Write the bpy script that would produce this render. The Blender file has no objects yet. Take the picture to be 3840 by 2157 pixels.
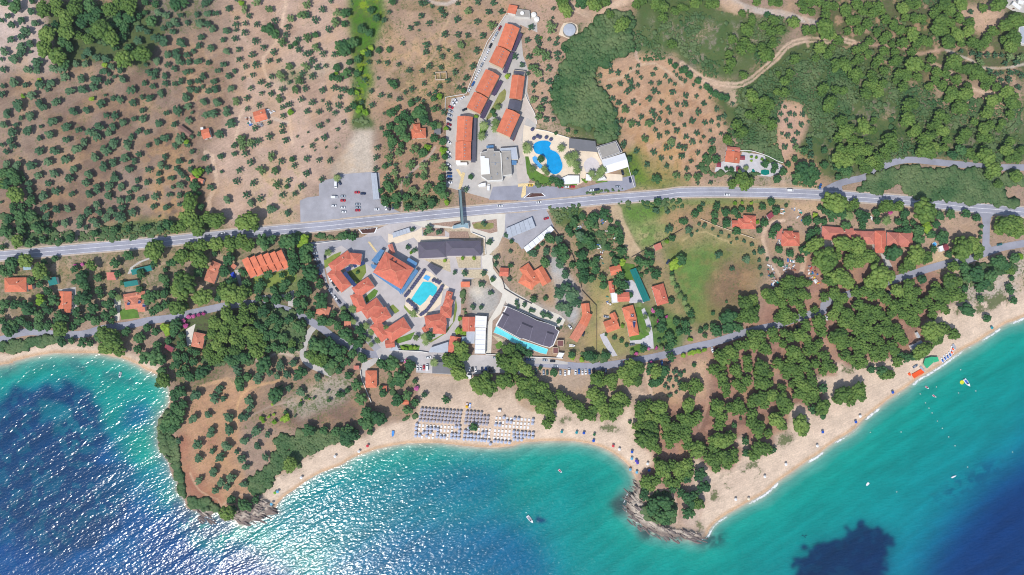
import bpy, math, random
import numpy as np
from mathutils import Vector
from mathutils.geometry import delaunay_2d_cdt
random.seed(7)
RG = np.random.default_rng(7)
S, H, CX, CY, KZ = 0.2146, 520.0, 1920.0, 1078.5, 2.6797   # metres per plan unit, camera height
OY = [0, 540, 1080, 1617]
scene = bpy.context.scene
COL = scene.collection
R = math.radians

# ---------------------------------------------------------------- plan coordinates (survey sheets)
def nums(s): return [float(x) for x in s.split()]
def pairs(v): return [(v[i], v[i + 1]) for i in range(0, len(v), 2)]
def sh(c, r, s): return [(640 * c + u / KZ, OY[r] + v / KZ) for u, v in pairs(nums(s))]
def ov(s): return [(u * 1.4907, v * 1.4907) for u, v in pairs(nums(s))]
def zz(x0, y0, k, s): return [(x0 + u / k, y0 + v / k) for u, v in pairs(nums(s))]

# ---------------------------------------------------------------- colours
def lin(c):
    c = c / 255.0
    return c / 12.92 if c <= 0.04045 else ((c + 0.055) / 1.055) ** 2.4
ALB = 0.80
def C(r, g, b, k=1.0): return tuple(min(0.9, lin(x) * ALB * k) for x in (r, g, b))

# ---------------------------------------------------------------- land survey grid
xs = np.concatenate([np.arange(-1240, -40, 40), np.arange(-40, 3884, 4), np.arange(3884, 5124, 40)]).astype(np.float32)
ys = np.concatenate([np.arange(-840, -40, 40), np.arange(-40, 2202, 4), np.arange(2202, 3042, 40)]).astype(np.float32)
PX, PY = np.meshgrid(xs, ys)

def vnoise(x, y, sc, seed):
    r = np.random.default_rng(seed)
    T = r.random((256, 256)).astype(np.float32)
    x = x / sc; y = y / sc
    xi = np.floor(x).astype(np.int64); yi = np.floor(y).astype(np.int64)
    fx = x - xi; fy = y - yi
    fx = fx * fx * (3 - 2 * fx); fy = fy * fy * (3 - 2 * fy)
    a = T[yi & 255, xi & 255]; b = T[yi & 255, (xi + 1) & 255]
    c = T[(yi + 1) & 255, xi & 255]; d = T[(yi + 1) & 255, (xi + 1) & 255]
    return (a * (1 - fx) + b * fx) * (1 - fy) + (c * (1 - fx) + d * fx) * fy
def fbm(x, y, sc, seed, n=4):
    t = 0; a = 1; s = 0
    for i in range(n):
        t = t + a * vnoise(x, y, sc / 2 ** i, seed + i); s += a; a *= 0.55
    return t / s

def inpoly(P, X, Y):
    m = np.zeros(X.shape, bool)
    n = len(P)
    for i in range(n):
        x1, y1 = P[i]; x2, y2 = P[(i + 1) % n]
        if y1 == y2: continue
        c = ((Y < y1) != (Y < y2)) & (X < (x2 - x1) * (Y - y1) / (y2 - y1) + x1)
        m ^= c
    return m
def linedist(P, X, Y, closed=False):
    d = np.full(X.shape, 1e9, np.float32)
    n = len(P)
    for i in range(n if closed else n - 1):
        x1, y1 = P[i]; x2, y2 = P[(i + 1) % n]
        dx, dy = x2 - x1, y2 - y1
        L = dx * dx + dy * dy + 1e-9
        t = np.clip(((X - x1) * dx + (Y - y1) * dy) / L, 0, 1)
        d = np.minimum(d, (X - x1 - t * dx) ** 2 + (Y - y1 - t * dy) ** 2)
    return np.sqrt(d)
def smooth(P, step=12.0, closed=False):
    P = [np.array(p, float) for p in P]; n = len(P); out = []
    for i in range(n if closed else n - 1):
        if closed: a, b, c, d = P[i - 1], P[i], P[(i + 1) % n], P[(i + 2) % n]
        else: a, b, c, d = P[max(i - 1, 0)], P[i], P[i + 1], P[min(i + 2, n - 1)]
        k = max(1, int(np.hypot(*(c - b)) / step))
        for j in range(k):
            t = j / k
            out.append(tuple(0.5 * (2 * b + (c - a) * t + (2 * a - 5 * b + 4 * c - d) * t * t + (3 * b - a - 3 * c + d) * t ** 3)))
    if not closed: out.append(tuple(P[-1]))
    return out
def blur(m, k):
    if k <= 0: return m
    m = m.astype(np.float32)
    for ax in (0, 1):
        for _ in range(2):
            p = np.pad(m, [(k + 1, k) if a == ax else (0, 0) for a in (0, 1)], mode='edge')
            c = np.cumsum(p, axis=ax, dtype=np.float64)
            n = m.shape[ax]
            hi = np.take(c, np.arange(2 * k + 1, 2 * k + 1 + n), axis=ax); lo = np.take(c, np.arange(0, n), axis=ax)
            m = ((hi - lo) / (2 * k + 1)).astype(np.float32)
    return m

# coastline, west to east
COAST = [(-1400, 1500), (-500, 1420)]
COAST += sh(0, 2, "0 775 130 740 280 700 420 672 560 656 750 656 950 656 1100 682 1250 716 1400 780 1480 830 1580 872 1625 910 1665 960 1700 1010 1712 1100 1690 1200 1610 1310 1590 1400")
COAST += sh(0, 3, "1600 0 1592 90 1620 200 1690 310 1715 400")
COAST += sh(1, 3, "20 460 70 510 60 590 140 690 165 775 270 800 300 850 380 860 480 800 505 880 550 905 640 890 690 925 740 935 800 895 890 900 950 850 1000 840 1095 822 1050 780 1080 722 1150 652 1250 582 1400 480 1550 402 1715 340")
COAST += sh(2, 3, "100 275 250 215 400 170 550 140 700 122 900 118 1050 126 1200 146 1400 162 1550 165 1715 150")
COAST += sh(3, 3, "100 118 250 105 400 98 550 98 700 112 850 147 1000 210 1100 285 1170 350 1215 420 1245 500 1235 580 1175 650 1150 720 1165 800 1225 880 1310 950 1400 1000 1500 1040 1620 1060")
COAST += sh(4, 3, "0 1060 90 1090 180 1085 240 1050 270 985 350 900 450 830 560 770 660 710 760 660 850 600 950 510 1050 440 1150 370 1250 300 1350 240 1450 160 1550 90 1700 0")
COAST += sh(5, 2, "100 1320 200 1240 350 1120 500 1020 650 910 800 820 950 720 1100 620 1250 540 1400 440 1550 350 1715 290")
COAST += [(4200, 1020), (5300, 520)]
COASTS = smooth(COAST, 14)
LANDP = COASTS + [(5300, -2000), (-1400, -2000)]
land = inpoly(LANDP, PX, PY)
dist = linedist(COASTS, PX, PY)
wob = (fbm(PX, PY, 30, 11, 3) - 0.5)
ROCKS = [sh(3, 3, "1245 500 1300 560 1290 680 1340 760 1400 880 1500 960 1715 1000 1715 1100 1500 1090 1300 1000 1150 880 1060 760 1130 620"),
         sh(4, 3, "0 990 60 1000 180 1020 260 1040 250 1100 0 1130"),
         sh(1, 3, "560 830 820 740 900 650 1040 770 1120 830 960 900 740 980 540 930"),
         sh(1, 3, "230 780 320 760 470 820 470 900 360 920 260 860"),
         sh(0, 3, "1580 0 1640 0 1660 200 1715 280 1715 420 1640 330 1590 200")]
rock = np.zeros(PX.shape, np.float32)
for p in ROCKS: rock = np.maximum(rock, inpoly(p, PX + 10 * wob, PY + 10 * wob).astype(np.float32))
rock = blur(rock, 1)
sd = np.where(land, dist, -dist) + wob * (3 + 16 * rock)
land = sd > 0
dm = np.abs(sd) * S
zl = 1.3 * (1 - np.exp(-dm / 9)) + 0.016 * dm
ridge = np.abs(vnoise(PX * 0.8 + PY * 0.9, (PY - PX) * 0.35, 9, 31) - 0.5) * 2 + 0.6 * vnoise(PX + PY, (PY - PX) * 0.4, 6, 33)
zl = zl + rock * (np.minimum(0.35 * dm, 2.2) * (0.4 + ridge))
zw = -np.minimum(0.10 * dm + 0.05, 5)
HG = np.where(land, zl, zw + 0 * zl).astype(np.float32)

def hgt(px, py):
    px = np.asarray(px, float); py = np.asarray(py, float)
    i = np.clip(np.searchsorted(xs, px) - 1, 0, len(xs) - 2); j = np.clip(np.searchsorted(ys, py) - 1, 0, len(ys) - 2)
    fx = np.clip((px - xs[i]) / (xs[i + 1] - xs[i]), 0, 1); fy = np.clip((py - ys[j]) / (ys[j + 1] - ys[j]), 0, 1)
    return (HG[j, i] * (1 - fx) + HG[j, i + 1] * fx) * (1 - fy) + (HG[j + 1, i] * (1 - fx) + HG[j + 1, i + 1] * fx) * fy
def gh(p): return max(float(hgt(p[0], p[1])), 0.0)
def at(p, z):
    k = S * (H - z) / H
    return Vector(((p[0] - CX) * k, -(p[1] - CY) * k, z))
def on(p, dz=0.0): return at(p, gh(p) + dz)

# ---------------------------------------------------------------- object helpers
def tag(o, label=None, cat=None, group=None, kind=None):
    if label: o['label'] = label
    if cat: o['category'] = cat
    if group: o['group'] = group
    if kind: o['kind'] = kind
    return o
def link(o, parent=None):
    COL.objects.link(o)
    if parent is not None: o.parent = parent
    return o
def empty(name, loc, rz=0.0):
    o = bpy.data.objects.new(name, None); o.location = loc; o.rotation_euler = (0, 0, rz)
    o.empty_display_size = 0.3
    return link(o)
class MB:
    """collects faces of one mesh; o = origin subtracted from world points"""
    def __init__(s, o=(0, 0, 0)): s.v = []; s.f = []; s.o = Vector(o); s.sm = False
    def add(s, vs, fs):
        n = len(s.v); s.v += [tuple(Vector(p) - s.o) for p in vs]; s.f += [tuple(n + i for i in f) for f in fs]; return s
    def prism(s, pts, z0, z1):
        n = len(pts); a = sum(pts[i][0] * pts[(i + 1) % n][1] - pts[(i + 1) % n][0] * pts[i][1] for i in range(n))
        if a < 0: pts = pts[::-1]
        vs = [(p[0], p[1], z0) for p in pts] + [(p[0], p[1], z1) for p in pts]
        return s.add(vs, [tuple(range(n - 1, -1, -1)), tuple(range(n, 2 * n))] + [(i, (i + 1) % n, n + (i + 1) % n, n + i) for i in range(n)])
    def box(s, c, d, n, L, W, z0, z1):
        """box centred c, along unit d length L, across n width W"""
        c = Vector((c[0], c[1])); d = Vector((d[0], d[1])); n = Vector((n[0], n[1]))
        return s.prism([c + d * (a * L / 2) + n * (b * W / 2) for a, b in ((-1, -1), (1, -1), (1, 1), (-1, 1))], z0, z1)
    def tube(s, p, q, r0, r1=None, k=6):
        p = Vector(p); q = Vector(q); r1 = r0 if r1 is None else r1
        d = (q - p).normalized(); u = d.orthogonal().normalized(); w = d.cross(u)
        vs = [p + (u * math.cos(t) + w * math.sin(t)) * r0 for t in [2 * math.pi * i / k for i in range(k)]] + \
             [q + (u * math.cos(t) + w * math.sin(t)) * r1 for t in [2 * math.pi * i / k for i in range(k)]]
        return s.add(vs, [(i, (i + 1) % k, k + (i + 1) % k, k + i) for i in range(k)] + [tuple(range(k - 1, -1, -1)), tuple(range(k, 2 * k))])
    def mesh(s, name, mat=None):
        m = bpy.data.meshes.new(name); m.from_pydata(s.v, [], s.f); m.update()
        if mat: m.materials.append(mat)
        if s.sm: m.shade_smooth()
        return m
    def build(s, name, mat, parent=None):
        o = bpy.data.objects.new(name, s.mesh(name, mat))
        if parent is None: o.location = s.o
        return link(o, parent)
def npmesh(name, V, F, mat, smooth=False):
    m = bpy.data.meshes.new(name)
    V = np.asarray(V, np.float32); F = np.asarray(F, np.int32); k = F.shape[1]
    m.vertices.add(len(V)); m.vertices.foreach_set('co', V.ravel())
    m.loops.add(F.size); m.loops.foreach_set('vertex_index', F.ravel())
    m.polygons.add(len(F)); m.polygons.foreach_set('loop_start', np.arange(0, F.size, k, dtype=np.int32))
    m.update(calc_edges=True); m.validate()
    if mat: m.materials.append(mat)
    if smooth: m.shade_smooth()
    return m

# ---------------------------------------------------------------- materials
def newmat(name):
    m = bpy.data.materials.new(name); m.use_nodes = True
    nt = m.node_tree; b = nt.nodes['Principled BSDF']
    return m, nt, b
def N(nt, t, **k):
    n = nt.nodes.new(t)
    for a, v in k.items():
        if a in n.inputs: n.inputs[a].default_value = v
        else: setattr(n, a, v)
    return n
def mixc(nt, fac, a, b, blend='MIX'):
    n = nt.nodes.new('ShaderNodeMix'); n.data_type = 'RGBA'; n.blend_type = blend
    for sock, v in ((n.inputs[0], fac), (n.inputs[6], a), (n.inputs[7], b)):
        if isinstance(v, (int, float)): sock.default_value = v
        elif isinstance(v, tuple): sock.default_value = v + (1.0,) if len(v) == 3 else v
        else: nt.links.new(v, sock)
    return n.outputs[2]
def noise(nt, vec, sc, det=4, rough=0.6):
    n = N(nt, 'ShaderNodeTexNoise'); n.inputs['Scale'].default_value = sc; n.inputs['Detail'].default_value = det; n.inputs['Roughness'].default_value = rough
    nt.links.new(vec, n.inputs['Vector']); return n.outputs[0]
def ramp(nt, fac, *st):
    n = nt.nodes.new('ShaderNodeValToRGB'); e = n.color_ramp.elements
    while len(e) < len(st): e.new(0.5)
    for i, (p, c) in enumerate(st):
        e[i].position = p; e[i].color = (c, c, c, 1) if isinstance(c, (int, float)) else tuple(c) + (1,)
    nt.links.new(fac, n.inputs[0]); return n.outputs[0]
MATS = {}
def mat(key, col=None, rough=0.7, var=0.12, sc=0.6, metal=0.0, spec=0.3, fine=4.0):
    """weathered solid colour: blotches at two sizes and a per-object shift"""
    if key in MATS: return MATS[key]
    m, nt, b = newmat(key)
    pos = N(nt, 'ShaderNodeNewGeometry').outputs['Position']
    a = ramp(nt, noise(nt, pos, sc, 5), (0.3, 1 - var), (0.7, 1 + var))
    c = ramp(nt, noise(nt, pos, fine, 2), (0.3, 1 - var * 0.6), (0.7, 1 + var * 0.6))
    oi = N(nt, 'ShaderNodeObjectInfo').outputs['Random']
    d = ramp(nt, oi, (0.0, 1 - var * 0.5), (1.0, 1 + var * 0.5))
    x = mixc(nt, 1.0, tuple(col), a, 'MULTIPLY'); x = mixc(nt, 1.0, x, c, 'MULTIPLY'); x = mixc(nt, 1.0, x, d, 'MULTIPLY')
    nt.links.new(x, b.inputs['Base Color'])
    b.inputs['Roughness'].default_value = rough; b.inputs['Metallic'].default_value = metal
    b.inputs['Specular IOR Level'].default_value = spec
    MATS[key] = m
    return m

# ---------------------------------------------------------------- labels that single things out
ORD = ['nearest', 'second nearest', 'third nearest', 'fourth nearest']
ONES = 'zero one two three four five six seven eight nine ten eleven twelve thirteen fourteen fifteen sixteen seventeen eighteen nineteen'.split()
TENS = ['', '', 'twenty', 'thirty', 'forty', 'fifty', 'sixty', 'seventy', 'eighty', 'ninety']
def words_of(n): return ONES[n] if n < 20 else TENS[n // 10] + ('-' + ONES[n % 10] if n % 10 else '')
MARKS = []      # (x, y, text)
PEND = []       # (object, phrase, family, x, y)
def later(o, phrase, fam, p): PEND.append((o, phrase, fam, p[0], p[1]))
DIRS = ['right of', 'above right of', 'above', 'above left of', 'left of', 'below left of', 'below', 'below right of']
def finish_labels():
    if not MARKS: return
    cells = {}
    for it in PEND:
        o, ph, fam, x, y = it
        best = min(range(len(MARKS)), key=lambda i: (MARKS[i][0] - x) ** 2 + (MARKS[i][1] - y) ** 2)
        mx, my, tx = MARKS[best]
        sec = int(((math.degrees(math.atan2(my - y, x - mx)) + 22.5) % 360) // 45)
        cells.setdefault((fam, best, sec), []).append((math.hypot(x - mx, y - my), it))
    for (fam, best, sec), L in cells.items():
        L.sort(key=lambda t: t[0])
        for k, (d, (o, ph, _, x, y)) in enumerate(L):
            if d < 420 and k < 4:
                t = f"{ph}, {ORD[k]} {DIRS[sec]} {MARKS[best][2]}"
            else:
                t = f"{ph}, {words_of(int(100 * x / 3840) % 100)} percent across and {words_of(int(100 * y / 2157) % 100)} percent down the photo"
            w = t.split()
            o['label'] = ' '.join(w[:16])
SUNS, SKYS, EXPO, HAZE = 3.9, 0.15, 0.0, 0.00006
# ================================================================ ground cover map (surface colours of soil, sand, grass)
ny, nx = PX.shape
GC = np.zeros((ny, nx, 4), np.float32)          # rgb + scrub density
n1 = fbm(PX, PY, 60, 3, 4) - 0.5; n2 = fbm(PX, PY, 60, 5, 4) - 0.5
n3 = fbm(PX, PY, 240, 8, 5); n4 = fbm(PX, PY, 26, 9, 3); n5 = fbm(PX, PY, 110, 21, 4)
def setc(m, col, veg=None):
    GC[..., :3] += m[..., None] * (np.array(col, np.float32) - GC[..., :3])
    if veg is not None: GC[..., 3] += m * (veg - GC[..., 3])
def paint(P, rgb, bl=5, warp=40, a=1.0, veg=None, patch=None, k=1.0):
    m = inpoly(P, PX + n1 * warp, PY + n2 * warp).astype(np.float32)
    m = blur(m, bl) * a
    if patch is not None:
        nn = (n3, n4, n5)[patch[0]]; m = m * np.clip((nn - patch[1]) / patch[2], 0, 1)
    setc(m, C(*rgb, k=k), veg)
def trail(P, w, rgb, a=0.9, soft=5, warp=10, veg=0.0, ruts=False):
    P = smooth(P, 20)
    x0 = min(p[0] for p in P) - 60; x1 = max(p[0] for p in P) + 60; y0 = min(p[1] for p in P) - 60; y1 = max(p[1] for p in P) + 60
    i0, i1 = np.searchsorted(xs, [x0, x1]); j0, j1 = np.searchsorted(ys, [y0, y1])
    sl = (slice(j0, j1), slice(i0, i1))
    d = linedist(P, PX[sl] + n1[sl] * warp, PY[sl] + n2[sl] * warp)
    m = np.zeros(PX.shape, np.float32); m[sl] = a * np.clip((w / 2 + soft / 2 - d) / soft, 0, 1) * (0.75 + 0.5 * (n4[sl] - 0.25))
    if ruts: m[sl] *= np.where(d < w * 0.14, 0.45, 1.0)
    setc(np.clip(m, 0, 1), C(*rgb), veg)

GC[..., :3] = C(172, 146, 128); GC[..., 3] = 0.25
# ---- west groves and terraces
paint(ov("-500 -400 470 -400 560 90 600 240 560 480 540 580 -500 660"), (160, 136, 118), 10, 60, veg=0.22)
paint(ov("0 150 560 150 540 600 0 640"), (134, 110, 94), 10, 80, 0.85, patch=(2, 0.45, 0.15))
paint(ov("60 250 520 250 520 560 60 600"), (174, 152, 138), 8, 80, 0.6, patch=(0, 0.5, 0.15))
paint(ov("-300 -300 60 -300 90 0 130 100 150 180 60 170 -300 190"), (208, 186, 174), 8, 40, veg=0.1)
paint(ov("360 380 400 330 470 330 480 480 520 560 430 600 380 570"), (196, 156, 112), 8, 60, 0.8, patch=(1, 0.38, 0.2))
paint(ov("450 110 580 120 560 330 470 340"), (190, 156, 124), 10, 50, 0.8, patch=(1, 0.36, 0.2))
paint(ov("380 130 600 120 640 480 380 520"), (128, 104, 92), 8, 50, 0.5, patch=(1, 0.5, 0.12))
paint(ov("120 0 330 0 420 60 360 180 300 150 200 150 160 180 130 80"), (72, 82, 62), 4, 30, veg=0.9)
paint(ov("330 0 540 0 520 60 430 80 360 40"), (128, 118, 104), 5, 40, veg=0.5)
paint(ov("560 -400 890 -400 880 300 830 430 750 500 750 560 560 570 530 400 600 250 590 100"), (202, 172, 152), 6, 40, veg=0.12)
paint(ov("600 0 880 0 880 300 600 480"), (176, 144, 122), 6, 50, 0.55, patch=(2, 0.5, 0.12))
paint(ov("690 180 880 140 880 165 700 215"), (205, 190, 170), 4, 30, 0.7)
paint(ov("690 185 760 170 800 190 720 215"), (150, 140, 105), 4, 30, 0.8, veg=0.6)
paint(ov("640 420 760 400 750 560 620 560"), (198, 174, 136), 5, 40, 0.7, veg=0.4, patch=(1, 0.4, 0.15))
paint(ov("945 -300 1320 -300 1300 0 1180 230 1120 330 930 330 930 200 960 60"), (182, 152, 128), 6, 40, veg=0.32)
paint(ov("945 0 1250 0 1180 230 1120 330 930 330"), (146, 124, 92), 6, 50, 0.7, veg=0.5, patch=(2, 0.5, 0.1))
paint(ov("950 100 1150 60 1150 240 1000 260"), (204, 168, 128), 6, 50, 0.6, patch=(1, 0.45, 0.15))
paint(ov("862 -300 985 -300 972 0 960 60 930 150 935 200 925 240 914 290 940 320 888 322 884 250 890 180 880 100"), (86, 128, 44), 3, 26, veg=0.5)
paint(ov("862 -300 985 -300 972 0 930 150 925 290 888 290 884 250 890 180"), (140, 160, 40), 3, 30, 0.8, patch=(1, 0.52, 0.1))
paint(ov("895 20 960 40 930 130 890 150"), (60, 100, 50), 3, 30, 0.8, patch=(1, 0.5, 0.1))
paint(ov("898 295 925 290 945 322 888 325"), (62, 98, 52), 3, 12, veg=0.8)
paint(ov("895 325 938 325 945 450 832 452 835 420 870 380"), (208, 192, 174), 3, 14, veg=0.03)
paint(ov("955 250 1120 280 1130 505 955 525"), (172, 140, 116), 4, 30, veg=0.3)
paint(ov("955 480 1140 490 1140 510 960 528"), (128, 122, 82), 4, 20, 0.8, veg=0.8)
# ---- north, right of the resort
paint(ov("1290 -300 1700 -300 1600 30 1440 110 1400 250 1390 330 1340 340 1325 200"), (192, 160, 138), 5, 30, veg=0.3)
paint(ov("1330 300 1420 330 1560 340 1540 390 1430 350 1340 330"), (186, 164, 138), 4, 24, veg=0.7)
paint(ov("1510 150 1600 130 1700 145 1845 240 1855 290 1800 370 1780 440 1740 470 1600 470 1560 360 1540 280 1490 200"), (200, 162, 132), 5, 30, veg=0.14)
paint(ov("1540 240 1780 200 1800 420 1600 470"), (178, 136, 104), 6, 50, 0.65, patch=(1, 0.46, 0.15))
paint(ov("1580 350 1720 330 1720 440 1640 440"), (204, 164, 108), 6, 50, 0.6, patch=(1, 0.42, 0.15))
paint(ov("1440 70 1600 40 1590 130 1500 160 1500 200 1540 250 1560 330 1550 360 1440 330 1390 280 1400 200 1440 140"), (64, 92, 62), 3, 24, veg=0.95)
paint(ov("1590 -300 1820 -300 1800 20 2000 60 1955 110 1850 200 1780 190 1700 140 1600 130"), (84, 108, 62), 4, 40, veg=0.7)
paint(ov("1640 40 1960 60 1930 120 1780 180 1640 120"), (158, 146, 132), 4, 40, 0.75, veg=0.5, patch=(1, 0.47, 0.1))
paint(ov("1790 250 1850 205 1960 130 2060 80 2300 150 3100 200 3100 400 2300 400 2100 460 1960 400 1850 350"), (66, 94, 54), 5, 40, veg=0.8)
paint(ov("1960 150 2576 250 2576 400 2100 440"), (150, 136, 122), 4, 50, 0.7, veg=0.5, patch=(1, 0.5, 0.1))
paint(ov("2000 -300 2420 -300 2600 0 3100 100 3100 270 2576 260 2300 200 2060 90"), (104, 104, 74), 5, 60, veg=0.6)
paint(ov("2010 0 2420 0 2576 120 2576 300 2300 220 2050 90"), (182, 150, 126), 4, 50, 0.8, veg=0.2, patch=(1, 0.55, 0.1))
paint(ov("2400 20 2520 0 2540 60 2470 90 2410 60"), (200, 168, 142), 3, 16, veg=0.1)
paint(ov("2330 190 2576 200 2576 300 2420 290 2340 240"), (192, 160, 138), 5, 40, 0.8, veg=0.25)
paint(ov("1955 252 2020 262 2036 300 2012 370 2005 460 1965 445 1950 380"), (208, 170, 148), 3, 16, veg=0.1)
paint(ov("1980 380 2060 400 2080 470 1960 470"), (190, 156, 122), 4, 20, veg=0.3)
paint(ov("1560 400 1600 365 1640 440 1745 466 1600 474 1575 450"), (106, 134, 52), 4, 20, veg=0.5)
paint(ov("1600 380 1700 420 1740 465 1640 460"), (150, 140, 80), 4, 30, 0.7, veg=0.4)
paint(ov("1770 460 2080 470 2080 482 1770 476"), (204, 172, 138), 3, 14, veg=0.2)
paint(ov("1830 440 2000 440 2000 466 1830 466"), (172, 158, 142), 3, 14, veg=0.4)
# ---- strip below the coast road
paint(ov("-500 640 760 590 790 620 790 770 680 765 400 780 -500 860"), (150, 134, 108), 6, 50, veg=0.5)
paint(ov("0 650 760 600 780 760 0 830"), (192, 166, 142), 5, 40, 0.7, veg=0.2, patch=(1, 0.5, 0.12))
paint(ov("300 560 560 545 560 575 200 605 210 590"), (92, 120, 60), 4, 14, veg=0.7)
paint(ov("0 585 300 580 240 612 0 640"), (168, 152, 138), 4, 20, veg=0.5)
paint(ov("1385 525 1470 515 1475 545 1440 580 1400 570"), (88, 118, 56), 3, 10, veg=0.6)
paint(ov("1470 518 1550 512 1545 535 1470 545"), (200, 164, 138), 3, 10, veg=0.1)
paint(ov("1545 512 1760 498 1990 502 1990 520 1700 545 1620 590 1570 560"), (104, 138, 62), 4, 20, veg=0.45)
paint(ov("1700 520 1990 510 1990 560 1760 560 1690 600 1620 580"), (176, 142, 108), 4, 30, 0.85, veg=0.3)
paint(ov("1570 560 1690 560 1690 610 1610 640 1580 600"), (128, 148, 84), 4, 20, veg=0.4)
paint(ov("1590 590 1640 560 1690 590 1640 630"), (200, 182, 130), 4, 20, 0.6, patch=(1, 0.45, 0.15))
paint(ov("1410 570 1560 560 1640 650 1640 900 1420 900"), (150, 138, 104), 4, 30, veg=0.4)
paint(ov("1400 570 1540 580 1600 650 1560 720 1440 700"), (186, 152, 128), 4, 30, 0.7, veg=0.4, patch=(1, 0.5, 0.12))
paint(ov("1990 500 2500 530 2500 720 2200 700 2000 760 1930 660"), (184, 156, 134), 5, 40, veg=0.3)
paint(ov("1990 505 2130 512 2130 540 1990 530"), (206, 174, 140), 3, 20, veg=0.2)
paint(ov("2330 640 2440 600 2440 680 2340 690"), (206, 180, 144), 4, 30, veg=0.2)
paint(ov("1660 620 1760 568 1900 600 1925 680 1870 760 1780 830 1720 830 1690 720"), (128, 132, 76), 5, 24, veg=0.3)
paint(ov("1690 640 1790 590 1830 620 1780 720 1740 800 1700 760"), (96, 136, 66), 7, 50, 0.8, patch=(1, 0.3, 0.25))
paint(ov("1820 650 1925 665 1870 760 1800 790 1770 740"), (142, 112, 90), 6, 40, 0.9)
paint(ov("1730 570 1900 585 1925 650 1800 610 1700 640"), (168, 150, 108), 5, 30, 0.7)
paint(ov("1640 640 1700 720 1740 830 1660 860 1630 760"), (152, 138, 98), 4, 24, veg=0.3)
paint(ov("1490 700 1560 700 1590 890 1480 890"), (158, 152, 98), 4, 20, veg=0.15)
paint(ov("1515 760 1540 760 1530 840 1500 850"), (206, 174, 136), 3, 12, 0.8)
paint(ov("1590 760 1720 800 1720 880 1600 880"), (96, 128, 66), 4, 20, veg=0.3)
# ---- forest floor, dunes
paint(ov("1560 925 1850 850 2050 600 2300 650 2420 700 2400 830 2360 900 2200 935 2080 980 2060 1010 1960 1080 1760 1330 1600 1240"), (172, 132, 114), 5, 40, veg=0.12)
paint(ov("1560 925 1850 850 2300 650 2400 830 2060 1010 1760 1200"), (142, 108, 92), 5, 40, 0.8, patch=(1, 0.46, 0.12))
paint(ov("1600 930 1790 890 1780 1010 1640 1010"), (206, 172, 142), 4, 30, 0.85, veg=0.3)
paint(ov("1320 905 1620 925 1650 1050 1590 1100 1320 1040 1280 960"), (190, 166, 144), 5, 30, veg=0.1)
paint(ov("2400 690 2560 640 3100 500 3100 700 2560 760 2480 800 2380 850"), (200, 184, 170), 5, 24, veg=0.45)
paint(sh(3, 3, '1250 470 1300 600 1290 690 1340 800 1480 960 1715 1000 1715 560 1520 560 1380 640') + sh(4, 3, '0 1000 200 1000 260 700 300 500 80 380 80 560 0 600'), (206, 184, 166), 4, 20, 0.9, veg=0.1)
# ---- western headland
paint(ov("430 780 780 770 880 900 640 915 470 910 420 880"), (86, 84, 64), 5, 40, veg=0.7)
paint(ov("640 900 780 880 900 930 970 1010 900 1080 740 1085 600 1070 590 980"), (158, 132, 112), 4, 30, veg=0.35)
paint(ov("690 1060 800 1000 900 1010 900 1070 740 1085"), (132, 106, 92), 4, 40, 0.8)
paint(ov("480 990 560 950 650 960 640 1010 605 1060 604 1190 640 1250 560 1280 470 1240 445 1150 450 1080"), (192, 150, 118), 4, 20, veg=0.2)
paint(ov("445 1090 476 1095 478 1180 560 1250 560 1285 530 1280 455 1230"), (164, 108, 88), 4, 16, 0.85, veg=0.05)
paint(ov("520 1080 548 1090 545 1130 515 1120"), (172, 116, 98), 5, 20, 0.8)
paint(ov("700 1010 820 950 890 950 870 1010 760 1055"), (178, 166, 150), 3, 20, 0.85, veg=0.6)
paint(ov("690 880 760 850 800 870 740 905"), (196, 180, 166), 3, 16, 0.9)
paint(ov("560 880 640 880 640 900 560 920"), (190, 172, 156), 3, 16, 0.7)
paint(ov("540 950 660 940 660 965 560 975"), (206, 166, 128), 3, 12, 0.8)
paint(ov("420 870 640 905 560 950 480 1000 430 960"), (142, 120, 98), 4, 24, veg=0.5)
# ---- resort soils
paint(ov("1060 555 1260 548 1250 700 1180 720 1060 620"), (196, 180, 158), 3, 10, veg=0.3)
paint(ov("1260 600 1440 590 1480 760 1420 850 1290 760"), (176, 150, 126), 3, 16, veg=0.35)
paint(ov("1380 650 1400 645 1465 740 1450 820 1440 820 1400 790 1395 720"), (188, 186, 184), 2, 8, veg=0.1)
paint(ov("1180 718 1262 722 1258 790 1240 800 1185 800"), (186, 180, 172), 3, 10, veg=0.08)
paint(ov("1190 722 1215 722 1210 745 1188 745"), (222, 210, 190), 3, 12, 0.9)
paint(ov("1275 735 1400 775 1415 800 1290 790 1265 760"), (184, 180, 176), 3, 8, veg=0.1)
paint(ov("910 900 1060 900 1050 1060 960 1050 900 960"), (170, 142, 118), 3, 20, veg=0.3)
paint(ov("780 600 900 590 900 610 790 640 770 760 800 800 930 880 880 900 780 830 740 760"), (140, 122, 92), 4, 20, veg=0.5)
# ---- garden plots with lawns
for P in (ov("690 690 775 690 780 740 690 745 640 730 640 700"),): paint(P, (110, 132, 76), 3, 12, 0.8, veg=0.2)

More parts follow.
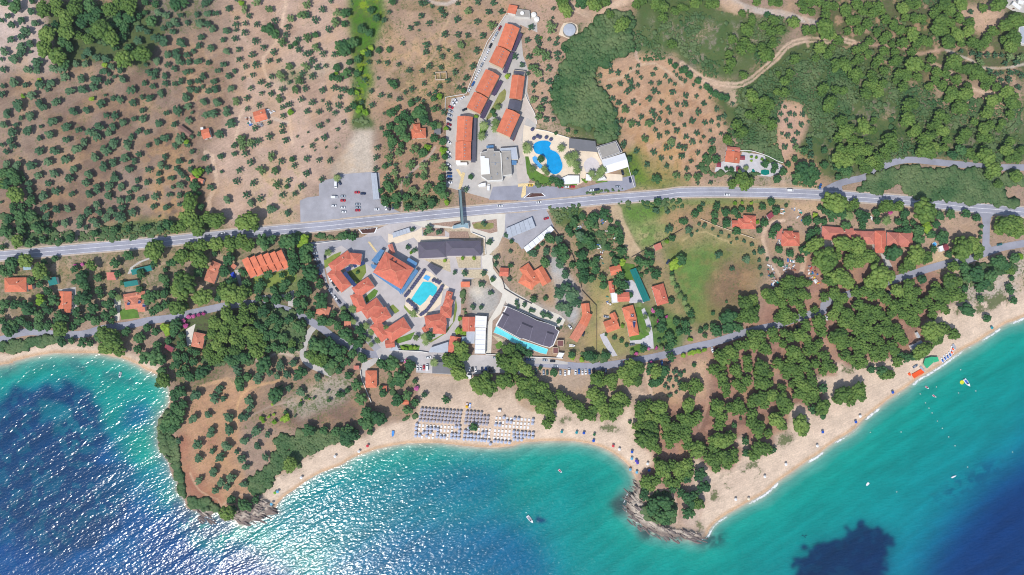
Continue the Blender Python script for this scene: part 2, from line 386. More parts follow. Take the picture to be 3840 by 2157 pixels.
# ---- tracks
DT = (224, 194, 168)
trail(sh(4, 0, '440 -20 520 20 640 75 820 115 1000 130 1160 180 1340 240'), 24, (206, 194, 184))
trail(sh(1, 0, "1165 0 1130 200 1095 370 1000 490 940 570 925 640 960 760 1040 880 1110 960 1170 1100 1200 1300 1230 1447"), 11, DT)
trail(sh(1, 1, "1210 0 1260 110 1350 200 1430 300 1475 400"), 12, (200, 170, 150))
trail(sh(1, 0, "730 1120 690 1200 680 1320 640 1447"), 12, DT, 0.8)
trail(sh(1, 1, "350 90 420 120 440 260 465 400 420 500 380 560 400 680"), 16, DT)
trail(sh(1, 1, "560 690 660 760"), 26, (205, 180, 165))
trail(sh(1, 0, "980 1160 1090 1210 1170 1230"), 14, (214, 196, 180))
trail(sh(2, 0, "880 10 960 40 1060 50 1130 10 1160 -20"), 14, (206, 192, 180))
trail(sh(2, 0, "1120 60 1080 200 1000 350 960 500 900 600 820 680"), 8, (206, 176, 142), 0.6)
trail(sh(3, 0, "610 80 700 130 820 150 930 100 1060 40 1200 -10"), 26, DT)
trail(sh(3, 0, "830 160 780 260 740 330"), 50, (206, 176, 150), 0.8, 20)
trail(sh(3, 0, "970 800 1080 780 1200 710 1300 650 1420 640 1500 680 1620 760 1715 850"), 9, (214, 186, 158))
trail(sh(4, 0, "0 640 100 720 200 790 320 830 450 850 600 850 760 740 880 640 980 540 1060 460 1180 410 1340 405 1500 415 1600 400 1715 430"), 22, DT, 0.95, ruts=True)
trail(sh(4, 0, "420 10 480 60 560 90"), 40, (210, 180, 155), 0.9, 16)
trail(sh(4, 0, "250 850 380 900 500 930 500 1020"), 40, (214, 184, 158), 0.85, 20)
trail(sh(4, 0, "1220 160 1260 230 1230 380 1260 470"), 12, (206, 178, 160), 0.7)
trail(sh(3, 0, "1300 450 1240 540 1290 640"), 10, (206, 178, 160), 0.8)
trail(sh(5, 0, "0 430 120 450 260 460 480 480 620 540 780 520 900 500"), 12, (206, 170, 148), 0.8)
trail(sh(5, 0, "930 505 1060 550 1200 610 1300 680 1450 690 1600 675 1715 645"), 9, (220, 205, 190))
trail(sh(5, 0, "1150 880 1250 910 1390 945 1500 960 1650 960"), 16, DT, 0.9)
trail(sh(5, 0, "800 640 880 680 1000 740 960 790"), 16, DT, 0.8)
trail(sh(3, 1, "1040 670 1050 760 1110 880 1170 1000 1240 1090"), 46, (208, 182, 148), 0.95, 6)
trail(sh(4, 1, "1010 770 900 790 830 850 810 940 840 1060 880 1180 940 1260 990 1340"), 13, DT, 0.9)
trail(sh(4, 1, "0 970 120 900 230 890 360 940 500 1000"), 8, (196, 174, 128), 0.7)
trail(sh(4, 1, "1220 1120 1210 1200 1190 1290"), 20, DT, 0.8)
trail(sh(4, 1, "1000 380 1010 430"), 16, (206, 180, 158))
trail(sh(2, 1, "940 30 880 120 780 220 660 330 600 400 600 500 605 670"), 9, (196, 180, 168))
trail(sh(1, 2, "1310 790 1180 810 1110 890 1080 940 950 960 800 1000 720 1060 680 1150 660 1280 670 1447"), 10, (214, 172, 128), 0.85)
trail(sh(1, 2, "860 730 1000 690 1080 650 1220 680"), 9, (216, 198, 180), 0.8)
trail(sh(1, 2, "290 1000 400 960 540 920 560 900"), 14, (210, 170, 130), 0.8)
trail(sh(1, 2, "800 1300 950 1210 1150 1150 1260 1120 1450 1000 1530 1060 1560 1140"), 5, (190, 170, 152), 0.7)
trail(sh(1, 3, "200 420 240 500 300 600 380 660 470 680 510 780"), 6, (214, 180, 148), 0.8)
trail(sh(1, 3, "520 740 640 660 800 640 900 640"), 7, (214, 180, 152), 0.8)
trail(sh(3, 2, "1350 740 1350 850 1380 980 1400 1090"), 14, DT, 0.9)
trail(sh(3, 2, "1170 1030 1280 1060 1380 1100"), 14, DT, 0.8)
trail(sh(4, 2, "240 800 240 900 260 1100 220 1250 170 1400"), 12, (190, 152, 130), 0.7)
trail(sh(4, 2, "1420 560 1520 680 1600 780"), 40, (190, 150, 130), 0.8, 14)
trail(sh(4, 2, "870 680 900 800 960 900 940 1010"), 24, (190, 156, 136), 0.7, 12)
trail(sh(3, 3, "1340 720 1380 650 1450 610 1560 600 1640 680 1660 780 1650 920"), 11, (212, 184, 162), 0.9)
trail(sh(2, 2, "1240 880 1235 1200 1215 1447"), 10, (214, 184, 156), 0.8)
trail(sh(2, 2, "770 1350 1200 1370 1530 1400 1715 1410"), 7, (216, 182, 152), 0.8)
trail(sh(2, 2, "1530 1210 1520 1447"), 7, (216, 182, 152), 0.8)
# ---- unmade verge of the coast road
for dv in (-24, 24): pass

# ---- beaches
SAND = (222, 198, 175)
BEACH = []
BEACH.append([(-1400, 1300), (-500, 1330)] + sh(0, 2, "0 662 120 655 300 600 480 560 560 528 640 560 750 575 880 585 960 560 1020 620 1200 670 1280 640 1400 700 1500 740 1600 790 1640 860 1625 910 1500 1000 0 1000") + [(-500, 1500), (-1400, 1600)])
BEACH.append(sh(1, 3, "900 640 1000 540 1040 465 1250 395 1300 300 1450 218 1550 140 1715 92") + sh(2, 3, "230 60 330 0") + sh(2, 2, "370 1390 580 1350 740 1280 780 1180 800 880 1250 890 1320 880 1500 1090 1715 1010")
             + sh(3, 2, "0 1000 60 1160 200 1230 400 1270 480 1200 600 1240 800 1340 950 1340 1060 1330 1150 1230 1190 1180 1250 1330") + sh(3, 3, "1230 90 1300 170 1400 215 1430 330 1300 400 1260 470 1240 530 1100 520 600 300 0 300")
             + sh(2, 3, "800 250 0 450") + sh(1, 3, "1300 700 1100 800 1040 780 960 700"))
BEACH.append(sh(4, 3, "180 1010 170 900 230 700 215 640 100 520 90 240 180 300 290 400 500 380 590 260 620 200 540 100 600 40 700 270 940 190 920 40 1150 40")
             + sh(4, 2, "1060 1447 1080 1200 1180 1170 1270 1260 1350 1290 1480 1200 1440 1080 1310 890 1540 880 1540 740 1640 790") + sh(5, 2, "0 790 20 720 240 740 400 700 750 600 720 330 860 250 980 180 1200 140 1400 130 1715 20")
             + [(4300, 960), (5300, 350), (5300, 700), (4300, 1200)] + sh(5, 2, "1715 400 900 900 100 1400") + sh(4, 3, "1500 200 900 650 300 1100"))
beach = np.zeros(PX.shape, np.float32)
for P in BEACH: beach = np.maximum(beach, inpoly(P, PX + n1 * 16, PY + n2 * 16).astype(np.float32))
beach_hard = (beach > 0.5)
bs = blur(beach, 2)
setc(bs, C(*SAND), 0.0)
setc(bs * np.clip((n5 - 0.5) / 0.15, 0, 1) * 0.5 * np.clip((dm - 10) / 10, 0, 1), C(214, 188, 166))
# sandy back-beach soil and dune plants
paint(sh(2, 2, "790 870 1250 890 1715 1020 1715 1180 1240 1200 800 1180"), (206, 182, 160), 4, 24, 0.9)
paint(sh(2, 2, "800 870 1240 890 1230 1050 800 1050"), (186, 164, 144), 5, 30, 0.8)
for P in (sh(3, 2, "480 1290 600 1280 610 1360 480 1370"), sh(3, 2, "800 1340 950 1350 1100 1430 900 1447"), sh(4, 3, "330 470 450 450 460 540 340 570"), sh(4, 3, "230 650 330 580 400 680 240 760"),
          sh(4, 3, "940 60 1150 40 1100 130 960 180"), sh(4, 2, "1300 890 1430 900 1420 960 1330 960"), sh(5, 2, "1230 130 1600 20 1560 180 1250 260"), sh(5, 2, "1000 180 1080 170 1060 280 1020 260"),
          sh(4, 2, "1540 760 1715 800 1715 860 1560 850"), sh(4, 3, "480 380 540 330 520 430 470 430"), sh(4, 3, "120 900 200 900 200 1000 130 960")):
    paint(P, (164, 146, 128), 2, 30, 0.85, veg=1.0, patch=(1, 0.38, 0.1))
for P in (sh(4, 3, "560 360 720 300 840 340 700 420 560 470"), sh(4, 3, "640 480 860 350 880 370 660 500"), sh(4, 3, "400 600 520 540 440 640")):
    paint(P, (176, 158, 140), 2, 20, 0.8, veg=0.9, patch=(1, 0.46, 0.08))
for P in (sh(1, 3, "1040 470 1250 400 1300 300 1480 200 1600 150 1540 210 1380 290 1320 340 1250 430 1100 500 1000 590 950 640"),):
    paint(P, (182, 162, 146), 2, 16, 0.8, veg=0.8, patch=(1, 0.42, 0.1))
# cliffs and rock shelves
rs = blur(rock, 1)
setc(rs * land * 0.95, C(206, 192, 176), 0.0)
setc(rs * land * np.clip((ridge - 0.85) * 3, 0, 1) * 0.6, C(140, 126, 116))
setc(rs * land * np.clip((4.5 + 4 * wob - dm) / 3, 0, 1) * 0.8, C(112, 98, 92))
setc(inpoly(ROCKS[2], PX, PY) * land * 0.8 * np.clip((ridge - 0.3) * 2, 0, 1), C(130, 112, 106))
# damp sand by the water
wet = bs * np.clip((3.4 - dm) / 2.0, 0, 1) * land
setc(wet * 0.75, C(204, 166, 128), 0.0)
GC[..., 3] = np.clip(GC[..., 3] * (0.55 + 0.9 * n4), 0, 1)
GC[..., :3] = np.clip(GC[..., :3], 0.002, 0.95)

# ================================================================ sea colours
WC = np.zeros((ny, nx, 4), np.float32)
WD = dm + 6 * (n5 - 0.5) * np.clip(dm / 12, 0, 1)
def grad(x, st):
    out = np.zeros(x.shape + (3,), np.float32)
    cs = np.array([C(*s[1]) for s in st], np.float32); ps = [s[0] for s in st]
    for k in range(3): out[..., k] = np.interp(x, ps, cs[:, k])
    return out
WC[..., :3] = grad(WD, [(0, (196, 178, 158)), (2, (150, 178, 160)), (5, (86, 160, 146)), (12, (22, 154, 138)), (30, (0, 144, 134)), (60, (0, 139, 138)), (110, (0, 132, 150))])
RAG1 = (fbm(PX, PY, 26, 91, 4) - 0.5) * 74; RAG2 = (fbm(PX, PY, 26, 95, 4) - 0.5) * 74
def wpaint(P, rgb, bl=6, warp=60, a=1.0, patch=None):
    m = blur(inpoly(P, PX + n1 * warp + RAG1, PY + n2 * warp + RAG2).astype(np.float32), bl) * a
    if patch is not None:
        nn = (n3, n4, n5)[patch[0]]; m = m * np.clip((nn - patch[1]) / patch[2], 0, 1)
    WC[..., :3] += m[..., None] * (np.array(C(*rgb), np.float32) - WC[..., :3])
# east deep water
wpaint(ov("2900 1000 2576 1130 2480 1200 2400 1290 2330 1380 2290 1460 2290 2000 3400 2000 3400 900"), (0, 70, 124), 18, 60)
wpaint(ov("2900 1100 2576 1220 2500 1260 2420 1340 2360 1440 2360 2000 3400 2000"), (0, 54, 110), 14, 60)
wpaint(sh(5, 3, "750 660 900 600 1150 400 1300 300 1450 270 1600 300 1450 420 1100 600 900 720"), (0, 80, 116), 5, 50, 0.8, patch=(1, 0.4, 0.15))
POS = sh(4, 3, "1030 1320 1080 1300 1170 1280 1250 1190 1270 1150 1400 1130 1440 1095 1540 1100 1640 1130 1610 1010 1715 950") + sh(5, 3, "0 960 50 950 100 910 180 950 260 965 330 1010 375 1080 370 1230 300 1340 320 1500 0 1700") + sh(4, 3, "1140 1600 1150 1380 1080 1350")
wpaint(POS, (0, 74, 98), 7, 26, 0.8)
wpaint(POS, (0, 40, 82), 1, 30, 0.93)
wpaint(POS, (0, 66, 100), 2, 30, 0.45, patch=(1, 0.5, 0.12))
wpaint(sh(5, 3, "0 1250 370 1200 340 1447 0 1500"), (0, 44, 92), 10, 30, 0.8)
wpaint(sh(4, 3, "1190 1010 1215 1040 1225 1068 1205 1060 1188 1040"), (6, 60, 80), 0, 4)
wpaint(sh(3, 3, "255 880 280 862 330 870 345 905 310 935 265 925"), (4, 50, 96), 1, 8, 0.95)
# submerged rock at the headlands
for P, cc in ((sh(3, 3, "1240 430 1190 520 1080 620 1020 660 1040 760 1010 820 1080 860 1160 880 1250 940 1330 1010 1300 1060 1450 1090 1715 1140 1715 1000 1200 600"), (60, 84, 84)),
              (sh(4, 3, "0 1000 0 1130 150 1140 230 1190 380 1170 440 1060 380 1000 280 1040"), (40, 82, 84)),
              (sh(1, 3, "0 700 150 700 250 780 300 860 500 830 560 920 640 930 600 1000 450 1100 250 1080 100 1000 0 900"), (64, 92, 118)),
              (sh(1, 3, "640 930 900 900 1100 830 1180 800 1100 880 950 940 760 980"), (90, 120, 124)),
              (sh(0, 3, "1540 -60 1600 0 1590 100 1640 260 1715 320 1715 460 1640 380 1560 230 1520 60"), (60, 110, 120)),
              (sh(0, 2, "1560 1300 1600 1300 1600 1447 1540 1447"), (80, 110, 116))):
    wpaint(P, cc, 3, 40, 0.95, patch=(1, 0.22, 0.2))
# west cove weed
DK = (0, 62, 106)
wpaint(ov("-900 1100 0 1000 60 985 140 972 200 965 228 1000 232 1050 310 1130 330 1200 420 1290 500 1370 640 1400 760 1460 760 2100 -900 2100"), (0, 80, 134), 10, 60)
wpaint(ov("-900 1100 0 1010 20 990 70 985 110 970 150 978 175 968 190 960 222 968 232 1000 250 1030 246 1060 262 1080 258 1130 240 1160 330 1165 330 1260 300 1330 180 1400 60 1447 -900 1700"), DK, 2, 50, 0.95)
wpaint(ov('-300 990 60 985 232 968 262 1080 240 1160 330 1260 60 1447 -300 1500'), (0, 96, 124), 3, 60, 0.6, patch=(1, 0.53, 0.08))
wpaint(sh(0, 2, "380 1190 500 1120 620 1130 700 1180 760 1170 720 1260 740 1320 640 1380 600 1447 560 1340 480 1360 420 1350 400 1260"), (0, 112, 130), 2, 34, 0.95)
wpaint(ov("170 1060 215 1050 235 1085 215 1130 175 1130 150 1100"), (0, 112, 132), 3, 40, 0.6, patch=(1, 0.45, 0.1))
wpaint(ov("300 1170 420 1180 440 1240 340 1260 240 1230"), (0, 104, 140), 6, 50, 0.6)
wpaint(ov("200 1280 360 1200 430 1300 500 1400 400 1440 300 1440 100 1447 140 1380"), (0, 100, 150), 8, 50, 0.7, patch=(2, 0.45, 0.12))
wpaint(ov("300 1290 420 1290 560 1440 380 1447"), (0, 64, 124), 6, 50, 0.7, patch=(2, 0.45, 0.1))
wpaint(sh(0, 2, "0 830 200 770 450 770 700 740 900 760 1150 880 1350 900 1400 960 1200 960 950 890 500 820 200 850 0 900"), (46, 100, 112), 3, 40, 0.7, patch=(1, 0.35, 0.2))
wpaint(sh(0, 2, "1250 1180 1500 1160 1520 1300 1380 1447 1200 1447 1180 1300"), (0, 84, 136), 5, 50, 0.8)
wpaint(ov("-900 1300 0 1340 150 1400 120 1460 -900 2000"), (0, 76, 138), 14, 60, 0.8)
# central bay, darker to the bottom
wpaint(ov("640 1300 800 1210 1000 1180 1260 1170 1290 1240 1200 1280 900 1360 700 1400"), (0, 118, 138), 14, 60, 0.8)
wpaint(ov("1040 1200 1230 1170 1270 1210 1200 1260 1000 1260"), (0, 104, 138), 10, 60, 0.6)
wpaint(ov("820 1400 1000 1320 1280 1290 1380 1400 1420 1500 800 1500"), (4, 86, 138), 14, 60, 0.75)
wpaint(ov("500 1330 620 1360 760 1447 480 1447"), (0, 62, 118), 8, 60, 0.7, patch=(2, 0.42, 0.12))
WC[..., :3] = np.clip(WC[..., :3], 0.001, 0.9)
# surf: white water along the swell-facing shores
east = (PX > 2620).astype(np.float32); mid = ((PX > 900) & (PX < 2500)).astype(np.float32); west = (PX < 900).astype(np.float32)
fn = vnoise(PX + PY * 0.3, PY, 30, 44); fn2 = vnoise(PX, PY, 7, 45)
foam = np.exp(-((dm - 1.5) / (0.7 + 0.8 * fn)) ** 2) * np.clip((fn - 0.3) * 3.0, 0, 1) * (0.55 * east + 0.22 * mid + 0.22 * west) * (0.6 + 0.8 * fn2)
foam += blur(rock, 6) * np.clip(1.2 - dm / 12, 0, 1) * np.clip((fn2 - 0.5) * 3, 0, 1) * 0.22
WC[..., 3] = np.clip(foam, 0, 1)

# ================================================================ materials for land and sea
def ground_mat(key, speck=True, bump=0.35):
    m, nt, b = newmat(key)
    pos = N(nt, 'ShaderNodeNewGeometry').outputs['Position']
    at_ = N(nt, 'ShaderNodeAttribute', attribute_name='soil')
    a = ramp(nt, noise(nt, pos, 0.09, 6, 0.65), (0.28, 0.82), (0.72, 1.18))
    c = ramp(nt, noise(nt, pos, 0.8, 4, 0.7), (0.25, 0.78), (0.75, 1.2))
    x = mixc(nt, 1.0, at_.outputs['Color'], a, 'MULTIPLY'); x = mixc(nt, 1.0, x, c, 'MULTIPLY')
    d1 = ramp(nt, noise(nt, pos, 0.045, 5, 0.65), (0.48, 0.0), (0.66, 0.42)); d2 = ramp(nt, noise(nt, pos, 0.06, 5, 0.7), (0.5, 0.0), (0.7, 0.4))
    if key == 'dry_soil':
        og = N(nt, 'ShaderNodeSeparateColor'); nt.links.new(at_.outputs['Color'], og.inputs[0]); gt = N(nt, 'ShaderNodeMath', operation='LESS_THAN'); nt.links.new(og.outputs[1], gt.inputs[0]); nt.links.new(og.outputs[0], gt.inputs[1])
        m1 = N(nt, 'ShaderNodeMath', operation='MULTIPLY'); nt.links.new(d1, m1.inputs[0]); nt.links.new(gt.outputs[0], m1.inputs[1]); m2 = N(nt, 'ShaderNodeMath', operation='MULTIPLY'); nt.links.new(d2, m2.inputs[0]); nt.links.new(gt.outputs[0], m2.inputs[1])
        x = mixc(nt, m1.outputs[0], x, C(190, 152, 108)); x = mixc(nt, m2.outputs[0], x, C(142, 122, 108))
    if speck:
        mp = N(nt, 'ShaderNodeMapping', vector_type='TEXTURE'); mp.inputs['Rotation'].default_value = (0, 0, R(25)); mp.inputs['Scale'].default_value = (8, 0.9, 1)
        nt.links.new(pos, mp.inputs['Vector'])
        st = ramp(nt, noise(nt, mp.outputs[0], 0.9, 3, 0.6), (0.3, 0.9), (0.7, 1.1))
        x = mixc(nt, 1.0, x, st, 'MULTIPLY')
        s1 = noise(nt, pos, 0.55, 5, 0.75); s2 = noise(nt, pos, 0.13, 3, 0.6)
        th = N(nt, 'ShaderNodeMath', operation='MULTIPLY_ADD'); nt.links.new(at_.outputs['Alpha'], th.inputs[0]); th.inputs[1].default_value = 0.34; nt.links.new(s1, th.inputs[2])
        th2 = N(nt, 'ShaderNodeMath', operation='MULTIPLY_ADD'); nt.links.new(s2, th2.inputs[0]); th2.inputs[1].default_value = 0.35; nt.links.new(th.outputs[0], th2.inputs[2])
        f = ramp(nt, th2.outputs[0], (0.83, 0.0), (0.93, 0.85))
        gc = mixc(nt, s2, C(70, 92, 52), C(112, 122, 74))
        x = mixc(nt, f, x, gc)
    nt.links.new(x, b.inputs['Base Color']); b.inputs['Roughness'].default_value = 0.95; b.inputs['Specular IOR Level'].default_value = 0.15
    bp = N(nt, 'ShaderNodeBump'); bp.inputs['Strength'].default_value = bump; bp.inputs['Distance'].default_value = 0.5
    nt.links.new(noise(nt, pos, 1.1, 4, 0.65), bp.inputs['Height']); nt.links.new(bp.outputs[0], b.inputs['Normal'])
    return m
M_GROUND = ground_mat('dry_soil'); M_SAND = ground_mat('beach_sand', True, 0.2); M_ROCK = ground_mat('shore_rock', False, 1.0)

def water_mat():
    m, nt, b = newmat('sea_water')
    pos = N(nt, 'ShaderNodeNewGeometry').outputs['Position']
    at_ = N(nt, 'ShaderNodeAttribute', attribute_name='sea')
    def mapped(rot, sx, sy, w=0.0):
        mp = N(nt, 'ShaderNodeMapping', vector_type='TEXTURE'); mp.inputs['Rotation'].default_value = (0, 0, R(rot)); mp.inputs['Scale'].default_value = (1 / sx, 1 / sy, 1)
        nt.links.new(pos, mp.inputs['Vector']); return mp.outputs[0]
    swell = noise(nt, mapped(34, 0.018, 0.12), 1.0, 1, 0.5)
    chop = noise(nt, mapped(24, 0.26, 0.55), 1.0, 1, 0.5)
    rip = noise(nt, mapped(12, 0.75, 1.1), 1.0, 2, 0.5)
    def bump(h, dist, prev=None):
        bp = N(nt, 'ShaderNodeBump'); bp.inputs['Strength'].default_value = 1.0; bp.inputs['Distance'].default_value = dist
        nt.links.new(h, bp.inputs['Height'])
        if prev is not None: nt.links.new(prev, bp.inputs['Normal'])
        return bp.outputs[0]
    nrm = bump(rip, SEA[2], bump(chop, SEA[1], bump(swell, SEA[0])))
    nt.links.new(nrm, b.inputs['Normal'])
    v = ramp(nt, swell, (0.35, 0.90), (0.65, 1.08)); v2 = ramp(nt, noise(nt, mapped(30, 0.05, 0.1), 1.0, 4, 0.6), (0.3, 0.9), (0.7, 1.1))
    x = mixc(nt, 1.0, at_.outputs['Color'], v, 'MULTIPLY'); x = mixc(nt, 1.0, x, v2, 'MULTIPLY')
    fnz = noise(nt, pos, 0.9, 4, 0.7)
    th = N(nt, 'ShaderNodeMath', operation='MULTIPLY_ADD'); nt.links.new(at_.outputs['Alpha'], th.inputs[0]); th.inputs[1].default_value = 0.9; nt.links.new(fnz, th.inputs[2])
    f = ramp(nt, th.outputs[0], (0.78, 0.0), (1.1, 0.95))
    x = mixc(nt, f, x, C(244, 246, 250))
    nt.links.new(x, b.inputs['Base Color'])
    rr = N(nt, 'ShaderNodeMath', operation='MULTIPLY_ADD'); nt.links.new(f, rr.inputs[0]); rr.inputs[1].default_value = 0.6; rr.inputs[2].default_value = SEA[3]
    nt.links.new(rr.outputs[0], b.inputs['Roughness']); b.inputs['IOR'].default_value = 1.333
    return m
SEA = (0.95, 0.46, 0.06, 0.19)

# ================================================================ land and sea meshes
kx = S * (H - HG) / H
WX = (PX - CX) * kx; WY = -(PY - CY) * kx
idx = np.arange(ny * nx).reshape(ny, nx)
quads = np.stack([idx[1:, :-1], idx[1:, 1:], idx[:-1, 1:], idx[:-1, :-1]], -1).reshape(-1, 4)
bq = beach_hard[:-1, :-1].ravel(); rq = (rock[:-1, :-1] > 0.5).ravel(); hq = np.maximum.reduce([HG[:-1, :-1], HG[1:, :-1], HG[:-1, 1:], HG[1:, 1:]]).ravel(); lq = np.minimum.reduce([HG[:-1, :-1], HG[1:, :-1], HG[:-1, 1:], HG[1:, 1:]]).ravel()
def gridobj(name, sel, Z, attr, arr, m, X, Y, kind='structure'):
    q = quads[sel]; used = np.unique(q); re = np.zeros(ny * nx, np.int32); re[used] = np.arange(len(used))
    V = np.stack([X.ravel()[used], Y.ravel()[used], Z.ravel()[used]], -1)
    me = npmesh(name, V, re[q], m, True)
    a = me.color_attributes.new(attr, 'FLOAT_COLOR', 'POINT'); a.data.foreach_set('color', arr.reshape(-1, 4)[used].astype(np.float32).ravel())
    return tag(link(bpy.data.objects.new(name, me)), kind=kind)
deep = hq < -1.2
gridobj('ground', ~bq & ~rq & ~deep, HG, 'soil', GC, M_GROUND, WX, WY)
gridobj('beach', bq & ~rq & ~deep, HG, 'soil', GC, M_SAND, WX, WY)
gridobj('rocky_shore', rq & ~deep, HG, 'soil', GC, M_ROCK, WX, WY)
WX0 = (PX - CX) * S; WY0 = -(PY - CY) * S
gridobj('sea_water', lq < 0.25, np.zeros_like(HG), 'sea', WC, water_mat(), WX0, WY0)
# seabed far below closes the view under the sea
mb = MB(); mb.add([(-1500, -1200, -6), (1500, -1200, -6), (1500, 1200, -6), (-1500, 1200, -6)], [(0, 1, 2, 3)])
tag(mb.build('seabed', mat('seabed', C(60, 110, 110))), kind='structure')

# ================================================================ sheets (paving, lawns, roads) laid over the land
def sheet(name, P, m, dz, kind='structure', step=24, parent=None, o=None):
    n = len(P); Q = []
    for i in range(n):
        a = np.array(P[i]); b = np.array(P[(i + 1) % n]); k = max(1, int(np.hypot(*(b - a)) / step))
        Q += [tuple(a + (b - a) * j / k) for j in range(k)]
    n = len(Q)
    x = np.arange(min(p[0] for p in Q) + step / 2, max(p[0] for p in Q), step); y = np.arange(min(p[1] for p in Q) + step / 2, max(p[1] for p in Q), step)
    I = []
    if len(x) and len(y):
        gx, gy = np.meshgrid(x, y); k = inpoly(Q, gx, gy) & (linedist(Q, gx, gy, True) > step * 0.35)
        I = list(zip(gx[k], gy[k]))
    res = delaunay_2d_cdt([Vector((float(p[0]), float(p[1]))) for p in Q + I], [], [list(range(n))], 1, 0.01)
    V = [(v.x, v.y) for v in res[0]]
    mb = MB(o if o is not None else (0, 0, 0))
    vs = [on(v, dz) for v in V]; fs = []
    for f in res[2]:
        f = list(f)
        a = sum(vs[f[i]][0] * vs[f[(i + 1) % len(f)]][1] - vs[f[(i + 1) % len(f)]][0] * vs[f[i]][1] for i in range(len(f)))
        fs.append(f if a > 0 else f[::-1])
    mb.add(vs, fs)
    ob = mb.build(name, m, parent)
    if kind: ob['kind'] = kind
    return ob
def offs(P, w):
    P = [np.array(p) for p in P]; out = []
    for i in range(len(P)):
        t = P[min(i + 1, len(P) - 1)] - P[max(i - 1, 0)]; t = t / (np.hypot(*t) + 1e-9)
        out.append(P[i] + w * np.array((-t[1], t[0])))
    return out
def strip(name, P, w, m, dz, kind='structure', step=14, nw=4, off=0.0, taper=None, dash=None):
    Q = smooth(P, step); mb = MB(); cols = nw + 1
    L = [offs(Q, off - w / 2 + w * k / nw) for k in range(cols)]
    vs = [on(L[k][i], dz) for i in range(len(Q)) for k in range(cols)]
    fs = [(i * cols + k + 1, i * cols + k, (i + 1) * cols + k, (i + 1) * cols + k + 1) for i in range(len(Q) - 1) for k in range(nw) if dash is None or i % dash[0] < dash[1]]
    v0, v1, v2 = vs[fs[0][0]], vs[fs[0][1]], vs[fs[0][2]]
    if (v1 - v0).cross(v2 - v0).z < 0: fs = [f[::-1] for f in fs]
    mb.add(vs, fs); ob = mb.build(name, m)
    if kind: ob['kind'] = kind
    return ob
def wall_line(name, P, th, h, m, label, cat='wall', group=None, closed=False, smoothit=False, base=-0.6):
    """low wall or fence following a plan line"""
    Q = smooth(P, 10) if smoothit else P
    if closed: Q = Q + [Q[0]]
    D = []
    for a, b in zip(Q[:-1], Q[1:]):
        k = max(1, int(math.hypot(b[0] - a[0], b[1] - a[1]) / 25)); D += [(a[0] + (b[0] - a[0]) * j / k, a[1] + (b[1] - a[1]) * j / k) for j in range(k)]
    D.append(Q[-1]); t = th / S
    A = offs(D, -t / 2); B = offs(D, t / 2); mb = MB(on(D[len(D) // 2])); vs = []; fs = []
    for i in range(len(D)):
        g = gh(D[i])
        for q, z in ((A[i], g + base), (A[i], g + h), (B[i], g + h), (B[i], g + base)):
            vs.append(at(q, z))
    for i in range(len(D) - 1):
        for k in range(3): fs.append((4 * i + k, 4 * i + 4 + k, 4 * i + 5 + k, 4 * i + 1 + k))
    fs += [(0, 1, 2, 3), (4 * len(D) - 1, 4 * len(D) - 2, 4 * len(D) - 3, 4 * len(D) - 4)]
    mb.add(vs, fs); ob = mb.build(name, m)
    return tag(ob, label, cat, group)
# ================================================================ vegetation
TREES = {k: [] for k in 'opbmqk'}
def T(c, r, kind, s):
    v = nums(s)
    for i in range(0, len(v) - 2, 3):
        if v[i + 2] > 0: TREES[kind].append((640 * c + v[i] / KZ, OY[r] + v[i + 1] / KZ, v[i + 2] / KZ))
T(0,0,'o',"310 115 40 80 160 38 210 205 45 115 252 42 15 205 30 350 235 45 255 315 55 215 365 40 110 395 40 300 440 45 215 470 50 205 530 50 40 520 45 305 523 22 15 595 25 135 590 52 370 630 55 280 705 48 370 710 42 30 700 38 540 685 52 630 690 50 455 278 35 135 828 55 255 855 38 395 850 50 510 840 52 475 900 35 28 865 32 20 950 38 318 957 52 180 1055 62 395 1045 48 440 1078 42 565 1028 50 300 1165 50 210 1185 28 80 1120 35 65 1150 45 35 1255 45 160 1255 33 275 1315 52 118 1330 52 408 1272 24 498 1352 52 528 1222 55 395 1390 32 100 1415 42 655 775 52 820 790 48 700 915 48 830 900 52 940 870 48 965 800 58 1080 830 38 1230 795 45 1150 770 28 1095 745 30 1040 718 45 1120 670 42 1205 700 42 1065 590 50 970 580 42 855 640 42 760 640 40 880 520 48 840 565 35 735 1120 50 870 1108 44 1018 1040 50 1058 957 20 1140 990 38 1205 1000 42 1320 905 48 1070 1162 38 1155 1160 45 1235 1230 42 1335 1035 42 1345 1195 35 1435 1195 42 1430 1110 38 1135 1275 45 995 1270 52 665 1275 52 790 1308 38 910 1330 50 975 1372 50 1090 1333 48 665 1405 42 840 1430 45 1140 1430 45 1320 1380 40 1395 1315 38 1478 1330 35 1595 1240 42 1670 1138 35 1615 937 40 1430 980 32 1500 988 45 1535 870 38 1450 838 36 1660 840 36 1655 765 40 1550 770 38 1500 730 40 1565 715 38 1680 655 36 1685 548 42 1575 612 42 1465 650 28 1645 415 60 1565 385 50 1385 410 48 1480 320 38 1400 285 42 1640 285 36 1700 250 40 1590 125 45 1670 155 42 1655 1385 50 1580 1425 40 1280 1440 40")
T(0,0,'q',"230 965 25 1050 650 32 920 990 30 395 800 26")
T(0,0,'b',"150 60 65 40 20 45 900 180 65 1200 200 65 1290 180 60 820 230 60 980 220 55 1120 260 50 700 470 50 640 640 55 1150 470 45 1520 215 60 1455 130 30 1395 160 35 900 60 70 970 120 60 1180 130 50 1250 280 55 1230 370 45 800 140 50 1560 40 40 1460 20 40 1290 480 45 560 260 50 640 420 60 320 10 30")
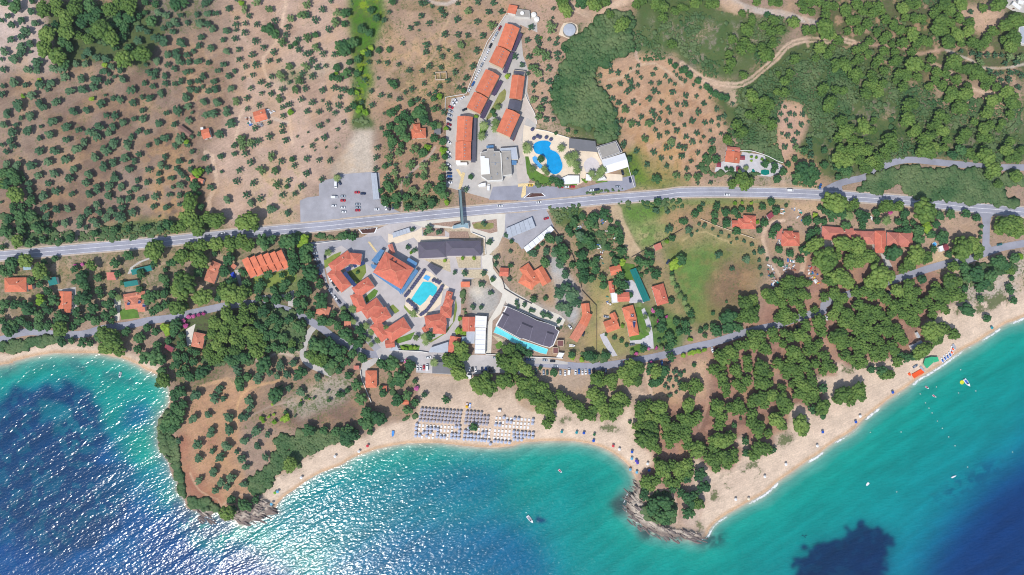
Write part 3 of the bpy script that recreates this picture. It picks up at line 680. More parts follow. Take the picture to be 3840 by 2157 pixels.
T(0,0,'p',"430 90 75 570 100 60 740 80 75 660 180 80 760 20 60 1100 90 70 1280 60 75 1010 290 100 1110 370 80 660 310 75 780 350 45 470 340 80 440 480 80 570 560 80 880 390 55 1240 590 90 1420 540 85 560 30 60 1320 20 60 1180 40 60")
T(1,0,'o',"340 35 45 390 10 30 370 135 42 450 135 38 580 88 38 260 145 35 100 155 35 740 90 40 665 5 25 860 20 48 990 92 42 785 160 32 660 185 24 290 235 48 370 240 40 165 228 32 35 215 40 70 250 35 420 290 42 560 312 40 650 250 38 655 305 25 750 235 32 860 245 32 735 330 38 645 390 36 25 320 40 305 375 40 525 403 34 845 415 38 105 430 55 280 460 40 405 480 42 225 515 32 560 517 42 680 497 32 930 475 36 815 553 38 685 600 34 1035 525 40 1080 612 28 990 610 32 850 652 40 750 668 30 640 715 30 535 648 40 275 620 42 375 632 34 180 620 38 160 555 40 60 540 55 75 605 45 120 635 30 35 690 36 155 725 40 210 712 26 470 712 36 580 765 40 325 770 40 275 815 38 190 830 38 435 820 38 820 757 30 725 790 22 905 830 34 980 858 34 100 820 40 40 845 30 320 870 25 195 900 42 262 910 38 380 915 40 445 898 42 605 892 42 800 887 32 910 937 28 1010 940 34 765 985 34 150 980 50 330 1025 42 465 1030 48 655 1020 42 175 1068 42 65 1110 55 215 1130 22 355 1155 42 425 1140 48 560 1125 48 180 1210 42 605 1238 52 35 1250 38 490 1350 50 85 1400 55 125 1365 38 215 1375 25 285 1350 30 885 1060 32 765 1095 28 850 1290 38 990 1235 24 990 1370 40 710 1400 50 800 1435 45 880 1420 35 1120 1265 32 1120 1325 32 1150 1410 36 1125 1165 32 1125 1080 34 1185 1052 34 1090 992 44 1120 898 36 1250 903 42 1350 890 34 1310 998 36 1420 1035 38 1370 1120 34 1490 1125 34 1580 1045 32 1590 1100 28 1525 1012 20 1650 1135 32 1685 1060 38 1525 905 38 1640 885 38 1700 900 30 1700 975 28 1290 810 45 1325 740 38 1420 765 38 1195 825 28 1105 765 55 1015 773 32 1225 735 22 1190 665 42 1360 670 45 1420 610 38 1475 678 38 1555 665 28 1360 545 40 1405 525 30 1460 475 45 1530 538 36 1640 548 32 1285 500 38 1275 395 32 1370 380 45 1120 425 45 1155 350 35 1170 270 35 1045 210 38 1205 185 42 1320 150 50 1365 45 45 1370 150 40 1450 200 40 1525 95 38 1585 295 38 1650 220 48 1680 130 45 1610 10 30 1495 1265 36 1545 1380 38 1675 1300 24 1270 1370 16 1380 1330 14 1460 1410 20 1575 1215 22")
T(1,0,'b',"50 40 70 120 20 60 1000 290 55 1050 345 50 940 290 40 1690 460 50 1700 530 40 1670 680 45 1625 775 40 1690 790 40 1455 350 36 1250 440 30 1200 470 26")
T(1,0,'q',"710 30 32 160 1435 35 1200 1125 36 1660 740 26")
T(2,0,'b',"45 130 50 30 240 35 205 290 50 280 330 45 110 430 60 40 480 70 20 520 50 165 595 42 80 625 35 50 735 50 160 740 40 375 505 36 100 925 40 125 1060 45 530 850 45 500 830 35 1230 910 30 925 990 34 500 1130 50 560 1090 35 630 1150 45 570 1205 45 690 1205 50 800 1120 70 830 1200 60 750 1150 50 490 1270 45 460 1350 45 600 1290 75 640 1380 60 510 1410 55 930 1260 45 930 1390 45 1020 1420 45 1520 1120 30 510 20 40 300 100 40 350 180 40 700 1040 40 1540 1160 24 270 540 40 480 500 34")
T(2,0,'q',"990 970 38 1050 1290 26 1350 1175 26 1670 765 30 180 1100 50 240 1130 40 150 930 34 230 520 40 300 480 34 190 700 32")
T(2,0,'o',"275 625 28 235 805 32 430 205 32 480 120 26 30 905 35 205 1030 30 60 1105 36 20 1230 28 305 1060 36 300 915 28 370 785 20 395 960 32 480 965 26 370 625 24 460 635 30 575 648 28 465 805 22 580 1000 34 645 930 28 710 900 36 680 712 34 810 712 28 880 662 36 830 838 28 985 870 30 1000 680 30 1070 810 32 935 740 18 1140 725 34 1255 785 36 1320 668 38 1225 848 18 1180 885 30 615 437 28 850 450 40 845 525 34 980 490 34 1075 507 20 1015 570 30 1160 570 36 1360 512 40 1200 450 42 1175 350 38 1265 357 34 1035 342 38 1420 362 38 690 280 32 755 240 30 880 232 34 800 162 34 1000 100 36 1030 150 36 1160 198 38 1365 215 36 1510 255 45 1275 110 42 1480 120 36 1610 120 34 1370 25 34 1530 30 36 1170 35 28 850 30 34 800 35 34 910 65 24 780 305 16 880 950 26 940 930 32 820 1015 25 760 1005 34 940 1095 45 1030 1130 36 870 1250 20 400 1290 26 430 1140 20")
T(2,0,'m',"980 1260 30 1430 1260 45 1570 1075 30 1550 1230 40 1545 1290 40 1410 1370 40")
T(3,0,'o',"190 275 38 395 275 60 155 408 36 250 385 36 370 395 24 460 388 26 270 438 32 440 440 32 255 515 50 170 575 38 340 560 55 455 540 38 455 590 26 510 575 14 100 650 32 215 680 50 365 685 40 475 712 26 265 735 46 300 805 28 375 825 38 445 785 36 220 850 34 385 905 30 215 920 20 300 940 14 320 1010 40 215 1005 42 380 1030 18 285 1090 42 270 1170 42 340 1200 36 415 1200 26 410 1130 16 160 740 25 415 85 24 410 180 18 30 570 36 985 655 32 1265 662 24 1190 690 18 995 722 32 1065 728 34 885 760 28 880 825 16 1260 728 26 1295 782 26 1155 772 30 1440 695 22 1415 750 28 1540 765 30 1625 720 18 1655 755 22 1690 790 26 1585 815 28 1480 838 30 1395 835 28 1635 848 24 1085 845 32 1190 820 38 1200 885 38 1265 858 26 1150 920 36 975 875 32 925 925 24 1430 915 36 1475 935 20 1615 928 36 1375 992 36 1500 1030 32 1220 1030 38 1010 995 34 1070 1038 34 1040 1105 32 1135 1100 42 1285 1052 14 1655 1050 30 1410 1120 36 1430 1160 34 1570 1090 30 1585 1135 24 1495 1130 22 1475 1200 32 1300 1178 32 1045 1220 32 1110 1212 34 1200 1240 42 1265 1245 30 1375 1240 45 1410 1230 34 1560 1230 34 1625 1255 22 1655 1310 36 1440 1305 28 1475 1370 34 1560 1335 28 1335 1395 42 1600 1425 46 1695 1150 28 1075 1290 26 1065 1340 30 1130 1435 30")
T(3,0,'b',"530 495 40 690 30 60 720 40 45 440 1340 20 560 1310 24 640 1330 22 1590 620 30 1640 660 34 1700 710 30")
T(3,0,'q',"290 380 20")
T(3,0,'p',"540 90 70 510 20 60 830 40 70 940 20 50 1110 240 75 1610 440 50 1510 60 60 1450 40 60 1640 110 45 1520 170 50 1250 40 45 990 140 40 1310 10 45 1700 70 40")
T(4,0,'o',"30 960 34 25 1045 38 140 965 26 155 1125 38 215 1042 32 340 1095 30 500 1042 26 100 1215 38 225 1235 32 290 1220 28 365 1190 30 420 1165 34 425 1245 18 360 1262 24 18 1260 24 280 1312 22 145 1340 34 385 1345 24 210 1375 22 35 1380 34 295 1420 40 100 1425 36 180 1430 18 25 815 26 108 855 20 178 880 20 275 985 18 975 1050 18 1000 1030 16 1030 1078 22 1135 1078 10 990 1147 28 1075 1140 32 1125 1152 26 1210 1150 32 965 1218 18 1040 1208 28 1190 1252 32 1080 1270 32 1000 1342 22 1055 1362 34 1150 1340 32 1115 1418 34 1275 1420 40 1480 1415 22 1265 1225 18")
T(4,0,'b',"155 810 38 70 755 40 20 700 40 240 870 35 280 910 38 330 945 40 385 970 42 440 985 42 850 150 35")
T(4,0,'p',"130 20 60 270 40 45 330 40 45 25 80 35 600 135 40 700 190 45 650 300 60 690 240 40 920 200 55 890 310 55 990 300 50 820 260 45 1120 220 60 1240 300 50 1310 300 45 500 390 50 470 540 42 490 630 55 460 700 45 630 420 50 590 500 50 690 480 50 580 450 35 900 450 50 850 550 70 800 470 45 910 400 35 615 755 45 1200 40 50 1290 20 50 1380 20 50 1450 60 55 1300 120 40 1230 100 45 1530 60 45 1440 150 50 1640 100 60 1680 200 50 1440 280 90 1480 340 60 1570 405 50 1660 310 40 1380 480 60 1460 540 50 1340 580 40 1500 480 40 1130 590 50 1550 640 55 1640 650 65 1700 740 40 1530 700 30 1080 740 45 1030 810 50 960 740 30 700 960 65 760 1050 55 820 1010 50 880 1050 55 780 1120 55 670 1150 45 850 1120 45 720 1170 35 950 920 38 1030 930 48 900 1250 55 830 1210 50 550 1250 55 600 1330 60 450 1400 50 1420 880 55 1400 930 40 1540 900 45 1490 1030 70 1460 1080 55 1620 910 45 1600 1220 60 1640 1310 70 1570 1380 50 1690 1290 50 1700 1400 50 900 20 40 970 30 40 750 10 45")
T(5,0,'p',"40 40 55 100 110 45 150 50 40 250 60 55 200 130 50 290 110 40 30 200 50 140 240 50 60 300 55 330 190 50 240 320 45 500 80 60 560 40 50 640 40 50 620 180 50 690 190 50 530 170 45 410 250 55 470 300 55 340 360 50 300 400 45 600 340 65 550 310 40 700 400 55 760 420 50 640 440 45 500 430 55 390 440 35 820 130 55 860 80 40 920 40 60 980 100 60 900 210 75 980 230 50 860 290 70 920 310 50 1090 40 60 1070 180 55 1170 230 55 1160 310 60 1050 340 65 960 420 70 1090 430 45 1200 420 55 1260 450 55 1320 440 45 1350 380 50 1400 310 50 1440 320 35 1470 40 75 1310 80 45 1640 200 80 1540 250 70 1620 380 80 1590 460 70 1520 400 45 160 420 50 100 470 45 30 500 45 150 540 45 60 590 50 310 510 50 260 600 50 220 650 40 420 520 45 430 610 60 590 520 45 620 640 80 15 620 35 560 700 40 790 590 45 740 680 45 1010 610 75 1060 680 50 960 660 50 1150 690 60 1260 720 65 1310 770 55 1210 770 45 1380 800 55 1440 870 50 1330 860 50 1040 800 55 930 740 50 840 720 50 830 800 50 900 850 50 770 870 45 540 750 60 460 740 50 650 770 45 500 870 50 430 810 35 40 740 60 30 800 40 190 750 50 310 710 45 200 830 60 300 840 50 250 920 60 130 930 60 140 850 45 1000 930 65 960 990 50 1130 940 70 1090 1000 50 1090 1080 70 1040 1090 55 1150 860 40 1400 1010 60 1460 990 40 1590 1020 65 1550 920 65 1630 970 40 1360 1120 60 1310 1150 40 590 1040 65 540 1100 50 560 1190 65 520 1230 50 110 1260 70 210 1210 35 200 1310 42 60 1300 40 870 1150 55 940 1190 50 840 1240 55 780 1270 40 900 1310 60 1220 1220 40 630 1310 60 580 1340 40 380 1400 70 320 1390 40 410 1330 30 740 1380 70 680 1420 45 800 1350 45 940 1400 50 1130 1340 60 1080 1400 50 1320 1290 60 1380 1250 45 1290 1380 50 1370 1390 50 1460 1290 40 1500 1230 40 1580 1150 50 1650 1050 40 1580 1420 50 80 1430 45 10 1400 40")
T(5,0,'o',"1180 120 32 1085 512 26 1195 535 32 1265 550 38 1345 550 38 1425 553 32 1495 555 30 1580 570 45 1690 575 45 1640 625 40 1525 637 32 1280 625 42 1580 730 36 1640 722 30 1440 745 32 1490 730 25 1370 715 36 1560 800 38 1485 805 30 1700 755 40 1660 880 35")
T(0,1,'o',"20 10 30 130 25 40 65 80 38 395 72 46 545 68 48 770 52 58 1060 60 60 1140 10 45 1280 25 45 1490 15 30 1395 105 38 1655 130 36 480 178 46 655 155 48 950 133 50 1255 143 52 1135 188 48 1350 178 40 1040 228 55 1297 250 46 1490 260 38 1615 212 45 1675 237 32 1595 298 36 65 205 45 170 217 52 315 217 56 740 255 48 545 300 50 385 318 46 690 345 50 890 308 50 860 392 46 1150 345 48 1140 300 25 1380 365 32 1475 387 38 1600 375 40 1700 342 25 485 398 38 560 472 48 432 520 55 720 505 38 895 503 45 975 445 48 1095 422 52 1218 430 48 1360 447 42 1088 522 50 1300 485 30 1555 530 42 1695 510 28 1420 557 48 1290 553 42 1210 570 45 970 610 48 885 675 50 1000 690 42 1110 670 42 1225 640 45 1200 720 65 1330 690 48 1545 630 36 1670 638 42 445 642 46 565 657 48 680 650 46 465 728 44 475 797 30 655 795 46 815 750 48 795 815 42 865 840 30 960 790 50 910 770 30 1070 740 50 1225 760 50 290 395 42 295 460 45 300 520 32 200 145 14 10 585 20 1600 728 14")
T(0,1,'b',"310 580 55 555 810 32 30 290 55 120 300 60 160 370 60 60 400 60 230 350 30 130 620 40 130 670 35 200 720 70 320 720 60 90 750 50 220 630 45 380 840 65 480 870 40 210 860 50 50 880 65 430 960 40 300 1000 50 710 940 50 600 970 35 1690 810 60 1610 850 40 20 1040 35 120 1200 70 20 1270 60 100 1290 45 450 1320 60 440 1190 35 550 1150 35 750 1260 42 1155 1200 50 820 1350 70 860 1300 40 985 1345 45 745 1385 30 1180 1305 40 1415 1305 50 1545 1205 38 1660 1265 28 1640 1350 55 1700 1200 35 1230 1395 30 1670 1410 40 310 1370 45 400 1410 40 850 1420 50 1290 1120 55 1560 1020 75 1150 860 40 1290 850 36 1450 850 36 1500 830 30 950 900 40")
T(0,1,'p',"20 400 50 150 510 80 170 975 60 250 1170 70 390 1280 75 915 1220 55 1535 1080 90 1580 1050 75")
T(0,1,'k',"760 1222 20 825 1210 22")
T(1,1,'o',"45 15 40 165 10 36 215 78 32 85 175 42 195 180 26 340 142 38 500 125 40 640 100 34 640 15 35 720 20 45 820 5 40 745 95 38 1010 125 45 800 188 40 1105 178 38 1240 222 32 1365 152 36 1485 160 32 1595 168 32 685 268 36 910 265 48 1045 270 42 1365 295 40 510 280 22 380 257 42 655 378 38 828 393 38 1065 410 42 1185 368 32 1310 432 38 1515 360 34 755 512 40 900 550 40 805 595 42 565 560 46 1120 518 36 1245 503 32 1010 655 52 1172 695 38 400 437 40 55 245 32 85 275 32 200 255 38 120 315 40 175 350 32 95 410 45 20 345 30 20 435 26 90 515 36 95 610 32 10 510 22 1420 20 30 1320 30 14 1450 65 14 1560 35 16 1660 40 16")
T(1,1,'q',"270 290 55 300 270 40 1350 960 60 1310 1000 50")
T(1,1,'b',"1220 155 32 1165 430 26 240 420 55 180 520 50 280 500 30 300 630 40 930 990 80 1020 960 50 1190 980 80 1240 960 60 1340 1080 60 1220 1100 60 580 1150 65 440 1100 35 1230 1190 60 1360 1150 60 1400 1290 85 1220 1270 50 540 1280 60 980 1310 50 1120 1320 35 900 1410 55 1150 1410 60 1330 1420 70 70 1310 35 280 1290 50 760 1400 50 620 1400 60 1500 1380 35 1490 1430 40 740 1300 36 30 1190 40 700 1270 26 1140 1000 60 1380 1040 50 1430 1340 50 1280 1230 40")
T(1,1,'p',"190 590 80 180 735 84 280 775 56 380 740 60 460 765 80 770 775 95 275 858 68 40 850 50 120 810 60 180 1030 50 300 1020 70 460 1010 75 600 1000 75 700 980 70 780 1020 60 110 1130 75 280 1160 90 130 1390 110 530 1430 50 700 800 60 840 830 50")
T(1,1,'m',"1580 1090 35 1670 340 35")
T(2,1,'o',"360 35 34 350 140 34 345 255 32 505 55 28 585 78 52 480 135 45 735 50 52 930 145 42 485 205 32 545 215 28 535 290 42 700 210 52 830 230 55 1030 235 45 830 325 45 690 320 32 655 380 45 560 370 45 460 340 38 715 465 48 870 430 50 840 480 42 1255 458 32 880 860 45 985 885 38 845 890 32 715 860 30 670 1040 32 735 1070 32 1430 800 36 1490 985 40 1240 1300 38 1430 1300 36 1560 1140 36 1550 1210 32 1660 920 30 1700 1080 25 1690 1360 30 1410 1410 40 1140 1290 26")
T(2,1,'b',"500 15 36 600 10 36 820 90 50 435 225 32 760 320 24 480 430 60 440 400 30 1000 440 65 1030 510 50 1005 340 40 430 540 40 555 540 58 650 530 42 550 620 38 440 590 45 670 635 45 910 595 50 815 635 40 740 545 36 1040 130 35 40 920 45 110 930 45 1300 330 30 1520 1360 30 160 1290 20 1710 980 25 1700 1220 30 400 470 30 960 460 40 490 560 30")
T(2,1,'q',"860 35 42 1010 60 35 1040 60 30 1060 590 34 1030 100 28 700 1090 20 1220 1150 22 1330 1150 22 1040 1170 22")
T(3,1,'m',"570 130 42 630 115 42 590 185 42 640 200 42 655 265 38 495 40 38 155 50 45 140 15 35 205 250 36 910 260 42 880 305 40 800 295 34 835 345 30 325 250 32 350 295 28 1610 1350 28 1620 1395 28")
T(3,1,'o',"1250 70 34 1425 85 38 1545 40 38 1495 145 32 1355 205 34 1555 220 30 1650 315 42 1595 140 22 1700 120 36 1120 15 36 1600 10 40 1680 25 35 1445 670 38 1565 685 28 1580 855 45 535 1310 52 540 1430 55 210 1100 48 480 1200 60 430 1090 55 340 1080 45 690 930 65 470 960 50 305 1005 28")
T(3,1,'b',"470 385 55 405 360 40 290 150 40 1455 355 50 1235 290 32 1175 150 35 1465 580 42 1610 945 36 1700 775 30 705 725 42 925 705 60 820 740 60 620 790 50 780 790 60 570 860 45 590 910 35 760 960 60 380 950 55 500 1060 70 520 1130 60 255 1045 24 330 1190 55 605 1220 36 800 1020 50 700 1120 60 700 1210 60 720 1290 50 800 1350 45 720 1360 50 910 1340 45 1000 1110 26 1040 1180 45 1090 1320 45 1060 1390 50 1130 1420 50 920 1420 45 1380 1110 50 1270 1170 45 1330 1200 50 1400 1190 36 1280 1250 30 1350 1290 24 1400 1265 34 1445 1310 55 1300 1320 25 1700 1170 60 1605 1300 26 1650 1430 26 1090 930 45 1060 880 50 1100 1070 50 850 1160 40 820 1210 50 840 1270 48 1000 860 45 1080 980 40 960 1030 35 1060 800 30 990 770 26")
T(3,1,'q',"1640 1200 75 1110 1190 45 1040 1180 30 1560 980 26 740 370 24")
T(4,1,'o',"20 40 36 155 90 28 85 175 26 40 255 30 150 235 26 50 335 42 150 330 48 280 390 26 150 395 22 1030 30 36 1150 40 45 1280 30 36 1290 110 38 205 605 28 165 805 24 220 820 32 60 865 42 300 855 20 90 915 26 385 890 24 465 930 22 545 955 22 620 980 24 695 1012 26 790 1075 42 720 1095 28 365 1115 42 640 1160 45 770 1170 24 850 1160 22 495 1255 32 775 1243 26 790 1318 20 895 1325 28 145 875 16 355 930 16 485 995 14 5 120 30")
T(4,1,'b',"280 65 30 230 130 36 335 150 45 440 248 24 490 262 30 830 200 42 925 225 42 1010 280 42 950 355 45 910 270 30 1225 70 42 1425 65 38 1125 150 36 1060 205 32 1425 210 45 1200 240 70 1280 260 70 1230 330 70 1330 320 60 1150 330 55 1130 380 35 1280 390 50 1565 330 38 1560 230 50 1650 270 60 340 630 45 435 685 48 520 680 42 320 710 40 590 655 34 675 655 38 805 632 38 890 580 42 125 705 40 440 800 50 320 780 36 545 875 45 20 780 36 930 1170 30 820 790 45 770 865 36 940 840 50 905 905 48 1250 770 52 970 1060 45 1080 1100 45 1180 1160 45 985 1200 40 940 670 45 1080 860 28 560 730 30 1380 640 30 1040 620 22 1440 670 45 1350 770 45 1500 710 60 1600 700 60 1640 820 50 1420 780 40 1290 900 50 1250 1060 60 1200 1060 40 1350 870 45 1270 960 40 170 655 36")
T(4,1,'q',"750 785 25 1330 715 30 850 180 24 690 130 18 740 135 18 800 155 18 690 170 14 600 590 20 530 595 24 690 595 20")
T(4,1,'m',"1680 720 45 640 240 26")
T(4,1,'p',"610 370 80 500 400 50 670 380 55 1570 150 70 1660 160 70 1600 60 60 1690 60 60 1690 640 45 1540 590 110 1480 560 60 1330 1010 80 1610 1000 85 1450 1150 110 1380 1180 70 1540 1130 60 1680 1180 70 1700 1080 45 1080 1390 70 1180 1390 60 1020 1400 50 1580 1330 90 1500 1370 70 1660 1380 70 1260 1400 40 1450 1270 60")
T(5,1,'p',"50 60 60 140 60 60 60 150 55 170 180 60 250 130 55 260 210 55 130 240 60 330 60 55 420 30 50 740 60 80 800 30 60 850 40 45 670 90 45 790 110 45 920 40 40 1170 90 55 1230 130 45 1350 120 80 1310 60 50 1540 60 60 1640 130 60 1560 150 45 1690 60 45 1420 250 80 1370 300 50 1460 400 45 340 120 40 1640 320 60 730 670 115 350 620 70 300 640 50 460 625 55 20 600 50 1560 810 90 1470 850 60 1640 780 70 1660 870 70 1580 870 60 1110 1060 100 1200 1000 70 1080 980 60 1250 1050 60 1040 1080 50 1260 1120 50 640 1120 90 570 1200 70 740 1140 60 500 1260 50 50 1010 80 150 1130 75 60 1180 70 40 1090 60 220 1170 50 280 1320 110 180 1380 70 370 1330 60 560 1420 60 980 1380 80 1050 1390 50 830 1430 50 1010 1230 55 1580 1270 50 1480 780 55")
T(5,1,'b',"1000 110 50 1080 60 60 60 700 50 110 740 60 90 820 45 240 770 40 450 780 40 520 790 45 600 790 32 230 690 45 520 700 50 830 810 45 870 720 50 980 700 50 1135 700 48 1240 740 45 1285 830 26 1280 895 22 1275 940 18 900 930 70 660 870 60 780 910 50 660 960 60 540 860 50 470 865 30 960 1110 40 810 1060 40 410 1090 85 690 1360 50 1120 1240 60 1460 1180 75 1520 1220 60 1620 1150 55 1240 1300 80 1380 1330 70 1150 1330 60 1590 1350 30 1560 1425 36 1300 1400 70 430 870 24 340 1080 50")
T(5,1,'q',"740 850 60 730 800 45 1680 1130 40")
T(5,1,'m',"340 770 45")
T(5,1,'k',"370 690 26 790 750 24")
T(0,2,'b',"30 330 45 120 360 50 80 420 70 150 400 50 220 330 50 290 380 50 180 320 35 390 380 60 480 380 50 270 200 80 150 170 50 40 160 60 20 240 30 390 290 60 480 220 50 540 120 60 600 280 60 570 330 40 480 30 50 770 240 50 800 330 55 840 100 80 780 120 50 930 200 60 1080 160 55 1060 280 50 960 330 55 890 290 45 1130 60 45 1140 240 45 1120 330 35 990 20 45 1010 80 35 880 15 40 1500 100 75 1570 70 50 1590 200 50 1530 240 45 1400 10 40 1670 165 45 1660 50 50 1700 20 30 620 540 50 720 530 36 830 545 50 905 555 36 1000 490 60 1265 440 50 1400 500 60 1385 615 45 1580 575 50 1480 400 45 1560 440 45 1690 530 40 1560 690 85 1450 700 60 1620 720 60 1630 830 50 1590 970 40 1690 1340 70 1660 1390 60 350 240 45 440 160 40 650 320 50 730 390 45")
T(0,2,'q',"400 130 55 400 80 40 1660 400 60 1690 440 45")
T(0,2,'p',"600 410 75 1060 600 75 1120 540 90 1040 470 75 1100 460 60 1190 630 60 1150 480 60 1640 930 70")
T(0,2,'m',"1185 100 35")
T(1,2,'p',"90 40 90 60 200 80 130 180 50 310 90 90 600 60 100 520 30 60 700 60 80 770 40 50 560 260 70 600 310 60 730 210 55 820 200 45 730 300 65 800 320 45 440 350 70 540 400 60 660 400 60 790 440 65 850 500 60 1220 560 45 420 460 60 520 490 60 640 520 60 720 480 50 460 570 60 400 600 50 380 660 60 520 630 55 640 620 60 700 570 55 820 600 55 870 650 65 800 540 50 920 560 50 420 730 50 480 710 50 1440 690 70 1510 720 70 880 440 45")
T(1,2,'b',"480 100 50 880 100 40 960 115 36 1060 110 60 1180 95 45 1270 150 50 1340 150 50 1370 40 55 1280 60 40 1040 20 50 1120 10 40 880 20 50 1300 230 45 1400 260 50 1510 130 80 1530 330 60 1600 340 50 1640 260 40 1680 380 50 930 230 65 1040 300 55 1070 400 45 1030 470 50 1130 500 55 980 350 45 1190 320 50 1280 390 60 1330 360 40 590 720 60 750 700 60 970 610 45 1050 590 50 1130 610 45 1220 620 45 920 420 50 880 380 50 350 500 28 960 490 50 1100 340 40 40 400 60 60 350 50 30 460 40 110 480 40 110 580 55 200 630 40 260 650 40 60 680 55 150 700 50 230 740 48 60 760 50 20 790 36 150 800 40 90 860 45 190 890 60 310 850 70 350 810 50 280 890 45 940 770 85 775 895 48 690 940 55 1310 855 70 1055 1075 80 1360 1107 24 1440 1107 18 1305 1170 26 1155 1250 24 1590 1130 26 1690 1070 35 1500 590 90 1580 560 70 1440 560 55 1650 620 70 1620 760 60 1700 700 50 1690 830 40 1560 780 40 100 1040 60 40 1080 60 90 1230 65 130 1170 50 40 1190 50 50 1320 70 20 1280 50 30 1400 60 100 1330 40 1390 1430 65 1540 1430 45 1660 1440 50 680 690 50 640 740 50 960 700 36 700 990 50")
T(1,2,'q',"1150 1310 50 1040 1350 30 910 1310 30 930 1340 22 1310 1130 12 1395 1115 14 1035 1270 18 985 1295 18 1020 1170 18 920 760 50")
T(1,2,'o',"1230 755 45 1100 780 55 660 810 50 680 860 40 890 880 50 870 930 45 1005 855 40 1070 885 42 1170 870 50 1260 910 36 1475 900 45 1185 1010 40 1305 1045 50 1110 1010 40 790 1130 55 800 1210 45 490 1015 50 440 1105 55 530 1115 38 250 1080 65 375 1275 45 225 1315 55 580 1300 58 730 1295 55 410 1430 45 590 1420 55 860 1430 50 1250 1290 18 1580 1040 22")
T(1,2,'k',"180 290 26 230 285 24 280 270 24 330 260 22 130 330 26 150 380 30")
T(2,2,'m',"110 210 40 245 385 36 300 445 34 365 525 34 450 410 36 750 500 30 850 545 34 830 490 36 15 210 30 120 340 28 270 520 25 300 570 25 720 260 36 930 750 40")
T(2,2,'b',"30 280 60 40 460 70 90 530 50 170 560 60 190 430 60 90 310 30 210 500 45 20 620 45 110 660 50 205 700 55 60 740 45 400 760 55 520 760 75 460 800 45 690 770 55 680 820 45 590 890 70 650 890 36 540 950 50 600 960 40 150 970 60 190 1110 65 260 1260 70 370 1310 80 250 1360 80 560 1130 65 660 1080 50 740 1150 45 670 1230 50 740 940 28 420 1060 45 400 1000 28 20 770 30 70 880 45 15 1070 30 60 1030 30 890 480 50 1330 1400 44 1050 1125 45 60 1440 70")
T(2,2,'q',"1170 430 40 1230 440 40 1190 310 26 700 600 26 620 600 22 650 610 20 740 600 24")
T(2,2,'k',"755 1010 28 650 735 24")
T(2,2,'o',"835 1075 40 1500 50 32 1405 195 32 1320 190 32")
T(2,2,'p',"1200 600 70 1230 670 65 1100 740 75 1060 700 50 1180 860 75 1370 960 75 1480 1000 85 1400 1010 60 1450 900 60 1640 750 80 1700 800 60 1640 940 80 1700 680 50 1680 610 60 1590 700 45 1190 780 50")
T(3,2,'p',"40 710 70 20 800 60 130 810 70 30 900 45 180 860 50 120 960 70 210 950 60 170 1040 75 290 1000 70 90 1060 60 250 1120 75 340 1060 60 400 1100 50 310 1200 75 400 1180 55 370 1250 50 490 1080 55 550 1120 50 590 1170 60 660 1200 70 720 1270 60 810 1060 65 870 1120 75 900 1190 70 840 1210 60 800 1290 50 930 1270 60 1010 1290 55 1050 1200 80 1080 1110 70 1140 1140 55 850 920 65 880 880 50 1000 920 70 1120 850 70 1230 830 70 1200 770 60 1280 800 60 1180 930 60 1250 930 60 1010 990 45 900 960 45 360 1360 55 400 1310 40 1300 1200 65 1380 1170 50 1480 1200 80 1290 1290 60 1380 1300 60 1500 1300 75 1280 1390 60 1400 1400 75 1550 1380 60 1690 1300 40 1650 1400 60 1450 840 65")
T(3,2,'o',"45 150 32 60 190 24 125 170 32 185 225 28 215 230 26 310 265 36 355 270 32 385 290 28 470 335 32 490 400 20 480 40 60 600 60 80 640 150 60 560 200 60 480 190 50 570 250 45 600 100 60 470 80 50 1640 840 36 1690 870 36 1580 920 32 1540 980 28 1650 920 32 1570 1010 22 1620 990 18 1690 960 36 1690 1010 28 1590 1080 28 1650 1050 20")
T(3,2,'b',"215 115 38 335 105 28 100 630 45 170 660 40 30 620 45 600 670 40 770 680 60 930 670 40 830 690 40 970 680 30 420 850 45 285 805 25 1600 130 36 1190 70 32 1605 550 50 1500 390 55 1480 250 50 1680 440 45 1580 480 50 1525 510 20 1480 530 24 1650 340 40 1440 210 25 1320 610 40 1510 320 40 1570 600 45 1030 500 26 1150 575 22 1100 530 26 945 470 18 1185 1350 20 1530 830 60 1600 690 50 1400 790 45 1460 940 60 1500 890 45 1410 960 45 1380 840 40 1080 40 40 60 590 40")
T(3,2,'q',"1110 380 24 1160 575 16 700 720 30 610 700 30")
T(3,2,'m',"1410 310 28 1445 425 28 1690 80 30 1660 20 28 1280 165 26 1340 290 26 1370 420 26 1205 650 24 1500 600 24")
T(3,2,'k',"1420 230 26 1480 340 30 1500 320 22 1370 610 20 1250 660 22 1450 605 18 1520 600 20 1395 755 26 1550 290 18")
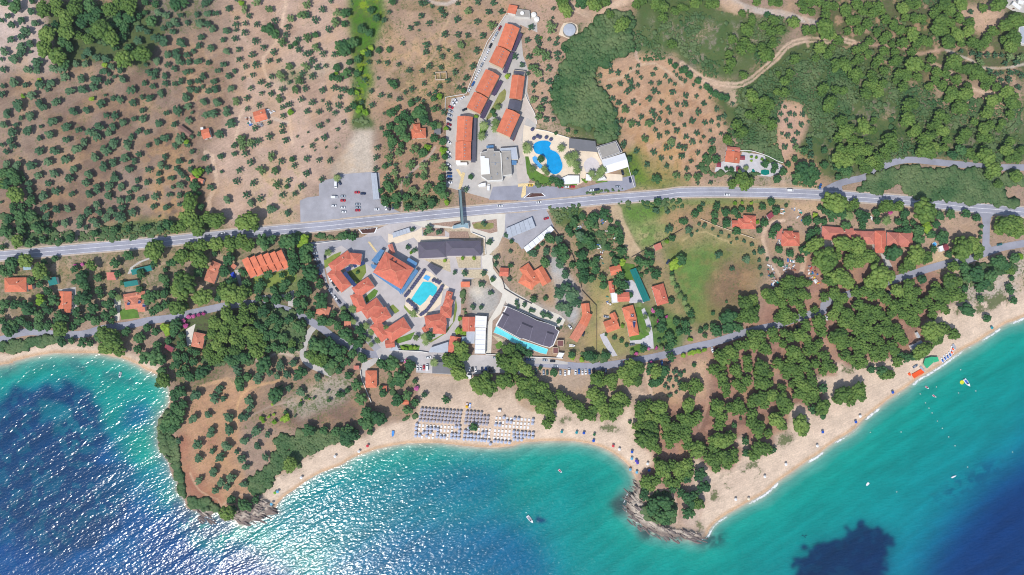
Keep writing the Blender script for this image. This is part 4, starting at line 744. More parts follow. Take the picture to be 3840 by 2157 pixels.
T(4,2,'p',"640 160 75 700 120 60 680 270 90 600 290 60 730 200 50 850 60 60 900 100 70 970 50 60 1000 150 60 1080 50 70 1200 60 60 1240 80 50 1100 130 50 1030 250 60 1040 320 60 960 300 50 1120 300 55 1210 250 45 1530 60 60 1600 100 60 1560 180 60 1520 260 60 1650 250 60 1620 350 60 1690 300 50 1690 370 45 1370 340 70 1240 380 60 1400 440 60 1180 470 70 1090 490 60 1250 510 50 1020 450 45 900 440 55 930 510 50 1010 560 45 820 600 60 790 480 60 700 470 55 720 560 65 640 570 60 560 580 55 850 640 45 480 640 70 400 700 75 520 700 50 360 660 50 310 820 60 400 800 40 650 720 50 660 800 50 530 820 60 560 870 45 400 900 60 420 980 60 440 1050 50 540 960 50 650 930 55 600 1010 50 800 800 75 760 850 50 850 870 60 800 950 75 870 960 45 960 760 60 1000 800 40 1120 640 70 1180 700 55 1100 720 50 1080 800 65 1150 830 60 1040 870 55 1160 900 60 1240 780 60 1280 850 50 1320 620 55 1260 640 50 1370 560 50 1330 760 50 1420 680 60 1450 770 60 1510 810 50 1410 840 45 1270 570 45 1300 940 60 1220 980 70 1310 1040 60 1180 1060 65 1260 1120 60 1000 1000 45 1340 1110 45 1100 970 40 1000 1120 70 1060 1170 60 900 1080 65 780 1100 70 700 1150 60 820 1160 60 1020 1220 60 1410 1200 75 1190 1370 85 1230 1400 55 950 1330 75 1000 1390 50 920 1290 45 700 1270 60 690 1350 60 760 1400 70 560 1170 60 540 1230 50 470 1200 50 350 1180 70 330 1250 60 400 1290 55 370 1380 60 600 1230 45 130 960 60 110 1020 60 170 1000 45 60 1180 70 40 1320 70 150 1290 60 110 1340 60 40 1420 60 1580 480 80 1520 500 60 1620 560 60 1690 540 50 1590 580 50 1640 680 60 1690 720 50 1600 1080 80 1660 1050 60 1690 1140 55 1560 1120 50 20 990 50 1430 90 50 1330 220 40 1180 170 50")
T(4,2,'b',"1310 1220 50 1410 1010 50 1410 1290 36 520 1380 32 580 1315 18 470 280 80 420 310 60 470 390 75 560 400 50 340 430 60 310 390 45 80 260 45 305 255 24 180 430 30 235 400 30 225 480 28 30 360 50 40 430 50 115 775 25 15 840 18 440 140 15 20 110 30")
T(4,2,'q',"75 520 30 70 655 28 110 650 30 160 640 30 220 625 26 10 680 28")
T(4,2,'m',"45 210 30 95 330 32 20 150 25")
T(5,2,'p',"40 40 60 130 30 60 200 80 60 260 40 60 330 110 60 450 30 65 560 60 60 640 30 50 520 140 60 600 110 55 700 160 60 750 120 50 800 200 50 650 210 60 840 60 70 900 50 60 930 110 60 1010 80 60 1090 90 55 1040 40 50 880 180 60 930 230 45 960 20 50 60 170 60 140 210 60 230 230 60 270 270 50 100 270 60 180 310 60 50 330 60 40 410 60 140 400 60 330 330 60 380 260 50 490 260 60 540 290 45 350 430 65 260 420 60 200 490 60 270 540 50 100 500 60 30 560 60 110 600 60 200 630 60 300 620 60 380 580 60 300 690 50 220 700 50 60 680 60 100 750 55 40 780 50 430 400 50 450 450 60 510 530 50 470 500 50 600 270 60 620 340 60 570 340 40 560 230 50 420 640 50 450 740 55 700 630 80 760 590 45 650 680 45 800 430 100 880 420 70 850 500 70 780 480 60 1000 460 60 1040 480 40 930 400 40 800 270 50 310 870 55 370 870 50 60 1030 75 80 1080 60 30 1060 60 420 180 60")
T(5,2,'b',"470 680 45 540 700 50 600 690 45 290 840 60 180 820 45 1140 215 75 1280 110 42 1610 125 42 1345 305 45 1580 30 40 1120 5 40 1270 0 50")
T(1,3,'o',"400 30 45 590 10 40 270 140 58 420 200 38 560 150 60 740 95 50 870 150 45 500 260 55 710 280 50 665 210 32 755 360 45 280 275 48 430 410 55 280 500 45 505 515 50 610 470 55 570 555 45 450 600 42 735 535 42 950 260 42 850 10 50 975 30 40 80 100 36")
T(1,3,'p',"1200 340 75 570 830 75")
T(1,3,'b',"610 690 50 730 740 60 850 690 45 620 790 50 780 760 45")
T(2,3,'b',"60 60 90 130 40 60 290 10 36 40 20 60")
T(3,3,'p',"1350 80 100 1300 40 60 1420 50 60 1420 150 60 1470 190 40 1560 50 60 1640 60 60 1590 130 50 1690 30 50 1520 380 85 1600 340 60 1480 430 50 1680 380 70 1350 510 70 1440 500 55 1580 510 60 1650 520 50 1400 560 50 1700 460 50 1460 300 40")
T(3,3,'b',"1330 640 55 1430 730 70 1540 720 80 1580 810 70 1490 850 70 1400 790 60 1540 890 60 1700 620 50 1620 580 45 1340 600 45")
T(4,3,'p',"40 60 60 30 340 70 60 410 60 150 190 80 180 170 60 340 80 70 420 100 80 480 60 60 320 170 60 420 260 75 320 300 70 500 220 60 260 260 60 340 370 50 450 330 60 520 280 45 780 170 75 720 240 60 850 190 60 730 200 50 760 20 60 860 20 50 160 730 60 60 140 60 1210 15 45 20 50 50")
T(4,3,'b',"40 480 50 640 220 45 630 100 45 910 190 36 175 430 68 215 565 68 60 660 70 90 720 60 60 820 65 120 640 50")

# ---------------------------------------------------------------- foliage materials: leaves of several tones
def leafmat(key, a, b_, c, big=0.16):
    m, nt, b = newmat(key)
    pos = N(nt, 'ShaderNodeNewGeometry').outputs['Position']; oi = N(nt, 'ShaderNodeObjectInfo').outputs['Random']
    f = N(nt, 'ShaderNodeMath', operation='MULTIPLY_ADD'); nt.links.new(oi, f.inputs[0]); f.inputs[1].default_value = 0.45; nt.links.new(noise(nt, pos, big, 2), f.inputs[2])
    f2 = N(nt, 'ShaderNodeMath', operation='MULTIPLY_ADD'); nt.links.new(noise(nt, pos, 0.9, 3, 0.7), f2.inputs[0]); f2.inputs[1].default_value = 0.7; nt.links.new(f.outputs[0], f2.inputs[2])
    x = ramp(nt, f2.outputs[0], (0.62, a), (1.05, b_), (1.5, c)) if False else None
    g = N(nt, 'ShaderNodeMapRange'); g.inputs[1].default_value = 0.55; g.inputs[2].default_value = 1.5; nt.links.new(f2.outputs[0], g.inputs[0])
    x = ramp(nt, g.outputs[0], (0.1, a), (0.5, b_), (0.9, c))
    nt.links.new(x, b.inputs['Base Color']); b.inputs['Roughness'].default_value = 0.75; b.inputs['Specular IOR Level'].default_value = 0.25
    return m
LEAF = {
    'o': leafmat('olive_leaves', C(52, 86, 60, 1.1), C(72, 106, 74, 1.1), C(104, 130, 92, 1.1)), 'y': leafmat('young_olive_leaves', C(66, 98, 58, 1.1), C(90, 118, 70, 1.1), C(124, 142, 92, 1.1)),
    'p': leafmat('pine_needles', C(60, 90, 42, 1.05), C(88, 116, 52, 1.15), C(120, 142, 68, 1.15)),
    'b': leafmat('broad_leaves', C(38, 76, 46, 1.1), C(58, 98, 56, 1.1), C(88, 122, 70, 1.1)),
    'q': leafmat('bright_leaves', C(84, 128, 30), C(112, 150, 38), C(150, 176, 60)),
    'k': leafmat('oleander_bloom', C(150, 60, 110), C(190, 80, 140), C(214, 120, 170)),
    'm': leafmat('palm_fronds', C(74, 100, 52), C(112, 134, 76), C(150, 166, 104)),
    's': leafmat('scrub_leaves', C(36, 68, 42), C(62, 98, 56), C(112, 128, 84), 0.05),
}
M_BARK = mat('bark', C(112, 92, 78), 0.9)

# icosphere lump
def ico(sub=1):
    t = (1 + 5 ** 0.5) / 2
    v = [(-1, t, 0), (1, t, 0), (-1, -t, 0), (1, -t, 0), (0, -1, t), (0, 1, t), (0, -1, -t), (0, 1, -t), (t, 0, -1), (t, 0, 1), (-t, 0, -1), (-t, 0, 1)]
    f = [(0, 11, 5), (0, 5, 1), (0, 1, 7), (0, 7, 10), (0, 10, 11), (1, 5, 9), (5, 11, 4), (11, 10, 2), (10, 7, 6), (7, 1, 8), (3, 9, 4), (3, 4, 2), (3, 2, 6), (3, 6, 8), (3, 8, 9), (4, 9, 5), (2, 4, 11), (6, 2, 10), (8, 6, 7), (9, 8, 1)]
    v = [np.array(p, float) / np.linalg.norm(p) for p in v]
    for _ in range(sub):
        mid = {}; nf = []
        def m_(a, b):
            k = (min(a, b), max(a, b))
            if k not in mid:
                p = v[a] + v[b]; v.append(p / np.linalg.norm(p)); mid[k] = len(v) - 1
            return mid[k]
        for a, b, c in f:
            ab, bc, ca = m_(a, b), m_(b, c), m_(c, a); nf += [(a, ab, ca), (b, bc, ab), (c, ca, bc), (ab, bc, ca)]
        f = nf
    return np.array(v), np.array(f)
IV, IF = ico(1); IV0, IF0 = ico(0)
def lump(c, r, rg, sq=0.8, rough=0.22, base=(IV, IF)):
    V = base[0] * (1 + rough * (rg.random((len(base[0]), 1)) * 2 - 1)); V = V * r; V[:, 2] *= sq
    return V + c, base[1]
def crown(kind, seed, light=False):
    """unit crown: radius 1, centred on z=0; clumps of foliage plus loose leaf sprays"""
    rg = np.random.default_rng(seed); Vs = []; Fs = []; n = 0
    P = {'y': (18, 0.14, 0.25, 0.86, 0.6, 200), 'o': (24, 0.16, 0.28, 0.84, 0.62, 220), 'p': (58, 0.11, 0.22, 0.90, 0.5, 380), 'b': (30, 0.16, 0.28, 0.84, 0.6, 220), 'q': (13, 0.25, 0.38, 0.75, 0.5, 120), 'k': (12, 0.25, 0.38, 0.75, 0.5, 120)}[kind]
    N_, r0, r1, spread, flat, nl = P
    if light: N_ = int(N_ * 0.7); nl = nl // 3
    ell = 0.75 + 0.25 * rg.random(); ang = rg.random() * 6.28; cs, sn = math.cos(ang), math.sin(ang)
    cents = []
    for i in range(N_):
        rr = spread * math.sqrt((i + 0.5) / N_) * (0.8 + 0.35 * rg.random()); th = i * 2.39996 + rg.random() * 0.9
        x, y = rr * math.cos(th), rr * math.sin(th) * ell; x, y = x * cs - y * sn, x * sn + y * cs
        z = flat * (1 - rr * rr * 0.9) * (0.75 + 0.45 * rg.random()) - 0.25
        r = (r0 + (r1 - r0) * rg.random())
        cents.append((x, y, z, r))
        v, f = lump(np.array((x, y, z)), r, rg, 0.85); Vs.append(v); Fs.append(f + n); n += len(v)
        if rr < 0.72:
            v, f = lump(np.array((x, y, z - 0.22)), max(r, 0.2) * 1.2, rg, 0.9, base=(IV0, IF0)); Vs.append(v); Fs.append(f + n); n += len(v)
    F3 = np.concatenate(Fs); V = np.concatenate(Vs)
    lv = []; lf = []
    for k in range(nl):
        x, y, z, r = cents[rg.integers(len(cents))]; d = rg.normal(size=3); d[2] = abs(d[2]) * 0.8; d /= np.linalg.norm(d)
        c = np.array((x, y, z)) + d * r * (0.95 + 0.25 * rg.random()); u = rg.normal(size=3); u -= d * (u @ d) * 0.6; u /= np.linalg.norm(u); w_ = np.cross(d, u)
        s_ = 0.05 + 0.07 * rg.random()
        b0 = n + len(lv); lv += [c - u * s_, c + w_ * s_ * 0.6, c + u * s_ * 1.3]; lf.append((b0, b0 + 1, b0 + 2))
    return np.concatenate([V, np.array(lv)]), np.concatenate([F3, np.array(lf)])
CROWN = {k: [crown(k, 100 * i + ord(k)) for i in range(8 if k in 'opyb' else 3)] for k in 'opybqk'}
CLIGHT = {k: [crown(k, 100 * i + ord(k), True) for i in range(5)] for k in 'opyb'}
CMESH = {k: [npmesh({'o': 'olive', 'y': 'young_olive', 'p': 'pine', 'b': 'broadleaf', 'q': 'bush', 'k': 'oleander'}[k] + '_crown', V, F, LEAF[k]) for V, F in L] for k, L in CROWN.items()}
SHAPE = {'o': (0.7, 0.8), 'p': (0.9, 1.1), 'b': (0.85, 0.9), 'q': (0.7, 0.7), 'k': (0.7, 0.7)}   # crown half-depth and centre height in radii
def trunk_mesh(seed, kind):
    rg = random.Random(seed); mb = MB(); t = {'o': 0.10, 'p': 0.055, 'b': 0.08, 'q': 0.06, 'k': 0.06}[kind]
    top = (rg.uniform(-.08, .08), rg.uniform(-.08, .08), 0.62)
    mb.tube((0, 0, -0.1), top, t, t * 0.7)
    for i in range(4):
        a = i * 1.6 + rg.random(); mb.tube(top, (top[0] + 0.5 * math.cos(a), top[1] + 0.5 * math.sin(a), 1.0 + 0.2 * rg.random()), t * 0.55, t * 0.2, 5)
    return mb.mesh('trunk', M_BARK)
TRUNK = {k: [trunk_mesh(i, k) for i in range(3)] for k in 'opbqk'}
KN = {'o': ('olive_tree', 'olive tree', 'olive trees of the coastal groves'), 'p': ('pine_tree', 'pine tree', 'pines of the coastal woods'),
      'b': ('broadleaf_tree', 'broadleaf tree', 'dark broadleaf trees and large shrubs'), 'q': ('bright_bush', 'bush', 'bright green bushes'), 'k': ('oleander_bush', 'oleander', 'flowering oleanders')}
WORDS = {'o': 'olive tree', 'p': 'pine', 'b': 'dark bushy tree', 'q': 'bright green bush', 'k': 'pink flowering bush'}
def sizeword(kind, r):
    lim = {'o': (11, 17), 'p': (17, 25), 'b': (13, 21), 'q': (9, 15), 'k': (8, 10)}[kind]
    return 'small' if r < lim[0] else 'big' if r > lim[1] else 'middling'
def young(kind, x, y): return kind == 'o' and y < 760 and x > 880
SC_ = {'o': 0.98, 'p': 1.14, 'b': 1.05, 'q': 1.0, 'k': 1.0}
def plant(kind, x, y, r, i):
    rad = r * S * SC_[kind] * (1.1 if young(kind, x, y) else 1); fz, fc = SHAPE[kind]; hz = rad * fz; g = gh((x, y)); ht = rad * fc + 0.5
    c = at((x, y), g + ht); base = Vector((c.x, c.y, g))
    root = empty(KN[kind][0], base); tag(root, None, KN[kind][1], KN[kind][2])
    rg = random.Random(i * 31 + 7)
    ck = 'y' if young(kind, x, y) else kind; o = bpy.data.objects.new('crown', CMESH[ck][rg.randrange(len(CMESH[ck]))]); link(o, root); o.location = (0, 0, ht); e_ = rg.uniform(0.86, 1.14); o.scale = (rad * e_, rad / e_, hz); o.rotation_euler = (0, 0, rg.random() * 6.28)
    t = bpy.data.objects.new('trunk', TRUNK[kind][i % 3]); link(t, root); t.scale = (rad, rad, ht)
    later(root, sizeword(kind, r) + ' ' + WORDS[kind], kind, (x, y))
def mass(name, kind, L):
    Vs = []; Fs = []; n = 0
    for i, (x, y, r) in enumerate(L):
        rad = r * S * SC_[kind] * (1.1 if young(kind, x, y) else 1); fz, fc = SHAPE[kind]; g = gh((x, y)); ht = rad * fc + 0.3; c = at((x, y), g + ht)
        V, F = CLIGHT['y' if young(kind, x, y) else kind][i % 5]; a = random.random() * 6.28; cs, sn = math.cos(a), math.sin(a)
        X = np.stack([V[:, 0] * cs - V[:, 1] * sn, V[:, 0] * sn + V[:, 1] * cs, V[:, 2] * fz], -1) * rad + np.array(c)
        Vs.append(X); Fs.append(F + n); n += len(X)
    o = link(bpy.data.objects.new(name, npmesh(name, np.concatenate(Vs), np.concatenate(Fs), LEAF[kind]))); tag(o, kind='stuff')
for kind in 'opb':
    L = sorted(TREES[kind], key=lambda t: -t[2])
    for i, (x, y, r) in enumerate(L[:298]): plant(kind, x, y, r, i)
    mass({'o': 'olive_foliage', 'p': 'pine_woods', 'b': 'shrub_undergrowth'}[kind], kind, L[298:])
for kind in 'qk':
    for i, (x, y, r) in enumerate(TREES[kind]): plant(kind, x, y, r, i)

# ---------------------------------------------------------------- palms
def palm_crown(seed):
    rg = random.Random(seed); mb = MB(); n = 22
    for k in range(n):
        a = 6.283 * k / n + rg.uniform(-.12, .12); up = rg.uniform(0.15, 0.75); L = rg.uniform(0.85, 1.1)
        d = Vector((math.cos(a), math.sin(a), 0)); s_ = Vector((-d.y, d.x, 0)); pts = []
        for j in range(5):
            t = j / 4; z = up * t * 0.7 - 0.75 * t * t * (0.6 + up * 0.3); pts.append((d * (L * t) + Vector((0, 0, z)), 0.10 * math.sin(math.pi * min(1, t * 0.9 + 0.1)) + 0.01))
        vs = []
        for p, w_ in pts: vs += [p - s_ * w_ - Vector((0, 0, w_ * .5)), p, p + s_ * w_ - Vector((0, 0, w_ * .5))]
        fs = []
        for j in range(4): fs += [(3 * j, 3 * j + 3, 3 * j + 4, 3 * j + 1), (3 * j + 1, 3 * j + 4, 3 * j + 5, 3 * j + 2)]
        mb.add(vs, fs)
    return mb.mesh('fronds', LEAF['m'])
PALM = [palm_crown(i) for i in range(3)]
mb = MB(); mb.tube((0, 0, -0.3), (0.05, 0, 1.0), 0.07, 0.05, 8); PTR = mb.mesh('trunk', M_BARK)
for i, (x, y, r) in enumerate(TREES['m']):
    rad = r * S * 1.25; g = gh((x, y)); ht = max(2.2, rad * 1.5); c = at((x, y), g + ht)
    root = empty('palm_tree', (c.x, c.y, g)); tag(root, None, 'palm tree', 'palms of the gardens')
    o = bpy.data.objects.new('fronds', PALM[i % 3]); link(o, root); o.location = (0, 0, ht); o.scale = (rad, rad, rad); o.rotation_euler = (0, 0, i * 0.7)
    t = bpy.data.objects.new('trunk', PTR); link(t, root); t.scale = (ht * .8, ht * .8, ht)
    later(root, 'small palm tree' if r < 12 else 'tall palm tree', 'm', (x, y))

# ---------------------------------------------------------------- maquis: uncountable low scrub
SCRUB = [
    (sh(3, 0, "600 400 710 370 760 280 850 180 1000 130 1180 110 1230 180 1190 330 1230 520 1150 550 1000 590 850 690 820 800 860 930 960 970 1010 1150 1060 1300 1040 1400 850 1430 830 1270 500 1240 400 1090 400 900 490 730 520 560"), 9.5, 0.93, 2.2, 2.4),
    (sh(3, 0, "1230 130 1450 110 1715 160 1715 560 1560 590 1400 630 1280 590 1240 480 1210 330"), 7, 0.40, 0.95, 0.6),
    (sh(4, 0, "0 150 300 120 480 110 1000 150 1090 380 1000 450 850 620 700 720 600 690 420 780 250 780 150 700 60 620 0 580"), 7, 0.38, 0.95, 0.6),
    (sh(4, 0, "540 950 900 700 1100 520 1300 460 1715 480 1715 1447 1250 1350 1290 1190 1180 1050 970 1000 940 1130 960 1447 620 1447 420 1330 510 1150"), 7, 0.62, 1.0, 0.7),
    (sh(5, 0, "0 900 500 880 900 860 1200 1000 1715 1000 1715 1447 0 1447"), 8, 0.45, 1.0, 0.7),
    (sh(5, 0, "0 0 1000 0 1150 440 600 500 0 420"), 11, 0.42, 1.2, 0.7),
    (sh(5, 0, "0 480 600 560 1000 820 1100 900 500 900 0 880"), 11, 0.45, 1.2, 0.7),
    (sh(5, 1, "0 0 1715 0 1715 200 1450 180 1200 170 900 140 600 110 400 150 250 220 0 330"), 10, 0.55, 1.3, 0.8),
    (sh(4, 1, "400 0 960 0 1010 150 990 180 900 160 780 90 680 60 560 30"), 8, 0.95, 1.6, 1.0),
    (sh(5, 1, "10 440 130 340 380 250 600 205 720 245 1000 255 1280 262 1480 315 1640 275 1715 280 1715 400 1520 420 1500 520 1660 580 1600 615 1300 600 1100 580 900 560 600 540 500 450 430 390 250 480 120 490"), 8, 0.97, 1.9, 1.5),
    (sh(4, 1, "1480 90 1715 20 1715 340 1600 330 1500 240"), 9, 0.7, 1.6, 1.0),
    (sh(0, 2, "0 565 150 520 350 500 550 485 600 500 560 530 480 560 300 600 150 640 80 655 0 645"), 8, 0.98, 1.9, 1.6),
    (sh(1, 3, "0 50 60 60 70 180 70 320 120 480 150 600 250 690 380 690 480 750 510 790 300 790 170 770 150 680 70 600 110 530 30 430 0 420"), 8, 0.96, 1.8, 1.5),
    (sh(0, 3, "1610 -180 1715 -180 1715 400 1690 300 1630 220 1600 60"), 8, 0.94, 1.8, 1.5),
    (sh(1, 3, "1060 100 1150 60 1300 0 1715 0 1715 80 1550 130 1450 205 1300 285 1280 365 1160 395 1000 480 990 555 905 635 800 625 785 480 900 430 1010 330 1010 230 1080 200"), 8, 0.97, 1.8, 1.5),
    (sh(2, 3, "0 0 200 0 100 110 0 110"), 8, 0.95, 1.8, 1.4),
    (sh(0, 0, "780 60 1300 60 1400 200 1300 330 1200 450 900 420 860 330 1000 200 800 200"), 10, 0.85, 1.7, 1.2),
    (sh(2, 0, "70 0 440 0 400 250 390 520 280 600 270 900 250 1130 110 1140 60 850 130 600 90 400 80 200"), 12, 0.2, 0.9, 0.4),
    (sh(2, 0, "110 1180 240 1170 285 1250 120 1260"), 8, 0.9, 1.2, 0.7),
    (sh(1, 2, "380 640 620 660 830 700 850 740 720 760 560 770 480 790 330 760 300 690"), 8, 0.85, 1.5, 1.0),
    (sh(1, 2, "840 160 1280 240 1380 400 1300 640 1100 620 980 620 900 480 840 300"), 9, 0.75, 1.7, 1.3),
    (sh(1, 2, "1430 480 1560 520 1715 640 1715 880 1560 790 1400 720 1360 660"), 8, 0.9, 1.8, 1.4),
    (sh(0, 1, "780 990 800 900 1000 830 1300 800 1715 790 1715 910 1200 960"), 9, 0.7, 1.2, 0.7),
    (sh(0, 1, "0 240 240 280 260 380 100 460 0 450"), 9, 0.6, 1.5, 1.0),
    (sh(0, 1, "0 700 380 700 500 860 720 880 740 990 200 1020 0 900"), 10, 0.5, 1.3, 0.8),
    (sh(4, 1, "170 190 340 30 345 60 270 200 240 280 200 300"), 7, 0.9, 1.3, 0.8),
    (sh(4, 1, "200 285 460 290 800 315 790 345 560 330 300 310 200 305"), 7, 0.92, 1.2, 0.9),
    (sh(4, 1, "1090 390 1300 390 1400 400 1380 430 1200 425 1080 410"), 7, 0.7, 1.0, 0.6),
    (sh(1, 1, "1100 930 1715 905 1715 940 1400 950 1300 1010 1120 1010"), 8, 0.75, 1.4, 1.0),
    (sh(2, 1, "0 895 60 900 160 930 150 950 0 950"), 7, 0.9, 1.4, 1.0),
    (sh(2, 1, "620 530 800 520 1000 560 1040 640 800 650 640 660"), 9, 0.6, 1.3, 0.9),
    (sh(3, 1, "380 650 665 620 660 740 430 800 400 740"), 8, 0.6, 1.0, 0.5),
    (sh(3, 1, "1010 590 1715 530 1715 640 1400 650 1120 660 1030 640"), 9, 0.5, 1.1, 0.5),
    (sh(3, 1, "180 340 300 380 400 400 390 420 280 405 180 365"), 7, 0.95, 1.0, 0.8),
    (sh(3, 1, "740 485 910 470 915 490 760 505"), 6, 0.95, 0.9, 0.6),
    (sh(3, 1, "935 470 1110 445 1120 460 940 488"), 6, 0.95, 0.9, 0.6),
    (sh(3, 1, "560 760 1000 700 1130 1000 1180 1140 1000 1140 900 1040 800 1060 640 1000"), 9, 0.5, 1.3, 0.8),
    (sh(3, 1, "600 1080 780 1080 780 1400 700 1400"), 9, 0.55, 1.3, 0.8),
    (sh(3, 2, "0 580 200 640 330 680 320 690 100 680 0 640"), 7, 0.7, 1.2, 0.8),
    (sh(3, 2, "690 650 830 630 1000 690 850 735 700 720"), 7, 0.9, 1.4, 0.9),
    (sh(5, 1, "1060 1250 1400 1200 1600 1180 1620 1290 1440 1330 1350 1447 1100 1447"), 9, 0.75, 1.6, 1.0),
    (sh(2, 2, "470 860 510 860 530 1040 490 1050"), 7, 0.95, 1.2, 1.0),
    (sh(2, 2, "1220 40 1255 40 1250 280 1220 280"), 7, 0.97, 1.2, 1.1),
    (sh(2, 2, "590 1320 760 1270 750 1300 600 1350"), 7, 0.6, 1.1, 0.8),
    (sh(3, 3, "1345 700 1420 640 1560 620 1640 720 1650 860 1580 935 1460 930 1340 830"), 8, 0.95, 1.7, 1.2),
]
Vs = []; Fs = []; n = 0; rg = np.random.default_rng(5)
for P, stp, dens, rr, hh in SCRUB:
    gx, gy = np.meshgrid(np.arange(min(p[0] for p in P), max(p[0] for p in P), stp), np.arange(min(p[1] for p in P), max(p[1] for p in P), stp))
    gx = gx + rg.uniform(-.6, .6, gx.shape) * stp; gy = gy + rg.uniform(-.6, .6, gy.shape) * stp
    j = np.clip(np.searchsorted(ys, gy) - 1, 0, ny - 1); i_ = np.clip(np.searchsorted(xs, gx) - 1, 0, nx - 1)
    wx = 34 * (fbm(gx, gy, 44, 71, 3) - 0.5); wy = 34 * (fbm(gx, gy, 44, 75, 3) - 0.5)
    keep = inpoly(P, gx + wx, gy + wy) & ((0.6 * vnoise(gx, gy, 70, 61) + 0.4 * vnoise(gx, gy, 22, 62)) * 0.75 + rg.random(gx.shape) * 0.25 < 0.14 + dens * 0.8) & (HG[j, i_] > 0.15)
    for x, y in zip(gx[keep], gy[keep]):
        r = rr * rg.uniform(0.55, 1.25) * (1.9 if rg.random() < 0.12 else 1); g = float(HG[np.searchsorted(ys, y) - 1, np.searchsorted(xs, x) - 1]); c = at((x, y), g + hh * 0.4)
        V, F = lump(np.array(c), r, rg, min(1.0, hh / r * 0.8), 0.3); Vs.append(V); Fs.append(F + n); n += len(V)
SV = np.concatenate(Vs); SF = np.concatenate(Fs)
print('scrub lumps', len(Vs))
tag(link(bpy.data.objects.new('scrub_undergrowth', npmesh('scrub', SV, SF, LEAF['s']))), kind='stuff')

# ---------------------------------------------------------------- rock ledges of the headlands
M_LEDGE = [mat('ledge_rock', C(186, 172, 158), 0.95, 0.2, 0.7), mat('ledge_rock_dark', C(122, 110, 106), 0.9, 0.2, 0.7)]
rg_ = random.Random(17); rgn = np.random.default_rng(17)
def ledges(P, n_, ang, w0):
    x0, x1 = min(p[0] for p in P), max(p[0] for p in P); y0, y1 = min(p[1] for p in P), max(p[1] for p in P); k = 0; tries = 0
    while k < n_ and tries < 4000:
        tries += 1; p = (rg_.uniform(x0, x1), rg_.uniform(y0, y1))
        if not inpoly(P, np.array([p[0]]), np.array([p[1]]))[0]: continue
        z = float(hgt(p[0], p[1])); 
        if z < -0.6: continue
        V, F = lump(np.zeros(3), 1.0, rgn, 1.0, 0.3); L = w0 * rg_.uniform(.6, 1.5); V = V * np.array((L, L * rg_.uniform(.16, .3), rg_.uniform(.35, .7)))
        o = link(bpy.data.objects.new('rock_ledge', npmesh('ledge', V, F, M_LEDGE[0 if z > 0.9 and rg_.random() < .6 else 1]))); o.location = at(p, max(z, -0.25)); o.rotation_euler = (0, 0, R(ang + rg_.uniform(-14, 14)))
        tag(o, None, 'rock', 'rock ledges of the headlands'); later(o, ('pale' if z > .9 else 'dark') + ' rock ledge on the shore', 'ledge', p); k += 1
ledges(sh(3, 3, "1240 480 1290 560 1270 640 1330 740 1360 860 1480 960 1715 1000 1715 1120 1500 1100 1300 1010 1150 890 1060 760 1130 620"), 80, -38, 3.0)
ledges(sh(4, 3, "0 1000 120 1010 240 1050 230 1110 100 1120 0 1120"), 26, -20, 3.0)
ledges(sh(1, 3, "640 850 820 760 900 660 1040 780 1110 830 960 900 740 950 640 920"), 34, -30, 3.0); ledges(sh(1, 3, "240 790 320 760 450 830 460 900 360 950 230 950"), 14, -35, 3.2)
# ================================================================ roads, paving and lawns
M_ASPH = mat('asphalt', C(164, 164, 176, 0.95), 0.85, 0.15, 0.10); M_ASPH2 = mat('asphalt_worn', C(174, 172, 178, 0.95), 0.85, 0.14, 0.12)
M_CONC = mat('concrete', C(196, 190, 184), 0.85, 0.10, 0.2); M_LIGHT = mat('pale_concrete', C(226, 218, 204), 0.8, 0.07, 0.25)
M_CREAM = mat('cream_paving', C(236, 218, 194), 0.8, 0.07, 0.3); M_LAWN = mat('lawn_grass', C(96, 132, 54), 0.95, 0.22, 0.3)
M_PINK = mat('pink_paving', C(206, 188, 180), 0.85, 0.1, 0.3); M_VERGE = mat('road_verge', C(204, 186, 168), 0.95, 0.14, 0.4)
M_WHITE = mat('white_paint', C(250, 250, 250), 0.6, 0.05, 0.5); M_LINE = mat('road_line', C(224, 222, 224), 0.7, 0.25, 0.5); M_YEL = mat('yellow_paint', C(234, 208, 156), 0.7, 0.2, 1.2)
ROAD = [(-1200, 1085), (-500, 1005)] + sh(0, 1, "0 1125 800 1055 1500 995") + sh(1, 1, "300 940 900 882 1500 830") + sh(2, 1, "0 808 500 757 1000 705 1500 657") + sh(3, 1, "0 640 500 597 1000 552 1500 514") + sh(4, 1, "0 487 500 483 1000 493 1400 510") + sh(5, 1, "0 532 600 577 1200 640 1715 686") + [(4500, 870), (5100, 960)]
strip('verge', ROAD, 46, M_VERGE, 0.06)
strip('coast_road', ROAD, 35, M_ASPH, 0.12, nw=6)
strip('road_line', ROAD, 1.6, M_LINE, 0.16, nw=1)
strip('road_line', ROAD, 1.2, M_LINE, 0.16, nw=1, off=14.5); strip('road_line', ROAD, 1.2, M_LINE, 0.16, nw=1, off=-14.5)
HILLR = sh(4, 1, "1380 490 1480 440 1580 395 1715 360") + sh(5, 1, "80 345 200 295 300 230 420 180 600 160 900 190 1200 218 1450 235 1715 237") + [(4200, 632), (5100, 700)]
strip('hill_road', HILLR, 24, M_ASPH, 0.11)
strip('link_road', sh(5, 1, "1345 650 1340 760 1335 900 1330 1070"), 27, M_ASPH, 0.10)
sheet('junction', sh(5, 1, "1180 670 1240 690 1290 740 1300 800 1375 800 1385 740 1420 700 1480 700 1400 660 1250 650"), M_ASPH, 0.115)
sheet('junction', sh(5, 1, "1300 960 1295 1080 1310 1130 1480 1070 1480 1040 1390 1035 1368 1000 1366 960"), M_ASPH, 0.115)
sheet('junction', sh(4, 1, "1380 480 1480 430 1620 385 1600 430 1610 480 1715 500 1400 510"), M_ASPH, 0.105)
